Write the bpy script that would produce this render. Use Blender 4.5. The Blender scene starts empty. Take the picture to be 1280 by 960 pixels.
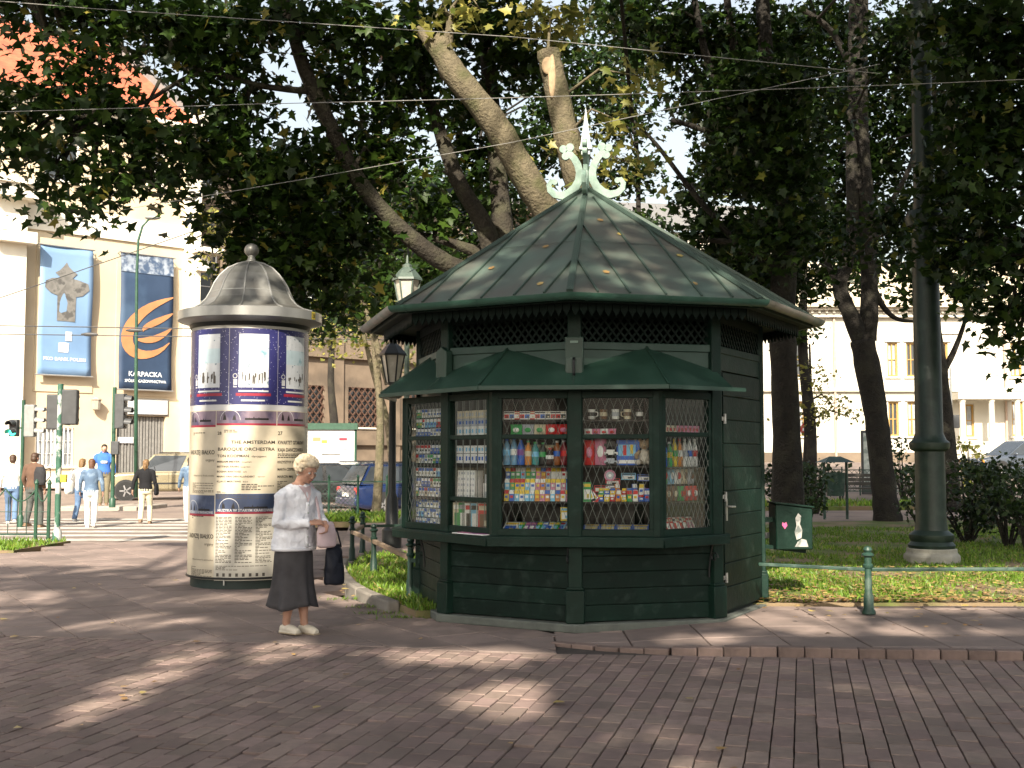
import bpy, math, random
import numpy as np
from mathutils import Vector, Matrix

# ------------------------------------------------------------------ camera, sky, sun, exposure
R = math.radians
PI = math.pi
scene = bpy.context.scene
C = scene.collection
F_PX, HOR, CAM_H = 1450.0, 570.0, 1.52          # focal length in px of a 1280 px wide picture, horizon row, eye height
PITCH = math.atan((HOR - 480.0) / F_PX)
cd = bpy.data.cameras.new('camera'); cam = bpy.data.objects.new('camera', cd); C.objects.link(cam)
cd.sensor_width = 36.0; cd.lens = 36.0 * F_PX / 1280.0; cd.clip_start = 0.05; cd.clip_end = 2000
cam.location = (0, 0, CAM_H); cam.rotation_euler = (PI / 2 + PITCH, 0, 0)
scene.camera = cam

SUN_AZ, SUN_EL = R(188.0), R(36.0)              # compass-like azimuth of the sun seen from the place (0 = +Y, clockwise)
to_sun = Vector((math.sin(SUN_AZ) * math.cos(SUN_EL), math.cos(SUN_AZ) * math.cos(SUN_EL), math.sin(SUN_EL)))
w = bpy.data.worlds.new('World'); scene.world = w; w.use_nodes = True
nt = w.node_tree
sky = nt.nodes.new('ShaderNodeTexSky'); sky.sky_type = 'NISHITA'; sky.sun_disc = False
sky.sun_elevation = SUN_EL; sky.sun_rotation = SUN_AZ; sky.altitude = 200
sky.air_density = 1.6; sky.dust_density = 5.0; sky.ozone_density = 0.6
hs = nt.nodes.new('ShaderNodeHueSaturation'); hs.inputs['Saturation'].default_value = 0.5; hs.inputs['Value'].default_value = 0.92   # sky colour desaturated to stand in for overexposed white
nt.links.new(sky.outputs[0], hs.inputs['Color']); nt.links.new(hs.outputs[0], nt.nodes['Background'].inputs[0])
nt.nodes['Background'].inputs[1].default_value = 0.11
sl = bpy.data.lights.new('sun', 'SUN'); sl.energy = 5.0; sl.angle = R(0.53); sl.color = (1.0, 0.90, 0.74)
sun = bpy.data.objects.new('sun', sl); C.objects.link(sun)
sun.rotation_euler = to_sun.to_track_quat('Z', 'Y').to_euler()
scene.view_settings.view_transform = 'Standard'; scene.view_settings.look = 'None'
scene.view_settings.exposure = 1.3; scene.view_settings.gamma = 1.0
scene.view_settings.use_curve_mapping = False
scene.cycles.max_bounces = 6; scene.cycles.transparent_max_bounces = 12
scene.cycles.sample_clamp_indirect = 4.0

random.seed(7); rng = np.random.default_rng(7)

# ------------------------------------------------------------------ pixel -> place
_c, _s = math.cos(PITCH), math.sin(PITCH)
def ray(px, py):
    a = (px - 640) / F_PX; b = (480 - py) / F_PX
    return Vector((a, _c - b * _s, _s + b * _c))
def G(px, py, z=0.0):                            # point where a pixel's ray meets height z
    d = ray(px, py); t = (z - CAM_H) / d.z
    return Vector((0, 0, CAM_H)) + d * t
def A(px, py, Y):                                # point on a pixel's ray at depth Y
    d = ray(px, py)
    return Vector((0, 0, CAM_H)) + d * (Y / d.y)

# ------------------------------------------------------------------ writing (made first, while the scene is empty)
TXT = {}
def make_texts(strings):
    obs = []
    for s, bold in strings:
        cu = bpy.data.curves.new('t', 'FONT'); cu.body = s; cu.size = 1.0; cu.resolution_u = 2
        cu.align_x = 'LEFT'; cu.offset = 0.018 if bold else 0.0
        o = bpy.data.objects.new('t', cu); C.objects.link(o); obs.append((s, o, cu))
    dg = bpy.context.evaluated_depsgraph_get()
    for s, o, cu in obs:
        me = bpy.data.meshes.new_from_object(o.evaluated_get(dg))
        v = [tuple(p.co) for p in me.vertices]; f = [list(p.vertices) for p in me.polygons]
        xs = [p[0] for p in v] or [0]; 
        TXT[s] = (v, f, min(xs), max(xs))
        bpy.data.meshes.remove(me); bpy.data.objects.remove(o); bpy.data.curves.remove(cu)
make_texts([(s, True) for s in ('THE AMSTERDAM', 'BAROQUE ORCHESTRA', 'TON KOOPMAN', 'MIRIAM MEYER', 'BETTINA PAHN', 'BOGNA BARTOSZ',
    'MARIO VAN DEN KLUNDERT', 'KLAUS MERTENS', 'ANDRZEJ BIAŁKO', 'KWARTET GITAROWY', 'KAJA DANCZOWSKA', 'KRZYSZTOF SADŁOWSKI', 'MARTA CZEPIELOWSKA',
    'MARCIN MAJ', '28', '27', 'MUZYKA W STARYM KRAKOWIE', 'KARPACKA', 'SPÓŁKA GAZOWNICTWA', 'PKO BANK POLSKI', '258')]
    + [(s, False) for s in ('organy', 'dyrygent', 'sopran', 'alt', 'tenor', 'bas', 'Filharmonia Krakowska')])

# ------------------------------------------------------------------ materials
MATS = {}
def mat(name, col, rough=0.6, var=0.12, scale=6.0, bump=0.0, bscale=60.0, metal=0.0, spec=0.4, rnd=None, rndvar=0.25, coat=0.0,
        second=None, sscale=1.5, slo=0.5, shi=0.62, bdist=0.01, hue=0.0, world=False):
    """procedural paint/stone/cloth: colour broken by noise, optional second tone in patches, bump and per-piece variation"""
    if name in MATS: return MATS[name]
    m = bpy.data.materials.new(name); m.use_nodes = True; n = m.node_tree.nodes; l = m.node_tree.links
    b = n['Principled BSDF']
    b.inputs['Roughness'].default_value = rough; b.inputs['Metallic'].default_value = metal
    b.inputs['Specular IOR Level'].default_value = spec; b.inputs['Coat Weight'].default_value = coat
    tc = n.new('ShaderNodeTexCoord'); P_ = n.new('ShaderNodeNewGeometry').outputs['Position'] if world else tc.outputs['Object']
    nz = n.new('ShaderNodeTexNoise'); nz.inputs['Scale'].default_value = scale; nz.inputs['Detail'].default_value = 4
    l.new(P_, nz.inputs['Vector'])
    cr = n.new('ShaderNodeValToRGB')
    cr.color_ramp.elements[0].position = 0.3; cr.color_ramp.elements[1].position = 0.7
    cr.color_ramp.elements[0].color = tuple(c * (1 - var) for c in col) + (1,)
    cr.color_ramp.elements[1].color = tuple(min(1, c * (1 + var)) for c in col) + (1,)
    l.new(nz.outputs['Fac'], cr.inputs['Fac'])
    out = cr.outputs['Color']
    if second:
        n2 = n.new('ShaderNodeTexNoise'); n2.inputs['Scale'].default_value = sscale; n2.inputs['Detail'].default_value = 6
        l.new(P_, n2.inputs['Vector'])
        r2 = n.new('ShaderNodeValToRGB'); r2.color_ramp.elements[0].position = slo; r2.color_ramp.elements[1].position = shi
        l.new(n2.outputs['Fac'], r2.inputs['Fac'])
        mx = n.new('ShaderNodeMix'); mx.data_type = 'RGBA'
        l.new(r2.outputs['Color'], mx.inputs['Factor']); l.new(out, mx.inputs['A']); mx.inputs['B'].default_value = tuple(second) + (1,)
        out = mx.outputs['Result']
    if rnd:
        if rnd == 'object': src = n.new('ShaderNodeObjectInfo').outputs['Random']
        else: src = n.new('ShaderNodeNewGeometry').outputs['Random Per Island']
        hs = n.new('ShaderNodeHueSaturation')
        mr = n.new('ShaderNodeMapRange'); mr.inputs['To Min'].default_value = 1 - rndvar; mr.inputs['To Max'].default_value = 1 + rndvar
        l.new(src, mr.inputs['Value']); l.new(mr.outputs['Result'], hs.inputs['Value'])
        if hue:
            wn = n.new('ShaderNodeTexWhiteNoise'); wn.noise_dimensions = '1D'; l.new(src, wn.inputs['W'])
            m2 = n.new('ShaderNodeMapRange'); m2.inputs['To Min'].default_value = 0.5 - hue; m2.inputs['To Max'].default_value = 0.5 + hue
            l.new(wn.outputs['Value'], m2.inputs['Value']); l.new(m2.outputs['Result'], hs.inputs['Hue'])
        l.new(out, hs.inputs['Color']); out = hs.outputs['Color']
    l.new(out, b.inputs['Base Color'])
    rr = n.new('ShaderNodeMapRange'); rr.inputs['To Min'].default_value = max(0, rough - 0.1); rr.inputs['To Max'].default_value = min(1, rough + 0.1)
    l.new(nz.outputs['Fac'], rr.inputs['Value']); l.new(rr.outputs['Result'], b.inputs['Roughness'])
    if bump:
        n3 = n.new('ShaderNodeTexNoise'); n3.inputs['Scale'].default_value = bscale; n3.inputs['Detail'].default_value = 5
        l.new(P_, n3.inputs['Vector'])
        bp = n.new('ShaderNodeBump'); bp.inputs['Strength'].default_value = bump; bp.inputs['Distance'].default_value = bdist
        l.new(n3.outputs['Fac'], bp.inputs['Height']); l.new(bp.outputs['Normal'], b.inputs['Normal'])
    MATS[name] = m
    return m

def leaf_mat(name, dark, mid, light, yellow=None, yshare=0.06, tr=0.35):
    if name in MATS: return MATS[name]
    m = bpy.data.materials.new(name); m.use_nodes = True; n = m.node_tree.nodes; l = m.node_tree.links
    b = n['Principled BSDF']; b.inputs['Roughness'].default_value = 0.42; b.inputs['Specular IOR Level'].default_value = 0.35
    g = n.new('ShaderNodeNewGeometry'); cr = n.new('ShaderNodeValToRGB'); e = cr.color_ramp.elements
    e[0].position = 0.0; e[0].color = dark + (1,); e[1].position = 1.0; e[1].color = light + (1,)
    x = e.new(0.55); x.color = mid + (1,)
    if yellow:
        x = e.new(1 - yshare); x.color = light + (1,)
        x = e.new(1 - yshare + 0.01); x.color = yellow + (1,); e[len(e) - 1].color = yellow + (1,)
    l.new(g.outputs['Random Per Island'], cr.inputs['Fac']); l.new(cr.outputs['Color'], b.inputs['Base Color'])
    t = n.new('ShaderNodeBsdfTranslucent'); l.new(cr.outputs['Color'], t.inputs['Color'])
    mx = n.new('ShaderNodeMixShader'); mx.inputs[0].default_value = tr
    l.new(b.outputs[0], mx.inputs[1]); l.new(t.outputs[0], mx.inputs[2])
    l.new(mx.outputs[0], n['Material Output'].inputs['Surface'])
    MATS[name] = m
    return m

def glass_mat(name='window_glass', tint=(1, 1, 1), refl=0.5):
    if name in MATS: return MATS[name]
    m = bpy.data.materials.new(name); m.use_nodes = True; n = m.node_tree.nodes; l = m.node_tree.links
    n.remove(n['Principled BSDF'])
    t = n.new('ShaderNodeBsdfTransparent'); t.inputs[0].default_value = tint + (1,)
    g = n.new('ShaderNodeBsdfGlossy'); g.inputs['Roughness'].default_value = 0.02
    fr = n.new('ShaderNodeFresnel'); fr.inputs[0].default_value = 1.45
    mu = n.new('ShaderNodeMath'); mu.operation = 'MULTIPLY'; mu.inputs[1].default_value = refl
    l.new(fr.outputs[0], mu.inputs[0])
    mx = n.new('ShaderNodeMixShader'); l.new(mu.outputs[0], mx.inputs[0]); l.new(t.outputs[0], mx.inputs[1]); l.new(g.outputs[0], mx.inputs[2])
    l.new(mx.outputs[0], n['Material Output'].inputs['Surface'])
    MATS[name] = m
    return m

def emit_mat(name, col, strength):
    if name in MATS: return MATS[name]
    m = bpy.data.materials.new(name); m.use_nodes = True; b = m.node_tree.nodes['Principled BSDF']
    b.inputs['Base Color'].default_value = col + (1,); b.inputs['Emission Color'].default_value = col + (1,)
    b.inputs['Emission Strength'].default_value = strength
    MATS[name] = m
    return m

# ------------------------------------------------------------------ mesh building
class MB:
    def __init__(s): s.v = []; s.f = []; s.m = []; s.mi = 0; s.X = None
    def add(s, vs, fs):
        o = len(s.v)
        if s.X is not None: vs = [s.X @ Vector(p) for p in vs]
        s.v += [tuple(p) for p in vs]; s.f += [[i + o for i in f] for f in fs]; s.m += [s.mi] * len(fs)
        return s
    def box(s, c, d, rz=0.0):
        x, y, z = d[0] / 2, d[1] / 2, d[2] / 2; co, si = math.cos(rz), math.sin(rz)
        vs = []
        for dz in (-z, z):
            for dx, dy in ((-x, -y), (x, -y), (x, y), (-x, y)):
                vs.append((c[0] + dx * co - dy * si, c[1] + dx * si + dy * co, c[2] + dz))
        return s.add(vs, [[3, 2, 1, 0], [4, 5, 6, 7], [0, 1, 5, 4], [1, 2, 6, 5], [2, 3, 7, 6], [3, 0, 4, 7]])
    def bar(s, p0, p1, w, h, up=(0, 0, 1)):
        p0, p1 = Vector(p0), Vector(p1); d = (p1 - p0).normalized(); up = Vector(up)
        if abs(d.dot(up)) > 0.98: up = Vector((0, 1, 0))
        sd = d.cross(up).normalized() * (w / 2); u = sd.cross(d).normalized() * (h / 2)
        vs = [p0 - sd - u, p0 + sd - u, p0 + sd + u, p0 - sd + u, p1 - sd - u, p1 + sd - u, p1 + sd + u, p1 - sd + u]
        return s.add(vs, [[0, 1, 2, 3], [7, 6, 5, 4], [0, 4, 5, 1], [1, 5, 6, 2], [2, 6, 7, 3], [3, 7, 4, 0]])
    def tube(s, pts, rad, n=8, cap=True, ry=None, ref=None):
        pts = [Vector(p) for p in pts]; N = len(pts)
        if not hasattr(rad, '__len__'): rad = [rad] * N
        if ry is None: ry = rad
        elif not hasattr(ry, '__len__'): ry = [ry] * N
        vs = []; a = None
        for i in range(N):
            d = (pts[min(i + 1, N - 1)] - pts[max(i - 1, 0)])
            d = d.normalized() if d.length > 1e-9 else Vector((0, 0, 1))
            if a is None:
                a = Vector(ref) if ref else (Vector((1, 0, 0)) if abs(d.x) < 0.8 else Vector((0, 1, 0)))
            a = (a - d * a.dot(d)).normalized(); b = d.cross(a)
            for k in range(n):
                t = 2 * PI * k / n
                vs.append(pts[i] + a * (math.cos(t) * rad[i]) + b * (math.sin(t) * ry[i]))
        fs = [[i * n + k, i * n + (k + 1) % n, (i + 1) * n + (k + 1) % n, (i + 1) * n + k] for i in range(N - 1) for k in range(n)]
        if cap: fs += [list(range(n - 1, -1, -1)), list(range((N - 1) * n, N * n))]
        return s.add(vs, fs)
    def lathe(s, prof, n=24, c=(0, 0, 0), a0=0.0, cap=True):
        vs = []; N = len(prof)
        for r, z in prof:
            for k in range(n):
                t = a0 + 2 * PI * k / n
                vs.append((c[0] + r * math.cos(t), c[1] + r * math.sin(t), c[2] + z))
        fs = [[i * n + k, i * n + (k + 1) % n, (i + 1) * n + (k + 1) % n, (i + 1) * n + k] for i in range(N - 1) for k in range(n)]
        if cap: fs += [list(range(n - 1, -1, -1)), list(range((N - 1) * n, N * n))]
        return s.add(vs, fs)
    def ell(s, c, r, n=12, m=8, rot=None):
        vs = []; rot = rot or Matrix.Identity(3); c = Vector(c)
        for i in range(1, m):
            p = PI * i / m
            for k in range(n):
                t = 2 * PI * k / n
                vs.append(c + rot @ Vector((r[0] * math.sin(p) * math.cos(t), r[1] * math.sin(p) * math.sin(t), -r[2] * math.cos(p))))
        vs += [c + rot @ Vector((0, 0, -r[2])), c + rot @ Vector((0, 0, r[2]))]
        b, t = len(vs) - 2, len(vs) - 1
        fs = [[i * n + k, i * n + (k + 1) % n, (i + 1) * n + (k + 1) % n, (i + 1) * n + k] for i in range(m - 2) for k in range(n)]
        fs += [[b, (k + 1) % n, k] for k in range(n)] + [[t, (m - 2) * n + k, (m - 2) * n + (k + 1) % n] for k in range(n)]
        return s.add(vs, fs)
    def rings(s, L, n=16):                       # horizontal ellipse rings: (cx, cy, z, rx, ry[, turn])
        vs = []
        for q in L:
            a = q[5] if len(q) > 5 else 0.0
            for k in range(n):
                t = 2 * PI * k / n; x, y = q[3] * math.cos(t), q[4] * math.sin(t)
                vs.append((q[0] + x * math.cos(a) - y * math.sin(a), q[1] + x * math.sin(a) + y * math.cos(a), q[2]))
        N = len(L)
        fs = [[i * n + k, i * n + (k + 1) % n, (i + 1) * n + (k + 1) % n, (i + 1) * n + k] for i in range(N - 1) for k in range(n)]
        fs += [list(range(n - 1, -1, -1)), list(range((N - 1) * n, N * n))]
        return s.add(vs, fs)
    def ext(s, poly, vec):                       # planar 3D polygon pushed along vec
        n = len(poly); vec = Vector(vec); P = [Vector(p) for p in poly]
        nrm = Vector((0, 0, 0))
        for i in range(n): nrm += P[i].cross(P[(i + 1) % n])
        if nrm.dot(vec) < 0: P = P[::-1]
        vs = P + [p + vec for p in P]
        return s.add(vs, [list(range(n - 1, -1, -1)), list(range(n, 2 * n))] + [[i, (i + 1) % n, n + (i + 1) % n, n + i] for i in range(n)])
    def sheet(s, vs, fs=None): return s.add(vs, fs or [list(range(len(vs)))])
    def text(s, body, x, z, size, align='l', width=None, fn=None):
        v, f, a, b = TXT[body]
        sx = size if width is None else width / (b - a)
        off = {'l': -a * sx, 'r': -b * sx, 'c': -(a + b) / 2 * sx}[align]
        return s.add([fn(x + p[0] * sx + off, z + p[1] * size) for p in v], f)
    def build(s, name, m, parent=None, smooth=False, bev=0.0, loc=None, rz=0.0, seg=2):
        me = bpy.data.meshes.new(name); me.from_pydata(s.v, [], s.f); me.update()
        ms = m if isinstance(m, (list, tuple)) else [m]
        for q in ms: me.materials.append(q)
        if len(ms) > 1: me.polygons.foreach_set('material_index', s.m)
        if smooth:
            me.shade_smooth()
            if smooth == 'auto': me.set_sharp_from_angle(angle=R(38))
        o = bpy.data.objects.new(name, me); C.objects.link(o)
        if parent: o.parent = parent
        if loc is not None: o.location = loc
        o.rotation_euler.z = rz
        if bev:
            b = o.modifiers.new('b', 'BEVEL'); b.width = bev; b.segments = seg; b.limit_method = 'ANGLE'; b.angle_limit = R(35)
            if not smooth: me.shade_smooth(); me.set_sharp_from_angle(angle=R(38))
        return o

def tag(o, label=None, cat=None, group=None, kind=None):
    if label: o['label'] = label
    if cat: o['category'] = cat
    if group: o['group'] = group
    if kind: o['kind'] = kind
    return o
def thing(name, label, cat, loc=(0, 0, 0), rz=0.0, group=None):
    o = bpy.data.objects.new(name, None); C.objects.link(o); o.location = loc; o.rotation_euler.z = rz; o.empty_display_size = 0.2
    return tag(o, label, cat, group)
def copy_tree(o, parent=None):
    c = o.copy(); C.objects.link(c); c.parent = parent
    for ch in list(o.children): copy_tree(ch, c)
    return c
def np_mesh(name, V, T, m, parent=None, smooth=False):   # triangles from numpy arrays
    me = bpy.data.meshes.new(name); nv, nf = len(V), len(T)
    me.vertices.add(nv); me.vertices.foreach_set('co', np.asarray(V, np.float32).ravel())
    me.loops.add(nf * 3); me.loops.foreach_set('vertex_index', np.asarray(T, np.int32).ravel())
    me.polygons.add(nf); me.polygons.foreach_set('loop_start', np.arange(0, nf * 3, 3, dtype=np.int32))
    me.update(calc_edges=True); me.validate()
    me.materials.append(m)
    if smooth: me.shade_smooth()
    o = bpy.data.objects.new(name, me); C.objects.link(o)
    if parent: o.parent = parent
    return o
def lerp(a, b, t): return a + (b - a) * t
def sstep(t): t = max(0.0, min(1.0, t)); return t * t * (3 - 2 * t)
# ------------------------------------------------------------------ the setting: ground, paving, street
def gh(x, y):                                     # height of the natural ground
    left = -0.15 * sstep((y - 20.2) / 2.6)
    right = 1.2 * sstep((y - 31) / 28)
    return lerp(left, right, sstep((x - 1.0) / 6.0))

def grid_sheet(name, x0, x1, y0, y1, dx, dy, dz, m, keep=None):
    nx, ny = max(1, round((x1 - x0) / dx)), max(1, round((y1 - y0) / dy)); b = MB()
    vs = [(lerp(x0, x1, i / nx), lerp(y0, y1, j / ny)) for j in range(ny + 1) for i in range(nx + 1)]
    fs = [[j * (nx + 1) + i, j * (nx + 1) + i + 1, (j + 1) * (nx + 1) + i + 1, (j + 1) * (nx + 1) + i] for j in range(ny) for i in range(nx)]
    b.add([(x, y, gh(x, y) + dz) for x, y in vs], fs)
    return tag(b.build(name, m), kind='structure')

def clip(poly, p, n):                             # convex polygon kept where (q-p).n <= 0
    out = []
    for i in range(len(poly)):
        a, b = poly[i], poly[(i + 1) % len(poly)]
        da = (a[0] - p[0]) * n[0] + (a[1] - p[1]) * n[1]; db = (b[0] - p[0]) * n[0] + (b[1] - p[1]) * n[1]
        if da <= 0: out.append(a)
        if da * db < 0:
            t = da / (da - db); out.append((lerp(a[0], b[0], t), lerp(a[1], b[1], t)))
    return out
def area(poly): return abs(sum(poly[i][0] * poly[(i + 1) % len(poly)][1] - poly[(i + 1) % len(poly)][0] * poly[i][1] for i in range(len(poly)))) / 2
def cut_by_line(poly, line, side):                # cut by the polyline segments near the polygon; side +1 keeps below (smaller y)
    cx = sum(p[0] for p in poly) / len(poly)
    for (a, b) in zip(line[:-1], line[1:]):
        if a[0] - 0.3 <= cx <= b[0] + 0.3:
            n = (-(b[1] - a[1]) * side, (b[0] - a[0]) * side)
            poly = clip(poly, a, n)
            if len(poly) < 3: return []
    return poly
def slab_piece(b, poly, z0, zf, ch=0.006, gap=0.004):   # one stone with a chamfered upper edge
    cx = sum(p[0] for p in poly) / len(poly); cy = sum(p[1] for p in poly) / len(poly); n = len(poly)
    def off(d): 
        r = []
        for p in poly:
            L = math.hypot(p[0] - cx, p[1] - cy) or 1; k = 1 - d * 1.3 / L; r.append((cx + (p[0] - cx) * k, cy + (p[1] - cy) * k))
        return r
    o1, o2 = off(gap), off(gap + ch)
    vs = [(p[0], p[1], z0) for p in o1] + [(p[0], p[1], zf(*p) - ch) for p in o1] + [(p[0], p[1], zf(*p)) for p in o2]
    fs = [[i, (i + 1) % n, n + (i + 1) % n, n + i] for i in range(n)] + [[n + i, n + (i + 1) % n, 2 * n + (i + 1) % n, 2 * n + i] for i in range(n)] + [list(range(2 * n, 3 * n))]
    b.add(vs, fs)
def ccw(poly):
    s = sum(poly[i][0] * poly[(i + 1) % len(poly)][1] - poly[(i + 1) % len(poly)][0] * poly[i][1] for i in range(len(poly)))
    return poly if s > 0 else poly[::-1]

m_soil = mat('soil', (0.10, 0.075, 0.05), 0.95, 0.3, 3, 0.5, 30, second=(0.07, 0.085, 0.03), sscale=0.6)
m_joint = mat('sandy_joint', (0.062, 0.05, 0.044), 0.95, 0.3, 9, 0.6, 80)
m_asph = mat('street_surface', (0.20, 0.155, 0.13), 0.9, 0.14, 2.0, 0.4, 50, second=(0.15, 0.115, 0.10), sscale=0.25)
m_lawn = mat('lawn_soil', (0.10, 0.13, 0.03), 0.95, 0.3, 6, 0.6, 40, second=(0.20, 0.145, 0.085), sscale=1.1, slo=0.46, shi=0.6)
m_path = mat('park_path', (0.25, 0.185, 0.155), 0.9, 0.15, 2.5, 0.4, 60, second=(0.19, 0.14, 0.12), sscale=0.7)
m_white = mat('road_paint', (0.42, 0.40, 0.36), 0.7, 0.12, 5, 0.2, 60, second=(0.26, 0.225, 0.195), sscale=2.2, slo=0.5, shi=0.72)

grid_sheet('ground', -160, 160, -60, 330, 3.2, 3.0, -0.09, m_soil)
grid_sheet('street', -70, -0.4, 20.9, 56.0, 1.4, 0.6, 0.0, m_asph)
grid_sheet('side_street', 6.0, 60, 35.5, 58, 2.0, 0.8, 0.006, m_asph)
grid_sheet('far_pavement', -60, 3, 56.0, 82, 3, 2.6, 0.10, m_path)
b = MB()                                          # zebra crossing, bars lying along the traffic
mk = None
for i in range(8):
    b = MB(); y = 21.7 + i * 1.25; x0, x1 = -10.9 - i * 0.32, -5.1 - i * 0.22
    for k in range(8):
        xa, xb = lerp(x0, x1, k / 8), lerp(x0, x1, (k + 1) / 8)
        b.sheet([(xa, y, gh(xa, y) + 0.006), (xb, y, gh(xb, y) + 0.006), (xb, y + 0.6, gh(xb, y + 0.6) + 0.006), (xa, y + 0.6, gh(xa, y + 0.6) + 0.006)])
    o = b.build('crossing_stripe', m_white); tag(o, kind='structure')

# brick paving in front
BOUND = [(-9, 10.65), (-4.33, 9.93), (-1.43, 9.45), (0.0, 9.08), (3.83, 8.74), (9, 8.3)]
m_brick = mat('paver_brick', (0.228, 0.166, 0.144), 0.85, 0.16, 14, 0.5, 130, rnd='object', rndvar=0.2, hue=0.012, second=(0.165, 0.122, 0.108), sscale=1.1, slo=.45, shi=.7, world=True)
m_brick2 = mat('paver_brick_far', (0.228, 0.166, 0.144), 0.85, 0.16, 14, 0.5, 130, rnd='island', rndvar=0.2, hue=0.012, second=(0.165, 0.122, 0.108), sscale=1.1, slo=.45, shi=.7, world=True)
bed = MB(); bed.sheet([(-14, -8, -0.02), (14, -8, -0.02), (14, 12.2, -0.02), (-2.0, 12.2, -0.02), (-2.0, 24, -0.25), (-16, 24, -0.25), (-16, 12.2, -0.02)])
bed = bed.build('plaza_paving', m_joint); tag(bed, 'reddish grey brick and slab paving of the square', None, None, 'structure')
BW, BL = 0.12, 0.232; ba = R(14)
full, cutp = [], []
ex, ey = (math.cos(ba), -math.sin(ba)), (math.sin(ba), math.cos(ba))
for i in range(-95, 95):
    for j in range(0, 75):
        u, v = i * BW, j * BL + (BL / 2 if i % 2 else 0) - 3.0 + 0.35 * math.sin(i * 0.05)
        cx, cy = u * ex[0] + v * ey[0], u * ex[1] + v * ey[1] + 1.0
        if not (2.2 < cy < 11.2 and abs(cx) < 3.2 + cy * 0.5): continue
        pol = [(cx + sx * BW / 2 * ex[0] + sy * BL / 2 * ey[0], cy + sx * BW / 2 * ex[1] + sy * BL / 2 * ey[1]) for sx, sy in ((-1, -1), (1, -1), (1, 1), (-1, 1))]
        q = cut_by_line(pol, BOUND, 1)
        if len(q) < 3 or area(q) < 0.004: continue
        (full if abs(area(q) - BW * BL) < 1e-6 else cutp).append((cx, cy, ccw(q)))
seen = [q for q in full if abs(q[0]) < 0.44 * q[1] + 0.15 and q[1] > 5.72]
seen.sort(key=lambda q: q[1]); near = seen[:290]; nearset = set(id(q) for q in near)
b = MB(); slab_piece(b, [(-BW / 2, -BL / 2), (BW / 2, -BL / 2), (BW / 2, BL / 2), (-BW / 2, BL / 2)], -0.06, lambda x, y: 0.0, .003, .0065)
first = None
for cx, cy, q in near:
    if first is None: o = first = b.build('brick', m_brick, bed)
    else: o = first.copy(); C.objects.link(o)
    o.location = (cx, cy, random.uniform(-0.003, 0.003) - (.007 if random.random() < .05 else 0)); o.rotation_euler = (random.gauss(0, R(0.35)), random.gauss(0, R(0.5)), -ba + random.gauss(0, R(0.9)))
b = MB()
for q in full:
    if id(q) not in nearset: dz = random.uniform(-0.0025, 0.0025); slab_piece(b, q[2], -0.06, lambda x, y: dz, .003, .0065)
for q in cutp: slab_piece(b, q[2], -0.06, lambda x, y: 0.0)
o = b.build('brick_field', m_brick2, bed); tag(o, kind='stuff')

# slab paving: left part of the square, and the raised pavement before the lawn
KERB_L = [(-2.34, 16.2), (-2.18, 14.84), (-1.75, 12.9), (-1.28, 11.7), (-0.98, 11.05)]
m_slab = mat('paving_slab', (0.225, 0.172, 0.152), 0.85, 0.16, 5, 0.4, 110, rnd='object', rndvar=0.14, second=(0.165, 0.128, 0.114), sscale=1.0, slo=.45, shi=.7, world=True)
m_slab2 = mat('paving_slab_far', (0.225, 0.172, 0.152), 0.85, 0.16, 5, 0.4, 110, rnd='island', rndvar=0.14, second=(0.165, 0.128, 0.114), sscale=1.0, slo=.45, shi=.7, world=True)
def inside_left(x, y):
    if y > 21.0 or x < -13: return False
    if x < -7.7 and 18.2 < y: return x > -7.7
    for (a, c) in zip(KERB_L[:-1], KERB_L[1:]):
        if c[1] <= y <= a[1]: return x < lerp(a[0], c[0], (a[1] - y) / (a[1] - c[1])) - 0.06
    if y > 16.2: return x < -1.0
    return True
def right_z(x, y): return 0.058 * sstep((x - 0.5) / 1.6)
SL = 0.5; sa = R(-32); ex, ey = (math.cos(sa), -math.sin(sa)), (math.sin(sa), math.cos(sa))
cand = []
for i in range(-60, 60):
    for j in range(-60, 60):
        u, v = i * SL, j * SL
        cx, cy = u * ex[0] + v * ey[0] - 3, u * ex[1] + v * ey[1] + 14
        if cy < 7.8 or cy > 21.2: continue
        pol = [(cx + sx * SL / 2 * ex[0] + sy * SL / 2 * ey[0], cy + sx * SL / 2 * ex[1] + sy * SL / 2 * ey[1]) for sx, sy in ((-1, -1), (1, -1), (1, 1), (-1, 1))]
        if cx < 0.35 and inside_left(cx, cy) and abs(cx) < 3 + cy * 0.55:
            q = cut_by_line(pol, BOUND, -1)
            if cx > 0.1: q = clip(q, (0.35, 0), (1, 0)) if len(q) > 2 else q
            if len(q) > 2 and area(q) > 0.004: cand.append((cx, cy, ccw(q), 0))
zl = lambda x, y: gh(x, y) + 0.004
KERB_R = [(0.36, 9.62), (0.75, 9.36), (1.25, 9.17), (2.0, 9.03), (3.88, 8.84), (9.0, 8.38)]
for i in range(0, 12):                             # right pavement: two rows of large slabs
    for j in range(-8, 8):
        x0, x1 = 0.36 + i * 0.6, 0.36 + (i + 1) * 0.6; y0, y1 = 9.0 + j * 0.55, 9.0 + (j + 1) * 0.55
        if y0 > 11.3: continue
        q = cut_by_line([(x0, y0), (x1, y0), (x1, min(y1, 11.42)), (x0, min(y1, 11.42))], KERB_R, -1)
        if len(q) > 2 and area(q) > 0.01: cand.append(((x0 + x1) / 2, (y0 + y1) / 2, ccw(q), 1))
cand.sort(key=lambda q: q[1] + (0 if abs(q[0]) < 0.45 * q[1] + 0.3 else 100))
far = MB()
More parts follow.
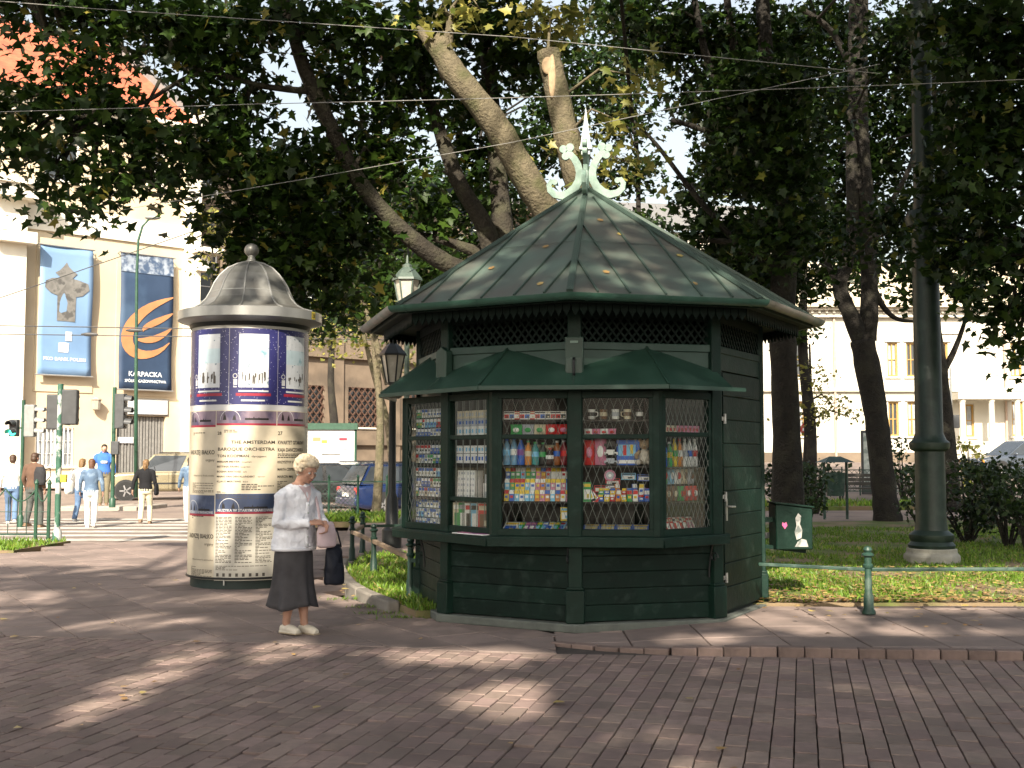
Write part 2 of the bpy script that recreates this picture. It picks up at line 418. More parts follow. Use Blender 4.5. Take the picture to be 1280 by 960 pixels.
for k, (cx, cy, q, rt) in enumerate(cand):
    zf = right_z if rt else zl
    if k < 290:
        b = MB(); loc = Vector((cx, cy, 0)); dz = random.uniform(-0.003, 0.003)
        slab_piece(b, [(x - cx, y - cy) for x, y in q], -0.05 if not rt else -0.02, lambda x, y: zf(x + cx, y + cy) + dz, 0.004, 0.006)
        o = b.build('slab', m_slab, bed, loc=loc)
    else: slab_piece(far, q, -0.28, zf, 0.004, 0.006)
if far.v: tag(far.build('slab_field', m_slab2, bed), kind='stuff')

# kerb stones
m_kerb = mat('kerb_stone', (0.19, 0.135, 0.115), 0.85, 0.2, 8, 0.5, 90, rnd='object', rndvar=0.22)
m_kerb2 = mat('grey_kerb_stone', (0.20, 0.18, 0.155), 0.9, 0.2, 6, 0.6, 70, rnd='object', rndvar=0.15)
def walk(line, step):
    out = [Vector(line[0] + (0,))]; pos = 0.0
    L = [Vector(p + (0,)) for p in line]; seg = 0; cur = L[0]
    while seg < len(L) - 1:
        d = (L[seg + 1] - cur)
        if d.length >= step - pos: cur = cur + d.normalized() * (step - pos); out.append(cur.copy()); pos = 0
        else: pos += d.length; seg += 1; cur = L[seg]
    return out
kerb_r = thing('brick_kerb', 'low kerb of upright reddish bricks edging the raised pavement beside the kiosk', 'kerb', (0, 0, 0))
for a, c in zip(*(lambda p: (p[:-1], p[1:]))(walk(KERB_R, 0.2))):
    d = (c - a); m_ = (a + c) / 2; nrm = Vector((-d.y, d.x, 0)).normalized(); zt = max(0.012, right_z(m_.x, m_.y) + 0.008)
    b = MB(); b.box((0, 0, zt / 2 - 0.03), (d.length - 0.007, 0.1, zt + 0.06))
    b.build('kerb_brick', m_kerb, kerb_r, bev=0.009, loc=(m_.x + nrm.x * -0.045, m_.y + nrm.y * -0.045, random.uniform(-.003, .003)), rz=math.atan2(d.y, d.x) + random.gauss(0, .012))
kerb_l = thing('stone_kerb', 'curved grey stone kerb round the small lawn beside the kiosk', 'kerb', (0, 0, 0))
for a, c in zip(*(lambda p: (p[:-1], p[1:]))(walk(KERB_L, 0.62))):
    d = (c - a); m_ = (a + c) / 2
    b = MB(); b.box((0, 0, 0.0), (d.length - 0.01, 0.13, 0.22)); b.build('kerb_stone', m_kerb2, kerb_l, bev=0.025, loc=(m_.x, m_.y, random.uniform(-.008, .008)), rz=math.atan2(d.y, d.x), seg=3)

# lawns and path
def flat_region(name, poly, m, z, sub=None):
    b = MB(); b.ext([(x, y, z - 0.12) for x, y in poly], (0, 0, 0.12)); return tag(b.build(name, m), kind='structure')
LAWN_S = [(-2.1, 14.84), (-1.68, 12.9), (-1.2, 11.7), (-0.9, 11.0), (0.6, 11.4), (0.8, 14.5), (0.4, 17.2), (-2.2, 17.4)]
flat_region('small_lawn', LAWN_S, m_lawn, 0.07)
LAWN_R = [(1.2, 11.45), (16, 11.45), (22, 30), (1.5, 24)]
flat_region('park_lawn', LAWN_R, m_lawn, 0.085)
LAWN_L = [(-16, 18.4), (-7.85, 18.4), (-7.75, 20.5), (-16, 20.5)]
flat_region('corner_lawn', LAWN_L, m_lawn, 0.035)
flat_region('park_path', [(-2.6, 17.4), (1.6, 17.2), (1.7, 24.2), (23, 30.2), (26, 34.5), (6, 33.0), (1.0, 26.2), (-3.6, 26.0)], m_path, 0.03)
flat_region('verge_lawn', [(-4.6, 26.0), (1.0, 26.2), (6.0, 33.0), (5.6, 34.6), (0.6, 29.4), (-4.6, 29.2)], m_lawn, 0.05)
flat_region('back_lawn', [(6.0, 31.6), (26, 33.6), (26, 36), (6, 34.8)], m_lawn, 0.14)

m_grass = leaf_mat('grass_blade', (0.08, 0.145, 0.015), (0.13, 0.235, 0.024), (0.20, 0.31, 0.04), (0.32, 0.28, 0.09), 0.07, 0.3)
def in_poly(x, y, poly):
    r = False; j = len(poly) - 1
    for i in range(len(poly)):
        if (poly[i][1] > y) != (poly[j][1] > y) and x < (poly[j][0] - poly[i][0]) * (y - poly[i][1]) / (poly[j][1] - poly[i][1]) + poly[i][0]: r = not r
        j = i
    return r
def grass(name, label, poly, n, z, h=0.09, wdt=0.012, keep=None):
    xs = [p[0] for p in poly]; ys = [p[1] for p in poly]; P = []
    tries = 0
    while len(P) < n and tries < n * 20:
        tries += 1
        x = random.uniform(min(xs), max(xs)); y = min(ys) + (max(ys) - min(ys)) * random.random() ** 1.5
        if in_poly(x, y, poly) and (keep is None or keep(x, y)): P.append((x, y))
    P = np.array(P); n = len(P); a = rng.uniform(0, 2 * np.pi, n); hh = h * rng.uniform(0.5, 1.4, n); ww = wdt * rng.uniform(0.7, 1.4, n)
    le = rng.normal(0, 0.45, (n, 2)) * hh[:, None]
    Z = np.full(n, z - 0.005)
    p0 = np.c_[P[:, 0] - np.cos(a) * ww, P[:, 1] - np.sin(a) * ww, Z]; p1 = np.c_[P[:, 0] + np.cos(a) * ww, P[:, 1] + np.sin(a) * ww, Z]
    p2 = np.c_[P + le * .4 + np.c_[np.cos(a) * ww, np.sin(a) * ww] * .7, Z + hh * .6]; p3 = np.c_[P + le, Z + hh]
    V = np.stack([p0, p1, p2, p3], 1).reshape(-1, 3); i = np.arange(n)[:, None] * 4
    T = np.concatenate([i + np.array([[0, 1, 2]]), i + np.array([[0, 2, 3]])], 1).reshape(-1, 3)
    return tag(np_mesh(name, V, T, m_grass), label, 'grass', None, 'stuff')
def patchy(x, y): return (random.random() < .12 + .88 * sstep((y - 11.6) / 1.1 + .7 * math.sin(x * 2.1) - .25)) and (math.sin(x * 1.7 + 1.3 * math.sin(y * 1.1)) * math.sin(y * 1.9 + x * .6) > -0.35 or random.random() < 0.12)
grass('grass', 'short sunlit grass of the park lawn beyond the low rail', [(1.9, 11.5), (9, 11.5), (14, 24), (2, 23)], 42000, 0.085, 0.05, 0.009, keep=patchy)
grass('grass', 'short grass of the small lawn between the kiosk and the curved stone kerb', LAWN_S, 11000, 0.07, 0.065, 0.008)
grass('grass', 'tufts of grass at the foot of the green hooped fence', LAWN_L, 7000, 0.04, 0.08, 0.010)
grass('grass', 'grass strip below the wire fence by the parked cars', [(-4.6, 26.1), (1.0, 26.3), (0.6, 29.3), (-4.6, 29.2)], 4500, 0.05, 0.13, 0.02)
grass('grass', 'shaded grass behind the park bench', [(6.0, 31.7), (22, 33.4), (22, 35.5), (6, 34.6)], 3000, 0.14, 0.14, 0.025)
# fallen leaves on lawn and paving
m_fall = leaf_mat('fallen_leaf', (0.20, 0.11, 0.05), (0.34, 0.21, 0.08), (0.46, 0.33, 0.12), (0.42, 0.32, 0.1), 0.2, 0.1)
pts = []
for _ in range(2600):
    x, y = random.uniform(2.0, 7.5), 11.47 + 3.6 * random.random() ** 2.2
    pts.append((x, y, 0.095 + random.uniform(0, .03)))
for _ in range(110):
    x, y = random.uniform(-5, 5), random.uniform(5.5, 16); 
    if y < 8.6 or inside_left(x, y) and x < -0.5 : pts.append((x, y, 0.012))
for _ in range(60): 
    x, y = random.uniform(2.2, 5.5), random.uniform(9.2, 11.4); pts.append((x, y, 0.1))
for _ in range(70): pts.append((random.uniform(-2.0, 0), random.uniform(11.6, 16.8), 0.10))
V, T = [], []
for x, y, z in pts:
    s_, a_ = random.uniform(.022, .048), random.uniform(0, 6.28); o_ = len(V)
    for k in range(5):
        t = a_ + k * 2 * PI / 5; r_ = s_ * (1.0 if k % 2 else 0.7); V.append((x + r_ * math.cos(t), y + r_ * math.sin(t), z + random.uniform(0, .012)))
    T += [(o_, o_ + 1, o_ + 2), (o_, o_ + 2, o_ + 3), (o_, o_ + 3, o_ + 4)]
tag(np_mesh('fallen_leaves', V, T, m_fall), 'dry fallen leaves scattered on lawn and paving', 'leaves', None, 'stuff')
# ------------------------------------------------------------------ the kiosk
KX, KY, KPHI = 0.768, 11.875, R(-7.2)
m_gr = mat('kiosk_green_paint', (0.0042, 0.019, 0.0125), 0.5, 0.22, 7, 0.25, 40, spec=0.22, second=(0.016, 0.038, 0.029), sscale=8, slo=.55, shi=.78)
m_gr2 = mat('kiosk_green_boards', (0.0032, 0.0145, 0.0095), 0.55, 0.25, 5, 0.35, 30, world=True, spec=0.2, rnd='object', rndvar=0.22, second=(0.024, 0.042, 0.034), sscale=9, slo=.56, shi=.78)
m_can = mat('canopy_green_sheet', (0.018, 0.050, 0.035), 0.48, 0.16, 5, 0.12, 14, spec=0.5, second=(0.034, 0.072, 0.054), sscale=3.5, slo=.5, shi=.75)
m_roof = mat('roof_patina_sheet', (0.082, 0.118, 0.098), 0.45, 0.2, 4, 0.16, 7, spec=0.5, second=(0.088, 0.086, 0.073), sscale=1.8, slo=.40, shi=.62)
m_seam = mat('roof_seam_sheet', (0.05, 0.078, 0.063), 0.45, 0.18, 8, 0.1, 30)
m_frz = mat('frieze_eave_shade', (0.003, 0.010, 0.007), .6, .2, 8, spec=.15)  # near-black green stands in for the shade under the eaves
m_fin = mat('finial_pale_green', (0.20, 0.285, 0.24), 0.5, 0.1, 12, 0.1, 50, second=(0.15, 0.23, 0.19), sscale=9)
m_spire = mat('finial_pale_tip', (0.40, 0.45, 0.43), 0.45, 0.08, 12)
m_dark = mat('dark_timber', (0.012, 0.02, 0.016), 0.8, 0.2, 8)  # even dark timber colour for floor, ceiling, linings and soffit
m_steel = mat('bare_steel', (0.45, 0.45, 0.43), 0.4, 0.15, 20, metal=0.7)
m_iron = mat('black_iron', (0.012, 0.014, 0.014), 0.45, 0.15, 20)
m_gut = mat('zinc_gutter', (0.26, 0.235, 0.21), 0.45, 0.15, 9, metal=0.3, second=(0.17, 0.19, 0.17), sscale=5)
m_gutg = mat('green_gutter', (0.03, 0.085, 0.06), 0.4, 0.16, 6, spec=0.5, second=(0.055, 0.105, 0.085), sscale=5, slo=.5, shi=.75)
m_grill = mat('grille_wire', (0.15, 0.17, 0.15), 0.5, 0.2, 30, metal=0.25)
m_shelf = mat('shelf_board', (0.022, 0.018, 0.015), 0.6, 0.2, 8)
m_conc = mat('concrete_plinth', (0.11, 0.12, 0.105), 0.85, 0.2, 8, 0.4, 60)
kiosk = thing('newsstand_kiosk', 'octagonal dark green newspaper kiosk with barred display windows, sheet roof and scrolled finial', 'kiosk', (KX, KY, 0), KPHI)
KM = Matrix.Translation((KX, KY, 0)) @ Matrix.Rotation(KPHI, 4, 'Z')
RK, RB, RC_, RR = 1.76, 1.905, 2.13, 2.28
def kp(r, a, z=0.0): return Vector((r * math.sin(R(a)), -r * math.cos(R(a)), z))
C22 = math.cos(R(22.5))
class Face:                                       # frame on a vertical face: u along it, z up, d into the kiosk
    def __init__(s, an, dist):
        s.n = kp(1, an); s.t = Vector((-s.n.y, s.n.x, 0)); s.o = s.n * dist     # t: towards growing angle
    def p(s, u, z, d=0.0): q = s.o + s.t * u - s.n * d; return Vector((q.x, q.y, z))
    def box(s, b, u0, u1, z0, z1, d0, d1):
        return b.ext([s.p(u0, z0, d0), s.p(u1, z0, d0), s.p(u1, z1, d0), s.p(u0, z1, d0)], -s.n * (d1 - d0))
hw, fw = RB * math.sin(R(22.5)), RK * math.sin(R(22.5))
def bayf(an): return Face(an, RB * C22)
def wallf(an): return Face(an, RK * C22)

b = MB(); b.ext([kp(1.845, 22.5 + 45 * k - 22.5, 0.0) for k in range(8)], (0, 0, 0.075)); b.build('plinth', m_conc, kiosk, bev=0.012)
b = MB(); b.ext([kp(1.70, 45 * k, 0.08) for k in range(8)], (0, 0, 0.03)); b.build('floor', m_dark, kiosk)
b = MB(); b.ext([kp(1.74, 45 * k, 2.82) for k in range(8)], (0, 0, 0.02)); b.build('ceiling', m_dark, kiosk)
# posts at the corners with a heavier foot
for k in (-2, -1, 0, 1, 2, 3, 4, 5):
    a = 45 * k; f = Face(a, RK); b = MB()
    f.box(b, -0.062, 0.062, 0.075, 2.82, -0.012, 0.10); b.build('post', m_gr, kiosk, bev=0.008)
    b = MB(); f.box(b, -0.082, 0.082, 0.076, 0.36, -0.034, 0.07); f.box(b, -0.074, 0.074, 0.36, 0.385, -0.026, 0.06); b.build('post_foot', m_gr, kiosk, bev=0.008)
# lower walls of separate boards
for an in (-67.5, -22.5, 22.5):
    f = wallf(an); b = MB(); f.box(b, -fw + .03, fw - .03, 0.08, 0.79, 0.03, 0.05); b.build('wall_lining', m_dark, kiosk)
    for i in range(5):
        z0 = 0.085 + i * 0.142; b = MB(); f.box(b, -fw + 0.055, fw - 0.055, z0, z0 + 0.137, 0.004 + random.uniform(0, .003), 0.028)
        b.build('board', m_gr2, kiosk, bev=0.004)
for an in (112.5, 157.5, 202.5, 247.5):
    f = wallf(an); b = MB(); f.box(b, -fw + 0.05, fw - 0.05, 0.08, 2.82, 0.01, 0.05); b.build('rear_wall', m_gr2, kiosk)
# facet with the door
f = wallf(67.5)
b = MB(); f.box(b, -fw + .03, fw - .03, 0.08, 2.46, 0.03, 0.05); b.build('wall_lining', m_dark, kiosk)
b = MB(); f.box(b, -fw + .06, -fw + .145, 0.08, 2.46, -0.004, 0.03); f.box(b, fw - .10, fw - .055, 0.08, 2.46, -0.004, 0.03); f.box(b, -fw + .145, fw - .1, 2.30, 2.46, -0.002, 0.03)
b.build('door_frame', m_gr, kiosk, bev=0.005)
b = MB(); f.box(b, -fw + .15, fw - .105, 0.11, 2.29, 0.006, 0.028); door = b.build('door', m_gr, kiosk)
for i in range(10):
    z0 = 0.115 + i * 0.2175; b = MB(); f.box(b, -fw + .155, fw - .11, z0, z0 + 0.212, -0.012 - random.uniform(0, .002), 0.006); b.build('board', m_gr2, door, bev=0.005)
for z in (0.42, 1.15, 1.86):
    b = MB(); b.tube([f.p(-fw + .148, z - .045, -.028), f.p(-fw + .148, z + .045, -.028)], 0.014, 8); f.box(b, -fw + .10, -fw + .21, z - .018, z + .018, -.020, -.013); b.build('hinge', m_steel, door)
b = MB(); f.box(b, -fw + .185, -fw + .225, 0.93, 1.13, -.020, -.012); b.tube([f.p(-fw + .205, 1.06, -.02), f.p(-fw + .205, 1.06, -.065), f.p(-fw + .30, 1.055, -.065)], 0.009, 8); b.build('handle', m_steel, door)
b = MB(); f.box(b, fw - .055, fw + .03, 0.70, 0.76, -.05, -.013); b.build('rail_clamp', m_iron, kiosk, bev=.006)
# panels above the canopy, frieze rail and lattice
def clip_seg(x0, z0, x1, z1, U0, U1, Z0, Z1):
    t0, t1 = 0.0, 1.0; dx, dz = x1 - x0, z1 - z0
    for p_, q_ in ((-dx, x0 - U0), (dx, U1 - x0), (-dz, z0 - Z0), (dz, Z1 - z0)):
        if abs(p_) < 1e-9:
            if q_ < 0: return None
        else:
            r_ = q_ / p_
            if p_ < 0: t0 = max(t0, r_)
            else: t1 = min(t1, r_)
    return None if t1 - t0 < 1e-3 else (x0 + dx * t0, z0 + dz * t0, x0 + dx * t1, z0 + dz * t1)
def lattice(b, f, u0, u1, z0, z1, sp, slope, wd, th, d, ends=(0, 0)):
    k = (z1 - z0) / slope; n = int((u1 - u0 + k) / sp) + 2
    for sgn in (1, -1):
        for i in range(-1, n):
            x = u0 - (k if sgn > 0 else 0) + i * sp
            s = clip_seg(x, z0, x + sgn * k, z1, u0, u1, z0, z1)
            if s: b.bar(f.p(s[0], s[1], d + (th if sgn > 0 else 0)), f.p(s[2], s[3], d + (th if sgn > 0 else 0)), wd, th, up=f.n)
for an in (-112.5, -67.5, -22.5, 22.5, 67.5):
    f = wallf(an)
    if an < 60: b = MB(); f.box(b, -fw + .055, fw - .055, 2.06, 2.455, 0.006, 0.03); b.build('upper_panel', m_can, kiosk)
    b = MB(); f.box(b, -fw + .05, fw - .05, 2.456, 2.525, -0.012, 0.03); b.build('frieze_rail', m_can if an < 60 else m_gr, kiosk, bev=0.006)
    b = MB(); lattice(b, f, -fw + .06, fw - .06, 2.526, 2.81, 0.075, 1.25, 0.02, 0.007, 0.01); b.build('lattice', m_frz, kiosk)
    b = MB(); f.box(b, -fw + .05, fw - .05, 2.74, 2.82, 0.0, 0.006); b.build('frieze_board', m_frz, kiosk)
# gabled caps on the posts where they rise above the canopy, and the front strap with its hook
for k in (-1,):
    f = Face(45 * k, RK); b = MB()
    b.ext([f.p(-.085, 2.24, -.05), f.p(.085, 2.24, -.05), f.p(.085, 2.49, -.05), f.p(0, 2.535, -.05), f.p(-.085, 2.49, -.05)], -f.n * .07); b.build('post_cap', m_can, kiosk, bev=0.006)
f = Face(0, RK); b = MB(); f.box(b, -.082, .082, 2.225, 2.56, -.045, .012); strap = b.build('post_cap', m_can, kiosk, bev=.006)
b = MB(); f.box(b, -.07, .07, 2.16, 2.38, -.058, -.045); b.build('strap', m_seam, strap, bev=.004)
b = MB(); b.tube([f.p(0, 2.37, -.06), f.p(0, 2.35, -.10), f.p(0, 2.24, -.10), f.p(0, 2.20, -.075)], .012, 8); b.build('hook', m_iron, strap)
b = MB(); f.box(b, -.035, .035, 2.505, 2.525, -.053, -.045); b.build('strap_plate', m_fin, strap)
# folded sheet canopy over the display windows
SLP = 0.78; ZC = 2.115; dC = RC_ * C22; zV = ZC + (dC - RK) * SLP; zP = ZC + (dC - RK * C22 * C22) * SLP
def canopy(pts, name='canopy'):
    b = MB(); P = [Vector(p) for p in pts]; b.ext(P, (0, 0, 0.012)); o = b.build(name, m_can, kiosk)
    return o
pk = RK * C22
for an in (0, -45):
    o = canopy([kp(RC_, an - 22.5, ZC), kp(RC_, an + 22.5, ZC), kp(pk, an + 22.5, zP), kp(RK, an, zV), kp(pk, an - 22.5, zP)])
    b = MB(); b.bar(kp(RC_ + .005, an - 22.5, ZC - .008), kp(RC_ + .005, an + 22.5, ZC - .008), .022, .034); b.build('drip_edge', m_can, o)
    b = MB(); b.bar(kp(RC_, an - 22.5, ZC + .018), kp(pk, an - 22.5, zP + .018), .02, .016); b.build('fold', m_can, o)
    b = MB(); b.bar(kp(dC - .01, an, ZC + .018), kp(RK + .03, an, zV - .01), .008, .012); b.build('joint', m_seam, o)
o = canopy([kp(RC_, 22.5, ZC), kp(dC, 45, ZC), kp(RK, 45, zV), kp(pk, 22.5, zP)])
b = MB(); b.bar(kp(RC_ + .005, 22.5, ZC - .008), kp(dC + .075, 47, ZC - .008), .022, .034); b.build('drip_edge', m_can, o)
b = MB(); b.bar(kp(RC_, 22.5, ZC + .018), kp(pk, 22.5, zP + .018), .02, .016); b.build('fold', m_can, o)
o = canopy([kp(RC_, -67.5, ZC), kp(dC, -90, ZC), kp(RK, -90, zV), kp(pk, -67.5, zP)])
b = MB(); b.bar(kp(RC_ + .005, -67.5, ZC - .008), kp(dC + .05, -92, ZC - .008), .022, .034); b.build('drip_edge', m_can, o)
# display bay: ledge, frames, glass, grilles, shelves
led = [kp(RB * C22 + .1, -90, .79), kp(RB + .1, -67.5, .79), kp(RB + .1, -22.5, .79), kp(RB + .1, 22.5, .79), kp(RB * C22 + .1, 47, .79), kp(1.60, 45, .79), kp(1.38, 0, .79), kp(1.38, -45, .79), kp(1.5, -90, .79)]
b = MB(); b.ext(led, (0, 0, .035)); b.build('ledge', m_gr, kiosk, bev=.008)
for a0, a1, n0, n1 in ((-67.5, -22.5, 0, 0), (-22.5, 22.5, 0, 0), (22.5, 46.8, 0, 1), (-90, -67.5, 1, 0)):
    r0 = RB * C22 + .1 if n0 else RB + .1; r1 = (RB * C22 + .1) if n1 else RB + .1
    b = MB(); b.bar(kp(r0 - .012, a0, .772), kp(r1 - .012, a1, .772), .03, .075); b.build('ledge_front', m_gr, kiosk, bev=.006)
m_pane = glass_mat('kiosk_glass', (0.97, 0.98, 0.97), 0.2)
ZB, ZT = .825, 2.085
def window(an, u0, u1, sub='window', sp=.062, slope=2.6, extra=()):
    f = bayf(an); b = MB()
    f.box(b, u0, u1, ZB, ZB + .06, .0, .05); f.box(b, u0, u1, ZT - .06, ZT, .0, .05)
    f.box(b, u0, u0 + .035, ZB + .06, ZT - .06, .0, .05); f.box(b, u1 - .035, u1, ZB + .06, ZT - .06, .0, .05)
    for z in extra: f.box(b, u0 + .035, u1 - .035, z - .02, z + .02, .004, .046)
    fr = b.build('window', m_gr, kiosk, bev=.004)
    b = MB(); f.box(b, u0 + .03, u1 - .03, ZB + .05, ZT - .05, .030, .034); b.build('pane', m_pane, fr)
    b = MB(); lattice(b, f, u0 + .036, u1 - .036, ZB + .062, ZT - .062, sp, slope, .0045 if an else .003, .003, .008); b.build('grille', m_grill, fr)
    return fr
g_ = .04
for z in (-67.5, -22.5, 22.5):                      # corner mullions of the bay
    b = MB(); P = kp(RB, z); n_ = kp(1, z); t_ = Vector((-n_.y, n_.x, 0))
    b.ext([P + t_ * .058 + n_ * -.03 + Vector((0, 0, ZB)), P + n_ * .006 + Vector((0, 0, ZB)), P - t_ * .058 - n_ * .03 + Vector((0, 0, ZB)), P - n_ * .09 + Vector((0, 0, ZB))], (0, 0, ZT - ZB)); b.build('mullion', m_gr, kiosk)
for an in (-45, 0):
    f = bayf(an); b = MB(); f.box(b, -.032, .032, ZB, ZT, -.006, .09); b.build('mullion', m_gr, kiosk, bev=.005)
window(-45, -hw + .052, -.034, extra=(1.69,)); window(-45, .034, hw - .052, sp=.11, slope=50, extra=(1.69, 1.13))
window(0, -hw + .052, -.034, extra=(1.69,), sp=.075); window(0, .034, hw - .052, extra=(1.69,), sp=.075)
window(45, -hw + .052, -.06, sp=.055, slope=2.4, extra=(1.71,)); window(-90, .06, hw - .052, sp=.05, slope=2.6)
# shelves and back panels inside the bay
SH = {-45: (.83, 1.12, 1.44, 1.69), 0: (.83, 1.12, 1.435, 1.69, 1.84), 45: (.83, 1.12, 1.42, 1.71)}
for an, zs in SH.items():
    f = bayf(an); u0, u1 = (-hw + .08, hw - .08) if an < 45 else (-hw + .08, -.05)
    for z in zs: 
        b = MB(); b.ext([f.p(u0, z - .016, .055), f.p(u1, z - .016, .055), f.p(u1 * (.7 if u1 > 0 else 1), z - .016, .40), f.p(u0 * .7, z - .016, .40)], (0, 0, .014)); b.build('shelf', m_shelf, kiosk)
    b = MB(); f.box(b, u0 * .78, u1 * (.78 if u1 > 0 else 1), ZB, ZT, .402, .412); b.build('back_panel', m_shelf, kiosk)
b = MB(); b.ext([kp(1.72, 22.5 + 45 * k, 2.078) for k in range(-3, 2)] + [kp(.6, 0, 2.078)], (0, 0, .01)); b.build('display_top', m_dark, kiosk)
# wrought brackets under the ledge
f = Face(-45, RK); 
for a, off_ in ((-66, 0), (-2, 0), (42, 0)):
    n_ = kp(1, a); P = kp(RK * C22 + (.07 if abs(abs(a) - 67) < 3 else .12), a)
    b = MB(); pts = [P * .985 + Vector((0, 0, .44)) + n_ * (.02 + .05 * t * t) + Vector((0, 0, .30 * t)) for t in [i / 6 for i in range(7)]]
    b.tube(pts, .008, 6); cpt = P + n_ * .06 + Vector((0, 0, .62))
    b.tube([cpt + n_ * (.05 * (1 - t * .7) * math.cos(t * 7)) + Vector((0, 0, .05 * (1 - t * .7) * math.sin(t * 7))) for t in [i / 14 for i in range(15)]], .007, 6)
    b.build('ledge_bracket', m_iron, kiosk)
# roof: eight sheet facets with standing seams, hips, fascia, gutter, valance
ZE, ZA, RA = 2.885, 4.255, 0.055
def rz_at(r): return ZA + (ZE - ZA) * (r - RA) / (RR - RA)
for k in range(8):
    a0, a1 = 45 * k, 45 * (k + 1); am = (a0 + a1) / 2
    b = MB(); b.ext([kp(RR, a0, ZE), kp(RR, a1, ZE), kp(RA, a1, ZA), kp(RA, a0, ZA)], (0, 0, -.018)); rf = b.build('roof_panel', m_roof, kiosk)
    n_, t_ = kp(1, am), Vector((-kp(1, am).y, kp(1, am).x, 0)); hwid = RR * math.sin(R(22.5))
    for u in (-.62, -.33, 0.0, .33, .62):
        q = abs(u) / math.tan(R(22.5)) + .03 if abs(u) > .01 else .22
        p0 = n_ * (RR * C22 - .012) + t_ * u; p1 = n_ * q + t_ * u
        p0.z = ZE + .012; p1.z = ZA + (ZE - ZA) * (q - RA * C22) / ((RR - RA) * C22) + .010
        up = n_ * (ZA - ZE) * -1 + Vector((0, 0, (RR - RA) * C22)); up = Vector((n_.x * 1.4, n_.y * 1.4, 2.0)).normalized()
        b = MB(); b.bar(p0, p1, .016, .026, up=up); b.build('seam', m_seam, rf)
    for lev in (.45,):
        r_ = lerp(RR, RA, lev); b = MB(); b.bar(kp(r_, a0 + 2, rz_at(r_) + .002), kp(r_, a1 - 2, rz_at(r_) + .001), .008, .003); b.build('lap_joint', m_roof, rf)
    b = MB(); b.bar(kp(RR + .012, a0, ZE + .013), kp(RA, a0, ZA + .014), .055, .022); b.bar(kp(RR, a0, ZE + .03), kp(RA, a0, ZA + .03), .02, .014); b.build('hip_rib', m_seam, rf)
    b = MB(); b.ext([kp(RR - .01, a0, ZE - .075), kp(RR - .01, a1, ZE - .075), kp(RR - .035, a1, ZE - .075), kp(RR - .035, a0, ZE - .075)], (0, 0, .06)); b.build('fascia', m_gr, kiosk)
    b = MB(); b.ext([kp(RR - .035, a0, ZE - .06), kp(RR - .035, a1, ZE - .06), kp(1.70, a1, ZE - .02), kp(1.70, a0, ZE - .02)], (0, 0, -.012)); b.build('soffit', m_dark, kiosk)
    # half-round gutter
    b = MB(); gr = .058; prof = []
    for i in range(9):
        t = PI + PI * i / 8; prof.append((gr * math.cos(t), gr * math.sin(t)))
    for i in range(9):
        t = 2 * PI - PI * i / 8; prof.append(((gr - .008) * math.cos(t), (gr - .008) * math.sin(t)))
    va = [kp(RR + .055 + p[0], a0, ZE - .012 + p[1]) for p in prof]; vb = [kp(RR + .055 + p[0], a1, ZE - .012 + p[1]) for p in prof]; N = len(prof)
    b.add(va + vb, [[i, (i + 1) % N, N + (i + 1) % N, N + i] for i in range(N)])
    gt = b.build('gutter', m_gutg if k in (7, 0) else m_gut, kiosk, smooth='auto')
    for t in (.08, .5, .92):
        q0 = kp(RR + .055, a0, ZE - .012).lerp(kp(RR + .055, a1, ZE - .012), t); q1 = kp(RR + .055, a0, ZE - .012).lerp(kp(RR + .055, a1, ZE - .012), t + .012); b = MB(); out = kp(1, am); arc = [(math.cos(PI + PI * i / 8) * (gr + .005), math.sin(PI + PI * i / 8) * (gr + .005)) for i in range(9)]; b.add([q + out * x + Vector((0, 0, z)) for q in (q0, q1) for x, z in arc], [[i, i + 1, 10 + i, 9 + i] for i in range(8)]); b.build('gutter_clip', m_gutg if k in (7, 0) else m_gut, gt)
    # saw-tooth valance board
    b = MB(); nt_ = 22; rv = RR - .16; A0, A1 = kp(rv, a0), kp(rv, a1); nn = kp(1, am)
    for i in range(nt_):
        p, q = A0.lerp(A1, i / nt_), A0.lerp(A1, (i + .92) / nt_)
        zt, zb = ZE - .04, ZE - .12
        b.ext([(p.x, p.y, zt), (q.x, q.y, zt), (q.x, q.y, zb), ((p.x + q.x) / 2, (p.y + q.y) / 2, zb - .055), (p.x, p.y, zb)], nn * .012)
    b.build('valance', m_frz, kiosk)
# finial: spear and four flat C-scrolls
FZ = ZA - 4.36
b = MB(); b.tube([(0, 0, 4.30 + FZ), (0, 0, 4.78 + FZ)], [.035, .028], 8); b.lathe([(.03, 4.28 + FZ), (.06, 4.32 + FZ), (.06, 4.36 + FZ), (.03, 4.40 + FZ)], 12); fin = b.build('finial', m_fin, kiosk, smooth='auto')
z_ = 4.82 + FZ; b = MB(); b.add([(-.055, -.055, z_), (.055, -.055, z_), (.055, .055, z_), (-.055, .055, z_), (0, 0, z_ + .43)], [[3, 2, 1, 0], [0, 1, 4], [1, 2, 4], [2, 3, 4], [3, 0, 4]]); b.box((0, 0, z_ - .015), (.13, .13, .03)); b.box((0, 0, z_ - .06), (.09, .09, .04)); b.build('spear', m_spire, fin)
SC = [(-.20, .66, .06), (-.165, .635, .066), (-.12, .585, .070), (-.085, .52, .074), (-.065, .44, .078), (-.072, .36, .082), (-.11, .285, .086), (-.175, .225, .088), (-.25, .20, .080), (-.325, .215, .07), (-.375, .26, .06), (-.385, .315, .054), (-.36, .355, .05), (-.325, .345, .046)]
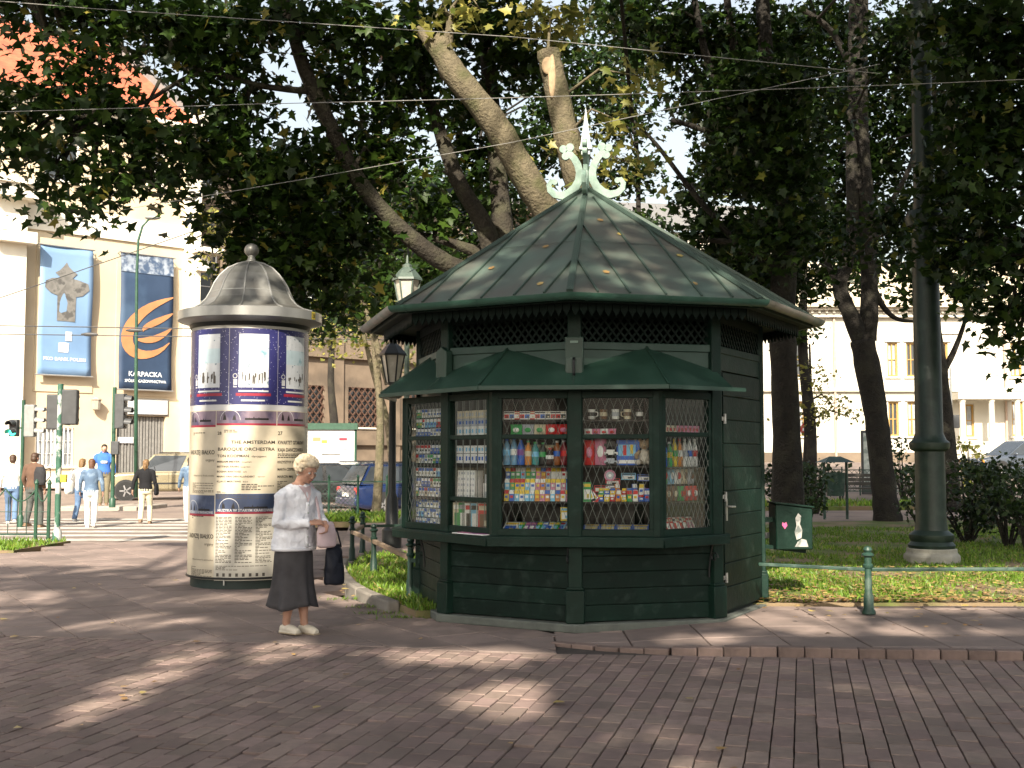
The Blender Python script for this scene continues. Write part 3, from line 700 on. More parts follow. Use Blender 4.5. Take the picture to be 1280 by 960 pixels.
for k in range(4):
    a = 90 * k; b = MB(); X = Matrix.Rotation(R(a), 4, 'Z'); b.X = X; z0_ = ZA - .24
    L = [Vector((p[0], 0, z0_ + p[1])) for p in SC]; W = [p[2] for p in SC]; lft, rgt = [], []
    for i in range(len(L)):
        d = (L[min(i + 1, len(L) - 1)] - L[max(i - 1, 0)]).normalized(); nrm = Vector((-d.z, 0, d.x)); lft.append(L[i] + nrm * W[i] / 2); rgt.append(L[i] - nrm * W[i] / 2)
    for i in range(len(L) - 1):
        vs = [lft[i], rgt[i], rgt[i + 1], lft[i + 1]]; th = .022
        b.add([v + Vector((0, th, 0)) for v in vs] + [v - Vector((0, th, 0)) for v in vs], [[0, 1, 2, 3], [7, 6, 5, 4], [0, 3, 7, 4], [2, 1, 5, 6]])
    for cx, cz, r_ in ((-.165, .705, .042), (-.235, .69, .040), (-.21, .615, .040), (-.325, .345, .030)):
        b.tube([(cx, -.0235, z0_ + cz), (cx, .0235, z0_ + cz)], r_, 16)
    b.build('scroll', m_fin, fin)
V, T = [], []                                      # a few leaves lying on the roof
for a, r in ((-14, 1.35), (9, 1.9), (22, 1.1), (-30, 1.7), (33, 2.05), (-8, 2.1), (14, .8), (40, 1.5)):
    am = 22.5 if a > 0 else -22.5; rf_ = r * C22 / math.cos(R(a - am)); p = kp(rf_, a, ZA + (ZE - ZA) * (r - RA) / (RR - RA) + .012); o_ = len(V)
    for k in range(5): t = k * 1.257 + a; q = kp(1, am); tt = Vector((-q.y, q.x, 0)); up = Vector((-q.x, -q.y, .63)); V.append(p + tt * (.035 * math.cos(t)) + up * (.03 * math.sin(t)))
    T += [(o_, o_ + 1, o_ + 2), (o_, o_ + 2, o_ + 3), (o_, o_ + 3, o_ + 4)]
o = np_mesh('fallen_leaves', [KM @ Vector(v) for v in V], T, m_fall); tag(o, 'few dry leaves lying on the kiosk roof', 'leaves', None, 'stuff')
# newspaper lying on the ledge
# ------------------------------------------------------------------ goods in the display windows (each lies on a shelf: a thing of its own)
def gm(name, col, rough=.4): return mat('goods_' + name, col, rough, .08, 40)
COL = {'red': (.55, .025, .025), 'white': (.8, .8, .78), 'blue': (.03, .12, .5), 'green': (.04, .34, .09), 'yellow': (.75, .55, .04), 'orange': (.58, .22, .04),
       'pink': (.6, .22, .34), 'purple': (.2, .07, .28), 'silver': (.42, .45, .5), 'brown': (.16, .08, .04), 'black': (.02, .02, .02), 'sky': (.2, .5, .75), 'cream': (.6, .53, .38)}
GM = {k: gm(k, v) for k, v in COL.items()}
clear_pet = mat('bottle_blue_plastic', (.16, .33, .5), .12, .1, 10, spec=.7)
def put(o, f, u, z, d, rz=0.0):
    P = KM @ f.p(u, z, d); o.location = P
    ang = math.atan2(f.n.x, -f.n.y)                # angle of the face's normal from -Y
    o.rotation_euler.z = ang + KPHI + rz
    return o
def mesh_only(b, name, mats, smooth=False):
    o = b.build(name, mats, smooth=smooth); me = o.data; bpy.data.objects.remove(o); return me
def put_mesh(me, name, label, cat, group, f, u, z, d, rz=0.0, rx=0.0):
    o = bpy.data.objects.new(name, me); C.objects.link(o); tag(o, label, cat, group); put(o, f, u, z, d, rz); o.rotation_euler.x = rx
    return o
def pack_mesh(w_, d_, h_, c1, c2, c3):
    b = MB(); b.mi = 0; b.box((0, 0, h_ / 2), (w_, d_, h_)); b.mi = 1; b.box((0, -d_ / 2 - .0006, h_ * .8), (w_ * .99, .001, h_ * .34)); b.mi = 2; b.box((0, -d_ / 2 - .0006, h_ * .38), (w_ * .62, .001, h_ * .22))
    return mesh_only(b, 'pack', [GM[c1], GM[c2], GM[c3]])
f45, f0, fr = bayf(-45), bayf(0), bayf(45)
combos = [('red', 'white', 'black'), ('white', 'red', 'black'), ('blue', 'white', 'silver'), ('white', 'blue', 'cream'), ('green', 'white', 'yellow'), ('white', 'green', 'black'), ('silver', 'blue', 'white'), ('cream', 'red', 'brown'), ('sky', 'white', 'blue'), ('white', 'silver', 'blue')]
packs = [pack_mesh(.046, .022, .082, *c) for c in combos]
k = 0
for z, row_ in zip((.845, .937, 1.029, 1.135, 1.227, 1.325, 1.452, 1.544, 1.70, 1.795, 1.89), ('lowest', 'second', 'third', 'fourth', 'fifth', 'sixth', 'seventh', 'eighth', 'ninth', 'tenth', 'topmost')):
    u = -hw + .125; run = random.randrange(10)
    while u < -.05:
        if random.random() < .35: run = random.randrange(10)
        c = combos[run if z > 1.05 else random.choice((2, 3, 6, 8, 9))]; k += 1
        me = packs[combos.index(c)]
        put_mesh(me, 'cigarette_pack', '%s cigarette pack with a %s band in the %s row behind the diamond grille' % (c[0], c[1], row_), 'cigarette pack', 'cigarette packs in rows', f45, u, z, .10 + random.uniform(0, .006))
        u += .0492
# cartons and boxes behind the small serving window
def carton(w_, d_, h_, c1, c2):
    b = MB(); b.mi = 0; b.box((0, 0, h_ / 2), (w_, d_, h_)); b.mi = 1; b.box((0, -d_ / 2 - .0006, h_ * .5), (w_ * .2, .001, h_ * .4)); b.box((w_ * .3, -d_ / 2 - .0006, h_ * .5), (w_ * .16, .001, h_ * .4)); b.box((-w_ * .32, -d_ / 2 - .0006, h_ * .5), (w_ * .14, .001, h_ * .5))
    return mesh_only(b, 'carton', [GM[c1], GM[c2]])
rows = [(1.705, .085, ('white', 'sky')), (1.792, .07, ('silver', 'blue')), (1.865, .07, ('cream', 'silver')), (1.455, .085, ('white', 'blue')), (1.545, .07, ('white', 'sky'))]
for z, h_, c in rows:
    me = carton(.15, .06, h_, *c)
    for i in range(4): put_mesh(me, 'carton', '%s carton with %s emblems stacked behind the serving window' % c, 'carton', 'cartons behind the serving window', f45, .115 + i * .152, z, .12)
me = carton(.135, .09, .052, 'white', 'silver')
for i in range(2):
    for j in range(5): put_mesh(me, 'carton', 'white carton with silver emblems, %s layer of the double stack' % ('lowest', 'second', 'third', 'fourth', 'topmost')[j], 'carton', 'white cartons in the double stack', f45, .13 + i * .14, 1.125 + j * .0525, .14 + j * .002)
b = MB(); b.mi = 0; b.box((0, 0, .075), (.11, .09, .15)); b.mi = 1; b.box((0, 0, .19), (.08, .07, .08)); b.box((0, -.046, .05), (.08, .002, .05))
put_mesh(mesh_only(b, 'till', [GM['white'], GM['silver']]), 'cash_till', 'white cash till beside the double stack of cartons', 'till', None, f45, .50, 1.125, .16)
def leafy(w_, h_, c1, c2, c3, n=3):               # folded newspaper or magazine: leaves, picture and headline
    b = MB(); b.mi = 0; b.box((0, 0, h_ / 2), (w_, .008, h_)); b.mi = 1; b.box((0, -.0046, h_ * .38), (w_ * .8, .001, h_ * .5)); b.mi = 2; b.box((0, -.0046, h_ * .84), (w_ * .9, .001, h_ * .16)); b.box((w_ * .1, -.0052, h_ * .3), (w_ * .3, .001, h_ * .2))
    return mesh_only(b, 'magazine', [GM[c1], GM[c2], GM[c3]])
for i, c in enumerate((('cream', 'green', 'white'), ('green', 'white', 'silver'), ('black', 'brown', 'white'), ('white', 'black', 'red'), ('sky', 'white', 'black'), ('white', 'blue', 'black'), ('red', 'brown', 'cream'), ('brown', 'red', 'white'))):
    put_mesh(leafy(.15, .25, *c), 'magazine', '%s magazine with %s picture and %s headline standing low in the serving window' % c, 'magazine', None, f45, .12 + i * .062, .842, .10 + .02 * (i % 3), rz=R(55 if i < 6 else 15))
# front windows: small cards, bags, bottles, packs, comics
cards = [leafy(.05, .07, *c) for c in (('white', 'red', 'black'), ('white', 'blue', 'black'), ('red', 'white', 'cream'), ('white', 'black', 'cream'))]
names4 = ('red', 'blue', 'white on red', 'black')
for i in range(12): j = i % 3 if i < 8 else random.choice((0, 3)); put_mesh(cards[j], 'playing_card_box', 'small card box with %s print on the top shelf' % names4[j], 'card box', 'card boxes on the top shelf', f0, -hw + .115 + i * .046, 1.845, .11, rx=-.1)
def bag_mesh(w_, h_, c1, c2):
    b = MB(); b.mi = 0; n = 8
    b.rings([(0, 0, 0, w_ / 2, .006), (0, 0, h_ * .08, w_ / 2 * .96, .018), (0, 0, h_ * .5, w_ / 2 * .9, .034), (0, 0, h_ * .9, w_ / 2 * .96, .018), (0, 0, h_, w_ / 2, .005)], 12)
    b.mi = 1; b.ell((0, -.024, h_ * .5), (w_ * .28, .012, h_ * .22), 10, 6)
    return mesh_only(b, 'snack_bag', [GM[c1], GM[c2]], 'auto')
for i, c in enumerate((('green', 'white'), ('silver', 'green'), ('cream', 'green'), ('red', 'white'), ('red', 'pink'))):
    put_mesh(bag_mesh(.11, .10, *c), 'snack_bag', '%s snack bag with %s emblem lying above the bottles' % c, 'snack bag', None, f0, -hw + .20 + i * .105, 1.70, .13)
def bottle_mesh(r, h, body, lab, cap):
    b = MB(); b.mi = 0; b.lathe([(r * .9, 0), (r, .01), (r, h * .22), (r * .94, h * .3), (r, h * .38), (r, h * .6), (r * .8, h * .74), (r * .42, h * .87), (r * .4, h * .93)], 14)
    b.mi = 1; b.lathe([(r * 1.02, h * .36), (r * 1.02, h * .58)], 14, cap=False); b.mi = 2; b.lathe([(r * .48, h * .92), (r * .48, h)], 12)
    return mesh_only(b, 'bottle', [body, GM[lab], GM[cap]], 'auto')
BT = [('sky', clear_pet, 'sky', 'blue'), ('pale blue', clear_pet, 'white', 'blue'), ('dark blue', GM['blue'], 'purple', 'black'), ('orange', GM['orange'], 'cream', 'green'), ('blue-green', gm('teal', (.05, .25, .25)), 'sky', 'green'), ('black', GM['black'], 'green', 'green'), ('dark', gm('cola', (.03, .012, .01)), 'white', 'red'), ('amber', gm('amber', (.3, .1, .03)), 'blue', 'white'), ('tall dark red', gm('wine', (.2, .02, .03)), 'red', 'silver')]
for i, (nm, bo, la, ca) in enumerate(BT):
    h_ = (.235, .245, .24, .215, .205, .20, .15, .215, .22)[i]
    put_mesh(bottle_mesh(.034 if i != 6 else .038, h_, bo, la, ca), 'bottle', '%s drink bottle with %s label on the middle shelf' % (nm, la), 'bottle', None, f0, -hw + .115 + i * .064, 1.44, .12 + .01 * (i % 2))
for i in range(5): put_mesh(bag_mesh(.09, .08, 'cream', 'brown'), 'snack_bag', 'cream snack bag with brown emblem behind the drink bottles', 'snack bag', 'cream bags behind the bottles', f0, -hw + .30 + i * .07, 1.54, .25)
sm = [(a, c) for a in ('red', 'yellow', 'green', 'blue', 'sky', 'white', 'pink', 'silver', 'orange') for c in ('white', 'yellow', 'red', 'blue') if a != c]
cache = {}
b = MB(); f0.box(b, -hw + .09, -.045, 1.12, 1.20, .22, .26); f0.box(b, -hw + .09, -.045, 1.2, 1.3, .26, .30); b.build('stepped_rack', m_shelf, kiosk)
for r_ in range(3):
    for i in range(13):
        c = random.choice(sm[:18] if i < 6 else sm[12:]); kk = (c, r_ == 2)
        if kk not in cache: cache[kk] = pack_mesh(.042, .018, .1, c[0], c[1], random.choice(('white', 'red', 'blue', 'yellow')))
        put_mesh(cache[kk], 'sweet_packet', '%s sweet packet with %s top on the stepped rack below the bottles' % c, 'sweet packet', 'sweet packets on the stepped rack', f0, -hw + .115 + i * .0455, 1.122 + r_ * .098, .10 + r_ * .055, rz=random.gauss(0, .08), rx=-.15)
for i in range(11):
    c = random.choice((('blue', 'sky', 'white'), ('purple', 'white', 'pink'), ('green', 'sky', 'yellow'), ('sky', 'blue', 'red'), ('white', 'blue', 'yellow')))
    put_mesh(leafy(.13, .19, *c), 'comic', '%s comic with %s picture and %s title leaning at the bottom of the front window' % c, 'comic', 'comics at the bottom of the front window', f0, -hw + .12 + i * .052, .842, .12 + .008 * i, rz=R(-12), rx=-1.12)
put_mesh(leafy(.09, .12, 'yellow', 'white', 'sky'), 'comic', 'small yellow booklet stuck upright beside the comics', 'comic', None, f0, -.09, .95, .11, rz=.2, rx=-.1)
# front window beside the mullion: mugs, toys, game box, bear
def mug(c1, c2):
    b = MB(); b.mi = 0; b.lathe([(.030, 0), (.033, .01), (.033, .085), (.029, .085), (.028, .02)], 14); b.tube([(.033, 0, .065), (.055, 0, .06), (.055, 0, .03), (.033, 0, .02)], .005, 6); b.mi = 1; b.lathe([(.0337, .025), (.0337, .06)], 14, cap=False)
    return mesh_only(b, 'mug', [GM[c1], GM[c2]], 'auto')
for i, c in enumerate((('white', 'black'), ('brown', 'cream'), ('white', 'silver'), ('cream', 'brown'), ('black', 'white'))):
    put_mesh(mug(*c), 'mug', '%s mug with %s band on the top shelf' % c, 'mug', None, f0, .14 + i * .105, 1.845, .13, rz=i)
for i in range(4): put_mesh(bag_mesh(.075, .06, 'pink' if i % 2 else 'white', 'red'), 'snack_bag', '%s snack bag with red emblem below the mugs' % ('pink' if i % 2 else 'white'), 'snack bag', 'small bags below the mugs', f0, .11 + i * .07, 1.70, .12)
put_mesh(bag_mesh(.10, .22, 'red', 'pink'), 'toy_bag', 'tall red toy bag hanging beside the pink bag', 'toy bag', None, f0, .12, 1.44, .12)
put_mesh(bag_mesh(.11, .24, 'pink', 'white'), 'toy_bag', 'tall pink toy bag beside the red one', 'toy bag', None, f0, .215, 1.44, .14)
def car_toy(c):
    b = MB(); b.mi = 0; b.box((0, 0, .028), (.12, .045, .024)); b.box((-.005, 0, .05), (.07, .04, .022)); b.mi = 1
    for sx in (-.036, .036):
        for sy in (-.022, .022): b.tube([(sx, sy - .005, .015), (sx, sy + .005, .015)], .014, 10)
    return mesh_only(b, 'toy_car', [GM[c], GM['black']])
for i, c in enumerate(('silver', 'white', 'black')): put_mesh(car_toy(c), 'toy_car', '%s toy car beside the blue game box' % c, 'toy car', None, f0, .31, 1.44 + .075 * i, .13)
b = MB(); b.mi = 0; b.box((0, 0, .11), (.2, .05, .22)); b.mi = 1; b.box((-.01, -.0262, .13), (.15, .002, .10)); b.mi = 2; b.box((-.03, -.028, .13), (.03, .002, .09)); b.mi = 3; b.box((.03, -.028, .14), (.025, .002, .08)); b.mi = 4; b.box((0, -.0262, .03), (.17, .002, .03))
put_mesh(mesh_only(b, 'game', [GM['blue'], GM['sky'], GM['red'], GM['yellow'], GM['white']]), 'game_box', 'blue boxed game with red and yellow figures beside the teddy bear', 'game box', None, f0, .46, 1.44, .15)
m_plush = mat('plush_fur', (.45, .32, .2), .95, .2, 30, .8, 200); m_plush2 = mat('plush_white', (.65, .6, .52), .95, .15, 30, .8, 200)
bear = thing('teddy_bear', 'small tan and white teddy bear sitting by the blue game box', 'teddy bear'); put(bear, f0, .60, 1.44, .13)
b = MB(); b.ell((0, 0, .075), (.05, .04, .07), 12, 8); bo = b.build('body', m_plush2, bear, True)
b = MB(); b.ell((0, 0, .18), (.045, .042, .042), 12, 8); b.ell((0, -.04, .172), (.02, .018, .016)); hd = b.build('head', m_plush, bear, True)
for s in (-1, 1):
    b = MB(); b.ell((s * .035, 0, .215), (.018, .01, .018)); b.build('ear', m_plush, hd, True)
    b = MB(); b.tube([(s * .04, -.01, .12), (s * .07, -.03, .09), (s * .065, -.05, .06)], [.02, .018, .018], 8); b.build('arm', m_plush, bear, True)
    b = MB(); b.tube([(s * .03, -.01, .03), (s * .05, -.05, .022), (s * .055, -.075, .03)], [.024, .022, .022], 8); b.build('leg', m_plush2, bear, True)
b = MB(); b.mi = 0; b.tube([(0, -.012, .05), (0, .012, .05)], .05, 20); b.mi = 1; b.tube([(0, -.014, .05), (0, -.012, .05)], .034, 16); b.mi = 2; b.tube([(0, -.016, .05), (0, -.014, .05)], .014, 12)
put_mesh(mesh_only(b, 'disc', [GM['pink'], GM['silver'], GM['white']]), 'toy_disc', 'round pink toy disc on the shelf below the toy cars', 'toy', None, f0, .30, 1.30, .12)
for i, c in enumerate(('sky', 'black', 'red', 'blue', 'red')): put_mesh(leafy(.13, .06, c, 'white', 'black'), 'sweet_box', 'flat %s sweet box below the toys, %s' % (c, ('rearmost', 'under the disc', 'in the middle', 'by the frame', 'at the mullion')[i]), 'sweet box', None, f0, (.46, .31, .32, .60, .22)[i], (1.31, 1.22, 1.262, 1.3, 1.2)[i], .20)
for i in range(3): put_mesh(leafy(.07, .17, ('green', 'black', 'red')[i], 'white', 'yellow'), 'booklet', '%s booklet hanging tilted beside the mullion' % ('green', 'black', 'red')[i], 'booklet', None, f0, .10 + i * .045, 1.12, .085 + i * .012, rz=.2, rx=-.05).rotation_euler.y = -.35 * i
for i in range(9):
    for j in range(2):
        c = random.choice(sm); put_mesh(cache.setdefault((c, 0), pack_mesh(.045, .018, .06, c[0], c[1], 'white')), 'sweet_packet', '%s sweet packet with %s top heaped below the toys' % c, 'sweet packet', 'sweet packets heaped below the toys', f0, .22 + i * .05, 1.122 + j * .055, .12 + j * .05, rz=random.uniform(-.6, .6), rx=-.3)
for i in range(4):
    for j in range(3): put_mesh(leafy(.14, .19, *(('blue', 'orange', 'white'), ('white', 'blue', 'black'), ('blue', 'cream', 'yellow'))[j]), 'comic', '%s comic in the flat piles under the toys' % ('orange and blue', 'white and blue', 'cream and blue')[j], 'comic', 'comics in flat piles', f0, .13 + i * .145, .845 + j * .014, .10, rx=-1.38)
# side window by the door: white bottles, bags, fanned magazines
for i in range(8):
    nm, bo, la, ca = (('blue', GM['blue'], 'white', 'blue'), ('dark blue', GM['blue'], 'sky', 'white'), ('green', GM['green'], 'yellow', 'white'), ('yellow', GM['yellow'], 'green', 'yellow'), ('orange', GM['orange'], 'white', 'red'), ('white', GM['white'], 'silver', 'white'), ('white', GM['white'], 'blue', 'silver'), ('white', GM['white'], 'red', 'white'))[i]
    put_mesh(bottle_mesh(.027, .22 + .03 * (i > 2), bo, la, ca), 'detergent_bottle', '%s plastic bottle with %s label in the side window by the door' % (nm, la), 'bottle', None, fr, -hw + .12 + i * .064, 1.425, .12)
for i, c in enumerate((('green', 'white'), ('green', 'red'), ('sky', 'white'), ('white', 'red'), ('cream', 'brown'), ('silver', 'brown'))):
    put_mesh(bag_mesh(.085, .15, *c), 'snack_bag', 'standing %s bag with %s emblem below the white bottles' % c, 'snack bag', None, fr, -hw + .13 + i * .085, 1.27, .16)
    put_mesh(bag_mesh(.085, .13, *random.choice((('red', 'white'), ('green', 'red'), ('brown', 'cream')))), 'snack_bag', 'crumpled bag in the lowest bag row below the white bottles', 'snack bag', 'bags in the lowest row', fr, -hw + .13 + i * .085, 1.122, .12)
for i in range(3): put_mesh(carton(.14, .06, .07, 'pink' if i else 'cream', 'red'), 'carton', '%s carton with red emblems above the white bottles' % ('pink' if i else 'cream'), 'carton', 'cartons above the white bottles', fr, -hw + .24 + i * .145, 1.72, .12)
for i in range(9): put_mesh(leafy(.12, .2, *random.choice((('white', 'red', 'black'), ('red', 'white', 'cream'), ('white', 'pink', 'red')))), 'magazine', 'red and white magazine fanned out at the bottom of the side window', 'magazine', 'fanned magazines in the side window', fr, -hw + .16 + i * .05, .845, .11 + i * .008, rz=-.5, rx=-.95)
# folded paper lying on the ledge
paper = MB(); paper.mi = 0; paper.box((0, 0, .004), (.42, .17, .008)); paper.mi = 1; paper.box((.02, 0, .0086), (.36, .13, .001)); paper.mi = 2; paper.box((-.12, 0, .0094), (.14, .10, .001)); paper.mi = 1; paper.box((.1, .02, .0094), (.1, .05, .001))
o = paper.build('newspaper', [GM['white'], gm('magenta', (.3, .04, .22)), GM['pink']]); tag(o, 'magenta and white folded paper lying on the kiosk ledge', 'newspaper'); put(o, f45, .48, .826, -.01, rz=.08)
# ------------------------------------------------------------------ advertising column
CX, CY = -3.17, 14.0; CR = 0.69
col = thing('advertising_column', 'round advertising column covered in concert posters under a grey metal bell roof with ball', 'column', (CX, CY, 0), math.atan2(-CX, CY))
m_zinc = mat('weathered_zinc', (0.19, 0.19, 0.178), .42, .16, 5, .15, 18, metal=.35, second=(.12, .115, .105), sscale=3, slo=.45, shi=.68)
m_zinc2 = mat('bright_zinc', (0.26, 0.26, 0.25), .38, .12, 5, .1, 18, metal=.4)
m_colb = mat('column_base_paint', (0.018, 0.03, 0.026), .6, .2, 9, .3, 40)
m_paper = mat('poster_cream', (0.50, 0.44, 0.335), .38, .10, 5, .3, 6, spec=.5)
m_paper2 = mat('poster_grey_cream', (0.50, 0.475, 0.41), .42, .12, 5, .4, 6, spec=.45)
m_pwhite = mat('poster_white', (0.46, 0.46, 0.47), .38, .05, 4, .06, 9, spec=.5)
m_ink = mat('poster_ink', (0.012, 0.01, 0.01), .5, .1, 20); m_ink2 = mat('poster_grey_ink', (0.07, 0.06, 0.05), .5, .1, 20)
m_pred = mat('poster_red', (0.25, 0.02, 0.04), .45, .1, 20)
def dots_mat(name, base, dot, scale, thr, grad=None):
    if name in MATS: return MATS[name]
    m = mat(name, base, .36, .15, 2.0, spec=.5); n = m.node_tree.nodes; l = m.node_tree.links; bs = n['Principled BSDF']
    src = bs.inputs['Base Color'].links[0].from_socket
    tc = n.new('ShaderNodeTexCoord'); vo = n.new('ShaderNodeTexVoronoi'); vo.inputs['Scale'].default_value = scale; l.new(tc.outputs['Object'], vo.inputs['Vector'])
    lt = n.new('ShaderNodeMath'); lt.operation = 'LESS_THAN'; lt.inputs[1].default_value = thr; l.new(vo.outputs['Distance'], lt.inputs[0])
    mx = n.new('ShaderNodeMix'); mx.data_type = 'RGBA'; l.new(lt.outputs[0], mx.inputs['Factor']); l.new(src, mx.inputs['A']); mx.inputs['B'].default_value = dot + (1,)
    l.new(mx.outputs['Result'], bs.inputs['Base Color']); return m
m_night = dots_mat('poster_night_blue', (0.022, 0.022, 0.10), (0.4, 0.4, 0.5), 34, .16)
m_winter = mat('poster_winter_picture', (0.40, 0.50, 0.55), .36, .06, 8, second=(.10, .24, .30), sscale=9, slo=.56, shi=.7, spec=.5)
m_snow = mat('poster_snow', (0.48, 0.50, 0.53), .36, .05, 8, second=(.12, .17, .22), sscale=22, slo=.62, shi=.7, spec=.5)
m_dusk = mat('poster_dusk', (0.20, 0.15, 0.19), .38, .3, 3, second=(.06, .05, .10), sscale=3, spec=.5)
m_bsky = mat('poster_blue_dusk', (0.035, 0.05, 0.10), .38, .3, 3, second=(.13, .16, .24), sscale=2.5, spec=.5)
b = MB(); b.lathe([(.66, 0), (.66, .115), (.60, .12), (.60, .2)], 48); b.build('base', m_colb, col, 'auto')
b = MB(); b.lathe([(CR - .012, .105), (CR, .115), (CR, 3.06), (.62, 3.06), (.62, 3.2)], 64); b.build('shaft', mat('column_render', (.45, .43, .38), .7, .15, 6, .3, 40), col, 'auto')
b = MB(); b.lathe([(CR + .02, .115), (CR + .02, .135), (CR, .14)], 64, cap=False); b.build('foot_ring', m_iron, col, 'auto')
b = MB(); b.tube([(.25 * CR * -1.5, -CR * .93, .14), (.25 * CR * -1.5, -CR * .95, .05)], .008, 6); b.build('wire_end', m_steel, col)
# rim and bell roof
NS = 10
b = MB(); b.lathe([(.70, 3.06), (.74, 3.10), (.83, 3.115), (.855, 3.13), (.855, 3.235), (.80, 3.25), (.5, 3.26)], 40); b.build('rim', m_zinc2, col, 'auto')
b = MB(); b.lathe([(.70, 3.03), (.72, 3.07), (.70, 3.10)], 48, cap=False); b.build('rim_painted_shade', m_iron, col, 'auto')  # black ring added to paint the shade below the rim
prof = [(.80, 3.245), (.69, 3.275), (.60, 3.325), (.53, 3.40), (.482, 3.49), (.435, 3.60), (.37, 3.70), (.275, 3.79), (.165, 3.845), (.055, 3.875)]
a0 = R(9)
for k in range(NS):
    t0, t1 = a0 + 2 * PI * k / NS, a0 + 2 * PI * (k + 1) / NS; b = MB()
    vs = [(r * math.cos(t), r * math.sin(t), z) for r, z in prof for t in (t0, t1)]
    b.add(vs, [[2 * i, 2 * i + 1, 2 * i + 3, 2 * i + 2] for i in range(len(prof) - 1)]); pn = b.build('roof_panel', m_zinc, col)
    b = MB(); b.tube([(r * math.cos(t0) * 1.004, r * math.sin(t0) * 1.004, z + .002) for r, z in prof], .011, 6); b.build('ridge', m_zinc2, pn)
    b = MB(); r, z = .484, 3.487; b.bar((r * math.cos(t0), r * math.sin(t0), z), (r * math.cos(t1), r * math.sin(t1), z), .008, .012); b.build('lap_joint', m_zinc2, pn)
b = MB(); b.lathe([(.06, 3.86), (.085, 3.875), (.05, 3.90), (.04, 3.935), (.05, 3.95)], 16); b.ell((0, 0, 4.02), (.088, .088, .085), 20, 12); b.build('ball', m_zinc, col, True)
m_tag = mat('yellow_tag', (.62, .48, .04), .5, .08, 20)
def wrap(r): return lambda s, z: Vector((r * math.sin(s / CR), -r * math.cos(s / CR), z))
def arc_sheet(b, s0, s1, z0, z1, r, n=None):
    n = n or max(1, int(abs(s1 - s0) / .05)); w_ = wrap(r); vs = []
    for i in range(n + 1):
        s = lerp(s0, s1, i / n); vs += [w_(s, z0), w_(s, z1)]
    b.add(vs, [[2 * i, 2 * i + 2, 2 * i + 3, 2 * i + 1] for i in range(n)])
rr = .858
b = MB(); w_ = wrap(rr); aa = R(58); b.add([(rr * math.sin(aa + d), -rr * math.cos(aa + d), z) for d, z in ((-.05, 3.14), (.05, 3.14), (.05, 3.23), (-.05, 3.23))], [[0, 1, 2, 3]]); tg = b.build('number_tag', m_tag, col)
b = MB(); b.text('258', 0, 3.16, .075, 'c', .07, fn=lambda x, z: Vector(((rr + .003) * math.sin(aa + x), -(rr + .003) * math.cos(aa + x), z))); b.build('number', m_ink, tg)
def poster(name, s0, s1, z0, z1, m, r=CR + .004, label=None):
    b = MB(); arc_sheet(b, s0, s1, z0, z1, r); arc_sheet(b, s1, s0, z0, z1, r - .0015); o = b.build(name, m, col, True)
    if label: o['label'] = label
    return o
def ink(par, items, m, name='print', r=CR + .0062):
    b = MB()
    for it in items: arc_sheet(b, it[0], it[1], it[2], it[3], r, max(1, int(abs(it[1] - it[0]) / .06)))
    return b.build(name, m, par)
def writing(par, items, m, r=CR + .0064):
    b = MB()
    for body, x, z, size, al, wd in items: b.text(body, x, z, size, al, wd, fn=wrap(r))
    return b.build('lettering', m, par)
def ZC2(y): return 1.52 + (570 - y) / 106.5
def SX(x): return CR * math.asin(max(-.995, min(.995, (x - 311.5) / 71.8)))
# lower layer
poster('backing_paper', -2.2, 2.2, .13, 2.99, m_pwhite, CR + .002)
P0 = .565
for i, c in enumerate((-2, -1, 0, 1, 2)):
    sc = SX(316) + c * P0
    p = poster('concert_poster', sc - P0 / 2 + .003, sc + P0 / 2 - .003, ZC2(507), ZC2(413), m_night, CR + .0045)
    x0, x1 = sc - .17, sc + .17
    ink(p, [(x0, x1, ZC2(486), ZC2(420))], m_snow, 'picture')
    ink(p, [(x0, x1, ZC2(456), ZC2(438))], m_winter, 'picture_trees', CR + .0068)
    fig = [(x0 + .03 + random.random() * .27, 0, 0, 0) for _ in range(16)]
    ink(p, [(q[0], q[0] + .008 + random.random() * .012, ZC2(482 - random.random() * 10), ZC2(474 - random.random() * 8)) for q in fig], m_ink2, 'picture_figures', CR + .0072)
    ink(p, [(x0 + .0, x1, ZC2(491.5), ZC2(489.5)), (x0 + .03, x1 - .04, ZC2(503), ZC2(501)), (x0 - .06, x0 - .015, ZC2(483), ZC2(476)), (x0 - .06, x0 - .02, ZC2(486), ZC2(484.5))], m_pwhite, 'print')
    ink(p, [(x0 - .03, x1 + .03, ZC2(496.5), ZC2(493))], m_pred, 'red_line')
    b = MB(); wf = wrap(CR + .0068); s_, z_ = x0 - .04, ZC2(472)
    for kx in range(12):
        t0, t1 = 2 * PI * kx / 12, 2 * PI * (kx + 1) / 12
        b.add([wf(s_ + .028 * math.cos(t0), z_ + .03 * math.sin(t0)), wf(s_ + .028 * math.cos(t1), z_ + .03 * math.sin(t1)), wf(s_ + .019 * math.cos(t1), z_ + .021 * math.sin(t1)), wf(s_ + .019 * math.cos(t0), z_ + .021 * math.sin(t0))], [[0, 1, 2, 3]])
    b.build('ring_mark', m_pwhite, p)
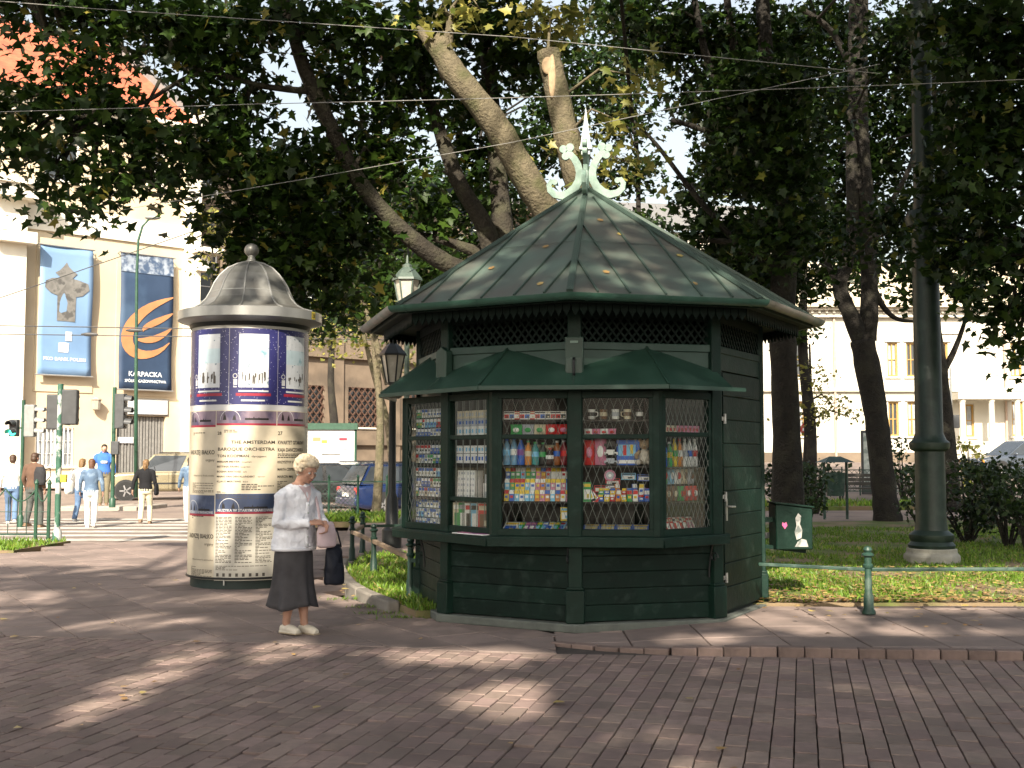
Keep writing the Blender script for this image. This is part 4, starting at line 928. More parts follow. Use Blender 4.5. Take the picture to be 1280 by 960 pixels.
def header(par, s0, s1, y0, y1, night):
    ink(par, [(s0 + .004, s1 - .004, ZC2(y1), ZC2(y0))], m_bsky if night else m_dusk, 'picture')
    w_ = s1 - s0; z0 = ZC2(y1 - 4)
    b = MB(); wf = wrap(CR + .0068)
    for tx, h_ in ((.14, .10), (.16, .07), (.30, .06), (.32, .08), (.55, .03), (.62, .045), (.70, .035), (.78, .02)):
        s_ = s0 + w_ * tx; b.add([wf(s_ - .014, z0), wf(s_ + .014, z0), wf(s_, z0 + h_)], [[0, 1, 2]])
    arc_sheet(b, s0 + w_ * .48, s0 + w_ * .86, z0, z0 + .022, CR + .0067)
    b.build('skyline', m_ink, par)
    b = MB(); ccx, ccz, rr_ = s0 + w_ * .24, z0 + .0, .12
    for kx in range(10):
        t0, t1 = PI * kx / 10, PI * (kx + 1) / 10
        b.add([wf(ccx + rr_ * math.cos(t0), ccz + rr_ * math.sin(t0)), wf(ccx + rr_ * math.cos(t1), ccz + rr_ * math.sin(t1)), wf(ccx + (rr_ - .005) * math.cos(t1), ccz + (rr_ - .007) * math.sin(t1)), wf(ccx + (rr_ - .005) * math.cos(t0), ccz + (rr_ - .007) * math.sin(t0))], [[0, 1, 2, 3]])
    b.build('arc', m_pwhite, par)
    ink(par, [(s0 + .004, s1 - .004, ZC2(y1 + 2.5), ZC2(y1))], m_pred, 'red_line')
    if night: writing(par, [('MUZYKA W STARYM KRAKOWIE', (s0 + s1) / 2, ZC2(y1 - .5), .042, 'c', w_ * .9)], m_pwhite, CR + .0074)
def tiny(par, s0, s1, z0, z1, m, lh=.017, fill=.62):
    z = z1; L = []
    while z > z0:
        s = s0
        while s < s1 - .01:
            w_ = random.uniform(.018, .055); e = min(s1, s + w_); L.append((s, e, z - lh * .5, z)); s = e + .008
            if random.random() > fill + .3: break
        z -= lh
    ink(par, L, m, 'small_print')
sL0, sL1 = -1.05, SX(273); sM0, sM1 = sL1 + .003, SX(343.5); sR0, sR1 = sM1 + .003, sM1 + .52
# middle band
p = poster('concert_poster', sM0, sM1, ZC2(627), ZC2(514), m_paper, CR + .0045); header(p, sM0, sM1, 515, 530, False)
xr = sM1 - .02; W = sM1 - sM0
writing(p, [('28', sM0 + .02, ZC2(544), .05, 'l', .05), ('THE AMSTERDAM', xr, ZC2(555), .052, 'r', W * .71), ('BAROQUE ORCHESTRA', xr, ZC2(563.5), .052, 'r', W * .93)], m_ink)
writing(p, [('TON KOOPMAN', sM0 + .02, ZC2(571.5), .044, 'l', W * .52), ('dyrygent', sM0 + .03 + W * .55, ZC2(571.5), .032, 'l', W * .24), ('MIRIAM MEYER', sM0 + .02, ZC2(578), .028, 'l', W * .38), ('sopran', sM0 + .03 + W * .4, ZC2(578), .024, 'l', W * .15), ('BETTINA PAHN', sM0 + .02, ZC2(584), .028, 'l', W * .36), ('sopran', sM0 + .03 + W * .38, ZC2(584), .024, 'l', W * .15), ('BOGNA BARTOSZ', sM0 + .02, ZC2(590), .028, 'l', W * .4), ('alt', sM0 + .03 + W * .42, ZC2(590), .024, 'l', W * .06), ('MARIO VAN DEN KLUNDERT', sM0 + .02, ZC2(596), .028, 'l', W * .62), ('tenor', sM0 + .03 + W * .65, ZC2(596), .024, 'l', W * .12), ('KLAUS MERTENS', sM0 + .02, ZC2(602), .028, 'l', W * .4), ('bas', sM0 + .03 + W * .42, ZC2(602), .024, 'l', W * .08)], m_ink)
tiny(p, sM0 + W * .44, xr, ZC2(612), ZC2(604), m_ink, .02); tiny(p, sM0 + .02, xr, ZC2(622), ZC2(613), m_ink2, .013); tiny(p, sM0 + .1, sM1 - .05, ZC2(541), ZC2(538), m_ink2, .02)
p = poster('concert_poster', sR0, sR1, ZC2(627), ZC2(514), m_paper, CR + .0046); header(p, sR0, sR1, 515, 530, False); W = sR1 - sR0
writing(p, [('27', sR0 + .015, ZC2(544), .06, 'l', .06), ('KWARTET GITAROWY', sR0 + .015, ZC2(555.5), .06, 'l', W * .88), ('KAJA DANCZOWSKA', sR0 + .015, ZC2(564.5), .06, 'l', W * .84), ('KRZYSZTOF SADŁOWSKI', sR0 + .015, ZC2(579), .042, 'l', W * .78), ('MARTA CZEPIELOWSKA', sR0 + .015, ZC2(588), .042, 'l', W * .72), ('MARCIN MAJ', sR0 + .015, ZC2(597), .042, 'l', W * .44)], m_ink)
tiny(p, sR0 + .015, sR1 - .03, ZC2(572), ZC2(567), m_ink, .02); tiny(p, sR0 + .015, sR1 - .03, ZC2(624), ZC2(601), m_ink2, .018)
for y0, y1, hd in ((514, 619, 0), (617, 720, 1)):
    o_ = 0 if not hd else 102.5
    p = poster('concert_poster', sL0, sL1, ZC2(y1 + (.0 if hd else 6)), ZC2(y0), m_paper, CR + (.0045 if not hd else .005)); header(p, sL1 - .5, sL1, y0 + 1, y0 + 18 + (6 if hd else 0), bool(hd))
    writing(p, [('ANDRZEJ BIAŁKO', sL1 - .012, ZC2(568 + o_), .07, 'r', .47), ('organy', sL1 - .012, ZC2(576.5 + o_), .045, 'r', .13)], m_ink)
    writing(p, [('Filharmonia Krakowska', sL1 - .012, ZC2(595 + o_), .026, 'r', .36)], m_ink2)
    tiny(p, sL1 - .4, sL1 - .02, ZC2(615 + o_ * .985), ZC2(603 + o_), m_ink2, .014); tiny(p, sL1 - .4, sL1 - .15, ZC2(544 + o_), ZC2(541 + o_), m_ink2, .02)
p = poster('concert_poster', sM0, sM1, ZC2(721), ZC2(615), m_paper2, CR + .005, 'pale festival programme poster in three columns under a blue dusk skyline'); header(p, sM0, sM1, 616, 638, True); W = sM1 - sM0
for i in range(3): tiny(p, sM0 + .015 + i * W * .325, sM0 + W * (.29 + .325 * i), ZC2(699), ZC2(644), m_ink2, .0165, .5)
tiny(p, sM0 + .02, sM1 - .02, ZC2(708), ZC2(703), m_ink2, .014)
for pp, s0, s1, y in ((p, sM0, sM1, 714), ):
    b = MB(); ink(pp, [(s0 + .03 + i * .075, s0 + .06 + i * .075, ZC2(y + 2), ZC2(y - 2)) for i in range(8)], m_ink2, 'logo_row')
p = poster('concert_poster', sR0, sR1 + .2, ZC2(720), ZC2(626), m_pwhite, CR + .0048); header(p, sR0, sR0 + .5, 627, 640, True); ink(p, [(sR0 + .02, sR0 + .5, ZC2(690), ZC2(645))], m_night, 'picture'); tiny(p, sR0 + .02, sR1, ZC2(716), ZC2(694), m_ink2, .02)
p = poster('concert_poster', sR1 + .004, sR1 + .6, ZC2(625), ZC2(514), m_paper2, CR + .0045); header(p, sR1 + .006, sR1 + .55, 515, 532, False)
p = poster('concert_poster', sL0 - .56, sL0 - .004, ZC2(718), ZC2(514), m_paper2, CR + .0045); header(p, sL0 - .54, sL0 - .02, 515, 532, False)
# ------------------------------------------------------------------ buildings
m_beige = mat('beige_render', (0.55, 0.455, 0.32), .85, .06, 1.2, .15, 12, second=(.49, .40, .28), sscale=.25)
m_cream = mat('cream_stone', (0.70, 0.66, 0.56), .8, .06, 1.5, .1, 12)
m_tan = mat('tan_stone', (0.165, 0.125, 0.09), .85, .15, 1.6, .3, 9, second=(.11, .085, .063), sscale=.6)
m_tile = None
def tile_mat():
    m = mat('red_roof_tile', (0.42, 0.115, 0.06), .75, .16, 3, second=(.34, .09, .05), sscale=1.2); n = m.node_tree.nodes; l = m.node_tree.links
    tc = n.new('ShaderNodeTexCoord'); wv = n.new('ShaderNodeTexWave'); wv.wave_type = 'BANDS'; wv.bands_direction = 'Z'; wv.wave_profile = 'SAW'; wv.inputs['Scale'].default_value = 1.25; wv.inputs['Distortion'].default_value = .25; wv.inputs['Detail Scale'].default_value = 6
    l.new(tc.outputs['Object'], wv.inputs['Vector']); bp = n.new('ShaderNodeBump'); bp.inputs['Strength'].default_value = 1; bp.inputs['Distance'].default_value = .08
    l.new(wv.outputs['Fac'], bp.inputs['Height']); l.new(bp.outputs['Normal'], n['Principled BSDF'].inputs['Normal']); return m
m_tile = tile_mat()
m_ww = mat('white_window_paint', (0.66, 0.66, 0.63), .5, .06, 6)
m_wd = mat('dark_window_glass', (0.035, 0.04, 0.045), .08, .3, 1.5, spec=.8)
m_wgrey = mat('pale_window_glass', (0.32, 0.34, 0.36), .08, .3, 1.2, spec=.8)
m_ochre = mat('ochre_window_frame', (0.33, 0.20, 0.06), .6, .12, 6)
m_grille_d = mat('window_bars_iron', (0.09, 0.05, 0.035), .6, .15, 10)
m_slate = mat('grey_roof_sheet', (0.16, 0.155, 0.15), .5, .12, 4)
def house_window(par, x, z, w_, h_, fm=m_ww, gm_=m_wd, dep=.18, bars=(1, 2), name='window', sill=True, y0=0.0):
    b = MB(); t = .09
    b.box((x - w_ / 2 + t / 2, y0 + .05, z), (t, .12, h_)); b.box((x + w_ / 2 - t / 2, y0 + .05, z), (t, .12, h_)); b.box((x, y0 + .05, z + h_ / 2 - t / 2), (w_ - 2 * t, .12, t)); b.box((x, y0 + .05, z - h_ / 2 + t / 2), (w_ - 2 * t, .12, t))
    for i in range(bars[0]): b.box((x - w_ / 2 + w_ * (i + 1) / (bars[0] + 1), y0 + .05, z), (.07, .09, h_ - 2 * t))
    for i in range(bars[1]): b.box((x, y0 + .052, z - h_ / 2 + h_ * (i + 1) / (bars[1] + 1)), (w_ - 2 * t, .07, .05))
    o = b.build(name, fm, par)
    b = MB(); b.box((x, y0 + .085, z), (w_ - .02, .02, h_ - .02)); b.build('pane', gm_, o)
    if sill: b = MB(); b.box((x, y0 - .06, z - h_ / 2 - .05), (w_ + .3, .3, .1)); b.build('sill', m_cream, o)
    return o
def wall_with_holes(name, par, x0, x1, z0, z1, holes, m, th=.4):   # front wall on y=0..th with real openings
    xs = sorted(set([x0, x1] + [h[0] for h in holes] + [h[1] for h in holes])); zs = sorted(set([z0, z1] + [h[2] for h in holes] + [h[3] for h in holes])); b = MB()
    vid = {}
    def V(x, y, z):
        if (x, y, z) not in vid: vid[(x, y, z)] = len(b.v); b.v.append((x, y, z))
        return vid[(x, y, z)]
    def solid(i, j):
        if not (0 <= i < len(xs) - 1 and 0 <= j < len(zs) - 1): return False
        cx, cz = (xs[i] + xs[i + 1]) / 2, (zs[j] + zs[j + 1]) / 2
        return not any(h[0] < cx < h[1] and h[2] < cz < h[3] for h in holes)
    def q(*p): b.f.append([V(*a) for a in p]); b.m.append(0)
    for i in range(len(xs) - 1):
        for j in range(len(zs) - 1):
            if not solid(i, j): continue
            a, c, d, e = xs[i], xs[i + 1], zs[j], zs[j + 1]
            q((a, 0, d), (c, 0, d), (c, 0, e), (a, 0, e)); q((c, th, d), (a, th, d), (a, th, e), (c, th, e))
            if not solid(i - 1, j): q((a, th, d), (a, 0, d), (a, 0, e), (a, th, e))
            if not solid(i + 1, j): q((c, 0, d), (c, th, d), (c, th, e), (c, 0, e))
            if not solid(i, j - 1): q((a, th, d), (c, th, d), (c, 0, d), (a, 0, d))
            if not solid(i, j + 1): q((a, 0, e), (c, 0, e), (c, th, e), (a, th, e))
    return b.build(name, m, par)

# beige building with banners: facade along (0.737, 0.676); local x runs along it, local -y looks to the square
FD = R(42.5); FO = Vector((-23.2, 58.0, 0.0))
# facade x (m) from a picture column, height from a row
def fx(px): 
    k = (px - 640) / F_PX; dx, dy = math.cos(FD), math.sin(FD)
    return (k * FO.y - FO.x) / (dx - k * dy)
def fz(px, py): u = fx(px); Y = FO.y + u * math.sin(FD); return A(px, py, Y).z
bei = thing('beige_building', 'tall beige building with red tiled roof, stone pilasters and two hanging blue banners', 'building', FO, FD)
H = [(fx(45), fx(93), fz(66, 583), fz(66, 535)), (fx(146), fx(207), fz(175, 610), fz(175, 520)), (fx(48), fx(92), fz(70, 226), fz(70, 176)), (fx(180), fx(200), fz(190, 232), fz(190, 190))]
X0, X1, ZTOP = -30.0, fx(243), fz(60, 128)
wall_with_holes('wall', bei, X0, X1, -0.3, ZTOP, H, m_beige)
b = MB(); b.box(((X0 + X1) / 2, 7.5, ZTOP / 2), (X1 - X0 - .2, 14, ZTOP - .4)); b.build('core', m_beige, bei)
b = MB(); b.box(((X0 + X1) / 2, -.05, (fz(120, 268) + fz(120, 298)) / 2), (X1 - X0, .14, fz(120, 268) - fz(120, 298) - .05)); b.build('stone_band', m_cream, bei)
for i, (za, zb, o_) in enumerate(((ZTOP - .9, ZTOP - .5, .25), (ZTOP - .5, ZTOP - .15, .5), (ZTOP - .15, ZTOP + .05, .8))):
    b = MB(); b.box(((X0 + X1) / 2, -o_ / 2 + .1, (za + zb) / 2), (X1 - X0 + o_, o_ + .2, zb - za)); b.build('cornice', m_cream, bei)
b = MB(); b.box(((X0 + X1) / 2, -.06, fz(60, 596) / 2), (X1 - X0, .12, .8)); b.build('plinth', m_cream, bei)
for pa, pb in ((-18, 21), (226, 244)):                # pilasters
    x0, x1 = fx(pa), fx(pb); b = MB(); b.box(((x0 + x1) / 2, -.35 if pa < 0 else -.15, (ZTOP - 1) / 2 if pa > 0 else fz(5, 240) / 2), (x1 - x0, .8 if pa < 0 else .4, ZTOP - 1 if pa > 0 else fz(5, 240))); b.build('pilaster', m_cream, bei)
x0, x1 = fx(-18), fx(21)
for za, zb, o_ in ((fz(10, 252), fz(10, 236), .8), (fz(10, 236), fz(10, 230), 1.1), (fz(10, 307), fz(10, 293), .6)):
    b = MB(); b.box(((x0 + x1) / 2, -.55, (za + zb) / 2), (x1 - x0 + o_, .9 + o_, zb - za)); b.build('pilaster_capital', m_cream, bei)
b = MB(); b.box((fx(248), -.5, fz(248, 316)), (1.5, 1.4, .28)); b.box((fx(244), -.3, fz(244, 330)), (.7, .7, .9)); b.build('console', m_cream, bei)
rz0, rz1 = ZTOP + .05, ZTOP + 6.0                   # roof slope towards the square with a grey gable parapet
b = MB(); b.ext([(X0, -.7, rz0), (X1 - .3, -.7, rz0), (X1 - 2.6, 6.5, rz1), (X0, 6.5, rz1)], (0, .1, .25)); rf = b.build('roof', m_tile, bei)
b = MB(); b.bar((X1 - .2, -.6, rz0 + .25), (X1 - 2.4, 6.5, rz1 + .3), .55, .5); b.build('gable_parapet', m_slate, rf)
b = MB(); b.box((X1 - .1, -.3, rz0 + .5), (1.3, 1.2, 1.0)); b.build('parapet_block', m_cream, rf)
b = MB(); b.ext([(X1 - .4, .2, rz0), (X1 - .4, 14, rz0), (X1 - 2.6, 6.5, rz1)], (-.3, 0, 0)); b.build('gable', m_beige, rf)
for h in H[2:]: house_window(bei, (h[0] + h[1]) / 2, (h[2] + h[3]) / 2, h[1] - h[0], h[3] - h[2], m_ww, m_wd, bars=(1, 1), y0=.12)
wn = house_window(bei, (H[0][0] + H[0][1]) / 2, (H[0][2] + H[0][3]) / 2, H[0][1] - H[0][0], H[0][3] - H[0][2], m_ww, m_wgrey, bars=(3, 2), y0=.1)
b = MB()
for i in range(9): x = lerp(H[0][0], H[0][1], (i + .5) / 9); b.box((x, -.03, (H[0][2] + H[0][3]) / 2), (.04, .04, H[0][3] - H[0][2]))
b.build('window_bars', m_ww, wn)
# folding gate
xg0, xg1, zg0, zg1 = H[1]; gate = MB(); gate.box(((xg0 + xg1) / 2, .3, (zg0 + zg1) / 2), (xg1 - xg0, .1, zg1 - zg0)); gate = gate.build('gate', mat('gate_grey', (.10, .10, .095), .6, .15, 5), bei)
for i in range(16):
    x = lerp(xg0, xg1, (i + .5) / 16); b = MB(); b.box((x, .22 + .03 * (i % 2), (zg0 + zg1) / 2), (.10, .08, zg1 - zg0 - .1)); b.build('slat', mat('gate_slat', (.19, .185, .175), .6, .15, 5), gate)
b = MB(); b.box((lerp(xg0, xg1, .2), .14, fz(152, 550)), (.9, .04, .32)); b.build('notice', m_pwhite, gate)
b = MB(); b.box(((xg0 + xg1) / 2 + .3, -.06, fz(182, 509)), (xg1 - xg0 - .5, .12, .75)); sg = b.build('sign_panel', m_pwhite, bei)
b = MB(); b.box(((xg0 + xg1) / 2 + .3, -.04, fz(182, 509)), (xg1 - xg0 - .38, .06, .87)); b.build('sign_frame', m_slate, sg)
b = MB(); xl, zl_ = fx(117), fz(117, 506); b.lathe([(.12, -.3), (.2, -.25), (.24, .2), (.3, .25), (.1, .4)], 8, c=(xl, -.3, zl_)); b.bar((xl, -.3, zl_ + .2), (xl, .02, zl_ + .25), .06, .06); b.build('wall_lantern', mat('lantern_stone', (.3, .27, .22), .7, .1, 5), bei)
# recess frames behind the banners, and the banners themselves (they hang: things of their own)
def frame_panel(pa, pb, ya, yb):
    x0, x1, z0, z1 = fx(pa), fx(pb), fz((pa + pb) / 2, yb), fz((pa + pb) / 2, ya); b = MB()
    b.box(((x0 + x1) / 2, -.02, (z0 + z1) / 2), (x1 - x0, .08, z1 - z0)); return b.build('facade_panel', m_beige, bei)
frame_panel(40, 114, 312, 490); frame_panel(142, 217, 330, 495)
def banner(label, pa, pb, ya, yb, m):
    x0, x1, z0, z1 = fx(pa), fx(pb), fz((pa + pb) / 2, yb), fz((pa + pb) / 2, ya); t = thing('banner', label, 'banner', FO, FD)
    b = MB(); nx, nz = 10, 16; vs = []
    fn = lambda x, z: Vector((x, -.42 + .05 * math.sin((z - z0) * 1.1) + .035 * math.sin((x - x0) * 2.2 + z), z))
    vs = [fn(lerp(x0, x1, i / nx), lerp(z0, z1, j / nz)) for j in range(nz + 1) for i in range(nx + 1)]
    fs = [[j * (nx + 1) + i, j * (nx + 1) + i + 1, (j + 1) * (nx + 1) + i + 1, (j + 1) * (nx + 1) + i] for j in range(nz) for i in range(nx)]
    b.add(vs, fs); cl = b.build('cloth', m, t, True); s = cl.modifiers.new('s', 'SOLIDIFY'); s.thickness = .012
    for z in (z0, z1): b = MB(); b.tube([(x0 - .1, -.42, z), (x1 + .1, -.42, z)], .04, 8); b.build('batten', m_steel, t)
    for x in (x0, x1): b = MB(); b.tube([(x, -.42, z1), (x, .02, z1)], .025, 6); b.build('stay', m_steel, t)
    return t, x0, x1, z0, z1, (lambda x, z: fn(x, z) + Vector((0, -.03, 0)))
m_lb = mat('banner_light_blue', (0.14, 0.24, 0.40), .6, .12, .6, second=(.20, .31, .46), sscale=.22, slo=.4, shi=.7)
m_db = mat('banner_dark_blue', (0.024, 0.045, 0.090), .6, .15, .8, second=(.045, .08, .14), sscale=.3)
m_bwh = mat('banner_print_white', (.72, .74, .76), .6, .05, 3); m_bor = mat('banner_print_orange', (.42, .19, .085), .6, .1, 2)
m_bst = mat('banner_print_statue', (.17, .165, .155), .7, .3, 2.5, second=(.08, .078, .075), sscale=2.5)
t, x0, x1, z0, z1, fn = banner('light blue banner with a grey carved bust and white lettering hung on the beige wall', 41, 108, 310, 470, m_lb); W = x1 - x0; Hh = z1 - z0
def blob(par, pts, m, name, fn=fn, x0=x0, z0=z0, W=W, Hh=Hh): 
    b = MB(); c = (sum(p[0] for p in pts) / len(pts), sum(p[1] for p in pts) / len(pts)); n = len(pts)
    b.add([fn(x0 + W * c[0], z0 + Hh * c[1])] + [fn(x0 + W * p[0], z0 + Hh * p[1]) for p in pts], [[0, i + 1, (i + 1) % n + 1] for i in range(n)]); return b.build(name, m, par)
blob(t, [(.33, .42), (.67, .42), (.68, .615), (.80, .625), (.93, .675), (.90, .725), (.74, .745), (.62, .755), (.60, .775), (.70, .795), (.62, .815), (.54, .845), (.50, .88), (.44, .845), (.36, .81), (.28, .79), (.40, .775), (.38, .755), (.22, .745), (.10, .72), (.09, .67), (.20, .63), (.32, .615)], m_bst, 'printed_bust')
blob(t, [(.50, .27), (.62, .27), (.62, .34), (.50, .34)], m_bwh, 'printed_mark'); blob(t, [(.38, .18), (.56, .18), (.57, .25), (.48, .255), (.38, .25)], m_bwh, 'printed_mark')
b = MB(); b.text('PKO BANK POLSKI', (x0 + x1) / 2, z0 + Hh * .115, W * .085, 'c', W * .78, fn=lambda x, z: fn(x, z)); b.build('lettering', m_bwh, t)
t, x0, x1, z0, z1, fn2 = banner('dark blue banner with an orange wing emblem and white lettering hung on the beige wall', 143, 209, 320, 488, m_db); W = x1 - x0; Hh = z1 - z0
def stroke(par, cl, m, name):                        # tapering stroke: (x, z, width)
    b = MB(); vs = []
    for i, (x, z, w_) in enumerate(cl):
        a = cl[max(i - 1, 0)]; c = cl[min(i + 1, len(cl) - 1)]; d = Vector(((c[0] - a[0]) * W, (c[1] - a[1]) * Hh)); d.normalize(); n_ = Vector((-d.y, d.x))
        for s_ in (1, -1): vs.append(fn2(x0 + W * x + s_ * n_.x * w_ * W / 2, z0 + Hh * z + s_ * n_.y * w_ * W / 2))
    b.add(vs, [[2 * i, 2 * i + 1, 2 * i + 3, 2 * i + 2] for i in range(len(cl) - 1)]); return b.build(name, m, par)
def curve(pts, n=14):
    out = []
    for k in range(n + 1):
        t = k / n; a = [[lerp(p[j], q[j], t) for j in range(3)] for p, q in zip(pts[:-1], pts[1:])]
        while len(a) > 1: a = [[lerp(p[j], q[j], t) for j in range(3)] for p, q in zip(a[:-1], a[1:])]
        out.append(a[0])
    return out
stroke(t, curve([(.99, .70, .02), (.5, .62, .2), (-.05, .52, .22), (-.02, .30, .26), (.1, .22, .2), (.6, .20, .16), (.95, .36, .02)], 20), m_bor, 'printed_wing')
stroke(t, curve([(.99, .58, .02), (.7, .50, .2), (.40, .47, .09), (.42, .43, .03)]), m_bor, 'printed_wing'); stroke(t, curve([(.98, .47, .02), (.7, .36, .2), (.45, .36, .1), (.32, .37, .03)]), m_bor, 'printed_wing')
b = MB(); b.text('KARPACKA', (x0 + x1) / 2, z0 + Hh * .10, W * .12, 'c', W * .62, fn=lambda x, z: fn2(x, z)); b.build('lettering', m_bwh, t); b = MB(); b.text('SPÓŁKA GAZOWNICTWA', (x0 + x1) / 2, z0 + Hh * .055, W * .07, 'c', W * .78, fn=lambda x, z: fn2(x, z)); b.build('lettering', m_bwh, t)
b = MB(); vs = [fn2(lerp(x0, x1, i / 10), lerp(z1 - Hh * .14, z1, j / 2)) for j in range(3) for i in range(11)]; b.add(vs, [[j * 11 + i, j * 11 + i + 1, (j + 1) * 11 + i + 1, (j + 1) * 11 + i] for j in range(2) for i in range(10)]); b.build('pale_top_print', mat('banner_pale_top', (.26, .30, .36), .6, .2, 3, second=(.05, .08, .14), sscale=4, slo=.42, shi=.6), t)

# tan stone building further along, set back
tan = thing('tan_stone_building', 'tall tan stone building with barred windows behind the parked cars', 'building', FO + Vector((math.cos(FD), math.sin(FD), 0)) * fx(246) + Vector((math.sin(FD) * -1, math.cos(FD), 0)) * 1.4, FD)
TX = lambda px: fx(px) - fx(246)
def tz(px, py): return fz(px, py)
holes = []; rows = [(545, 480), (400, 330), (275, 215)]
for pc in (262, 330, 401, 470, 545, 620, 700):
    for r_ in rows:
        w_ = 1.1; x = TX(pc); z0, z1 = fz(400, r_[0]) , fz(400, r_[1]); holes.append((x - w_, x + w_, z0 + .6, z1))
wall_with_holes('wall', tan, 0, TX(790), -.3, 19.0, holes, m_tan)
b = MB(); b.box((TX(790) / 2, 7, 9.3), (TX(790) - .3, 13, 18.6)); b.build('core', m_tan, tan)
for h in holes:
    wn = house_window(tan, (h[0] + h[1]) / 2, (h[2] + h[3]) / 2, h[1] - h[0], h[3] - h[2], m_ww if h[2] > 5 else m_grille_d, m_wd, bars=(1, 2), y0=.12)
    if h[2] < 5:
        b = MB(); f_ = Face.__new__(Face); f_.n = Vector((0, -1, 0)); f_.t = Vector((1, 0, 0)); f_.o = Vector((0, 0, 0)); lattice(b, f_, h[0], h[1], h[2], h[3], .45, 1.2, .06, .05, -.05); b.build('window_bars', m_grille_d, wn)
for z, o_ in ((fz(400, 552), .25), (fz(400, 440), .3), (fz(400, 300), .3), (18.8, .9)):
    b = MB(); b.box((TX(790) / 2, -o_ / 2, z), (TX(790), o_, .35)); b.build('string_course', m_tan, tan)
for pc in (296, 366, 436, 508, 582, 660): b = MB(); b.box((TX(pc), -.09, 9.3), (.9, .18, 18.6)); b.build('pilaster', m_tan, tan)
b = MB(); b.ext([(-.2, -1, 19.0), (TX(790), -1, 19.0), (TX(790), 6, 20.6), (-.2, 6, 20.6)], (0, 0, .2)); b.build('roof', m_slate, tan)

# white villa behind the park
VY = 62.0; vx = lambda px: (px - 640) / F_PX * VY; vz = lambda py: 1.52 + (570 - py) / F_PX * VY
m_villa = mat('white_villa_render', (0.50, 0.47, 0.405), .85, .05, 1.5, .1, 10)
vil = thing('white_villa', 'two-storey white villa with ochre window frames and pale sheet roof behind the park trees', 'building', (0, VY, 0), R(1.0))
vh = []
for pc, w_ in ((998, 20), (1120, 13), (1144, 13), (1184, 13), (1210, 13), (1277, 14), (1310, 14), (1380, 14), (935, 16)):
    for r_ in ((427, 470), (502, 545)): vh.append((vx(pc - w_ / 2), vx(pc + w_ / 2), vz(r_[1]), vz(r_[0])))
vh = [h for h in vh if not (vx(1195) < h[0] < vx(1220) and h[2] < 6)]; vh.append((vx(1203), vx(1222), vz(546), vz(505)))
VX0, VX1, VZT = vx(820), vx(1460), vz(384)
wall_with_holes('wall', vil, VX0, VX1, 0.5, VZT, vh, m_villa, .35)
b = MB(); b.box(((VX0 + VX1) / 2, 6, VZT / 2 + .3), (VX1 - VX0 - .2, 11, VZT - .4)); b.build('core', m_villa, vil)
for h in vh:
    o = house_window(vil, (h[0] + h[1]) / 2, (h[2] + h[3]) / 2, h[1] - h[0], h[3] - h[2], m_ochre, m_wd if random.random() < .5 else m_wgrey, bars=(1, 1), y0=.1)
    b = MB(); b.box(((h[0] + h[1]) / 2, -.04, h[3] + .12), (h[1] - h[0] + .3, .1, .16)); b.build('lintel', m_villa, o)
b = MB(); b.box(((VX0 + VX1) / 2, -.05, vz(572)), (VX1 - VX0, .14, .55)); b.build('plinth', m_tan, vil)
for z, o_, h_ in ((vz(487), .22, .18), (vz(392), .3, .3), (vz(385), .55, .2)): b = MB(); b.box(((VX0 + VX1) / 2, -o_ / 2, z), (VX1 - VX0 + o_, o_, h_)); b.build('cornice', m_villa, vil)
for i in range(70): x = lerp(VX0, VX1, (i + .5) / 70); b = MB(); b.box((x, -.3, vz(389)), (.12, .3, .14)); b.build('bracket', m_villa, vil)
b = MB(); b.ext([(VX0 - .6, -.8, VZT), (VX1 + .6, -.8, VZT), (VX1 - 3, 6, VZT + 3.4), (VX0 + 3, 6, VZT + 3.4)], (0, 0, .15)); rf = b.build('roof', mat('pale_roof_sheet', (.50, .43, .32), .6, .1, 2), vil)
for i in range(36): x = lerp(VX0, VX1, i / 36); b = MB(); b.bar((x, -.75, VZT + .18), (lerp(x, (VX0 + VX1) / 2, .13), 5.9, VZT + 3.55), .05, .07); b.build('seam', mat('pale_roof_seam', (.42, .35, .26), .6, .1, 2), rf)
for pc in (1046, 1262): b = MB(); b.tube([(vx(pc), -.1, .6), (vx(pc), -.1, VZT - .3)], .07, 8); b.build('drainpipe', mat('drainpipe_paint', (.40, .30, .24), .5, .1, 4), vil)
# porch with slab roof and columns
b = MB(); b.box((vx(1228), -.8, vz(496)), (vx(1268) - vx(1186), 1.7, .35)); po = b.build('porch_roof', m_villa, vil)
for pc in (1194, 1230, 1262): b = MB(); b.lathe([(.22, 0), (.22, .15), (.16, .2), (.14, vz(500) - vz(552) - .2), (.22, vz(500) - vz(552))], 12, c=(vx(pc), -1.4, vz(552))); b.build('porch_column', m_villa, po)
b = MB(); b.box((vx(1228), -.9, vz(563)), (vx(1275) - vx(1180), 1.9, .9)); b.build('porch_base', m_villa, po)
for pc in (998, 1180): b = MB(); x = vx(pc); b.ext([(x - 1.1, -.1, vz(416)), (x + 1.1, -.1, vz(416)), (x, -.1, vz(408))], (0, .12, 0)); b.build('pediment', m_villa, vil)
# pale house seen through the gap beside the kiosk roof
hs = thing('distant_house', 'distant pale house glimpsed past the kiosk roof', 'building', (A(850, 400, 95).x, 95, 0), R(8))
wall_with_holes('wall', hs, -14, 9, 0, 20, [(x - .7, x + .7, z, z + 2.2) for x in (-11, -7.5, -4, -.5, 3, 6.5) for z in (4, 8.5, 13, 16.5)], m_villa)
b = MB(); b.box((-2.5, 6, 9.9), (22.6, 11, 19.6)); b.build('core', m_wd, hs)
b = MB(); b.ext([(-14.5, -.8, 20), (9.5, -.8, 20), (9.5, 6, 23.5), (-14.5, 6, 23.5)], (0, 0, .2)); b.build('roof', m_slate, hs)
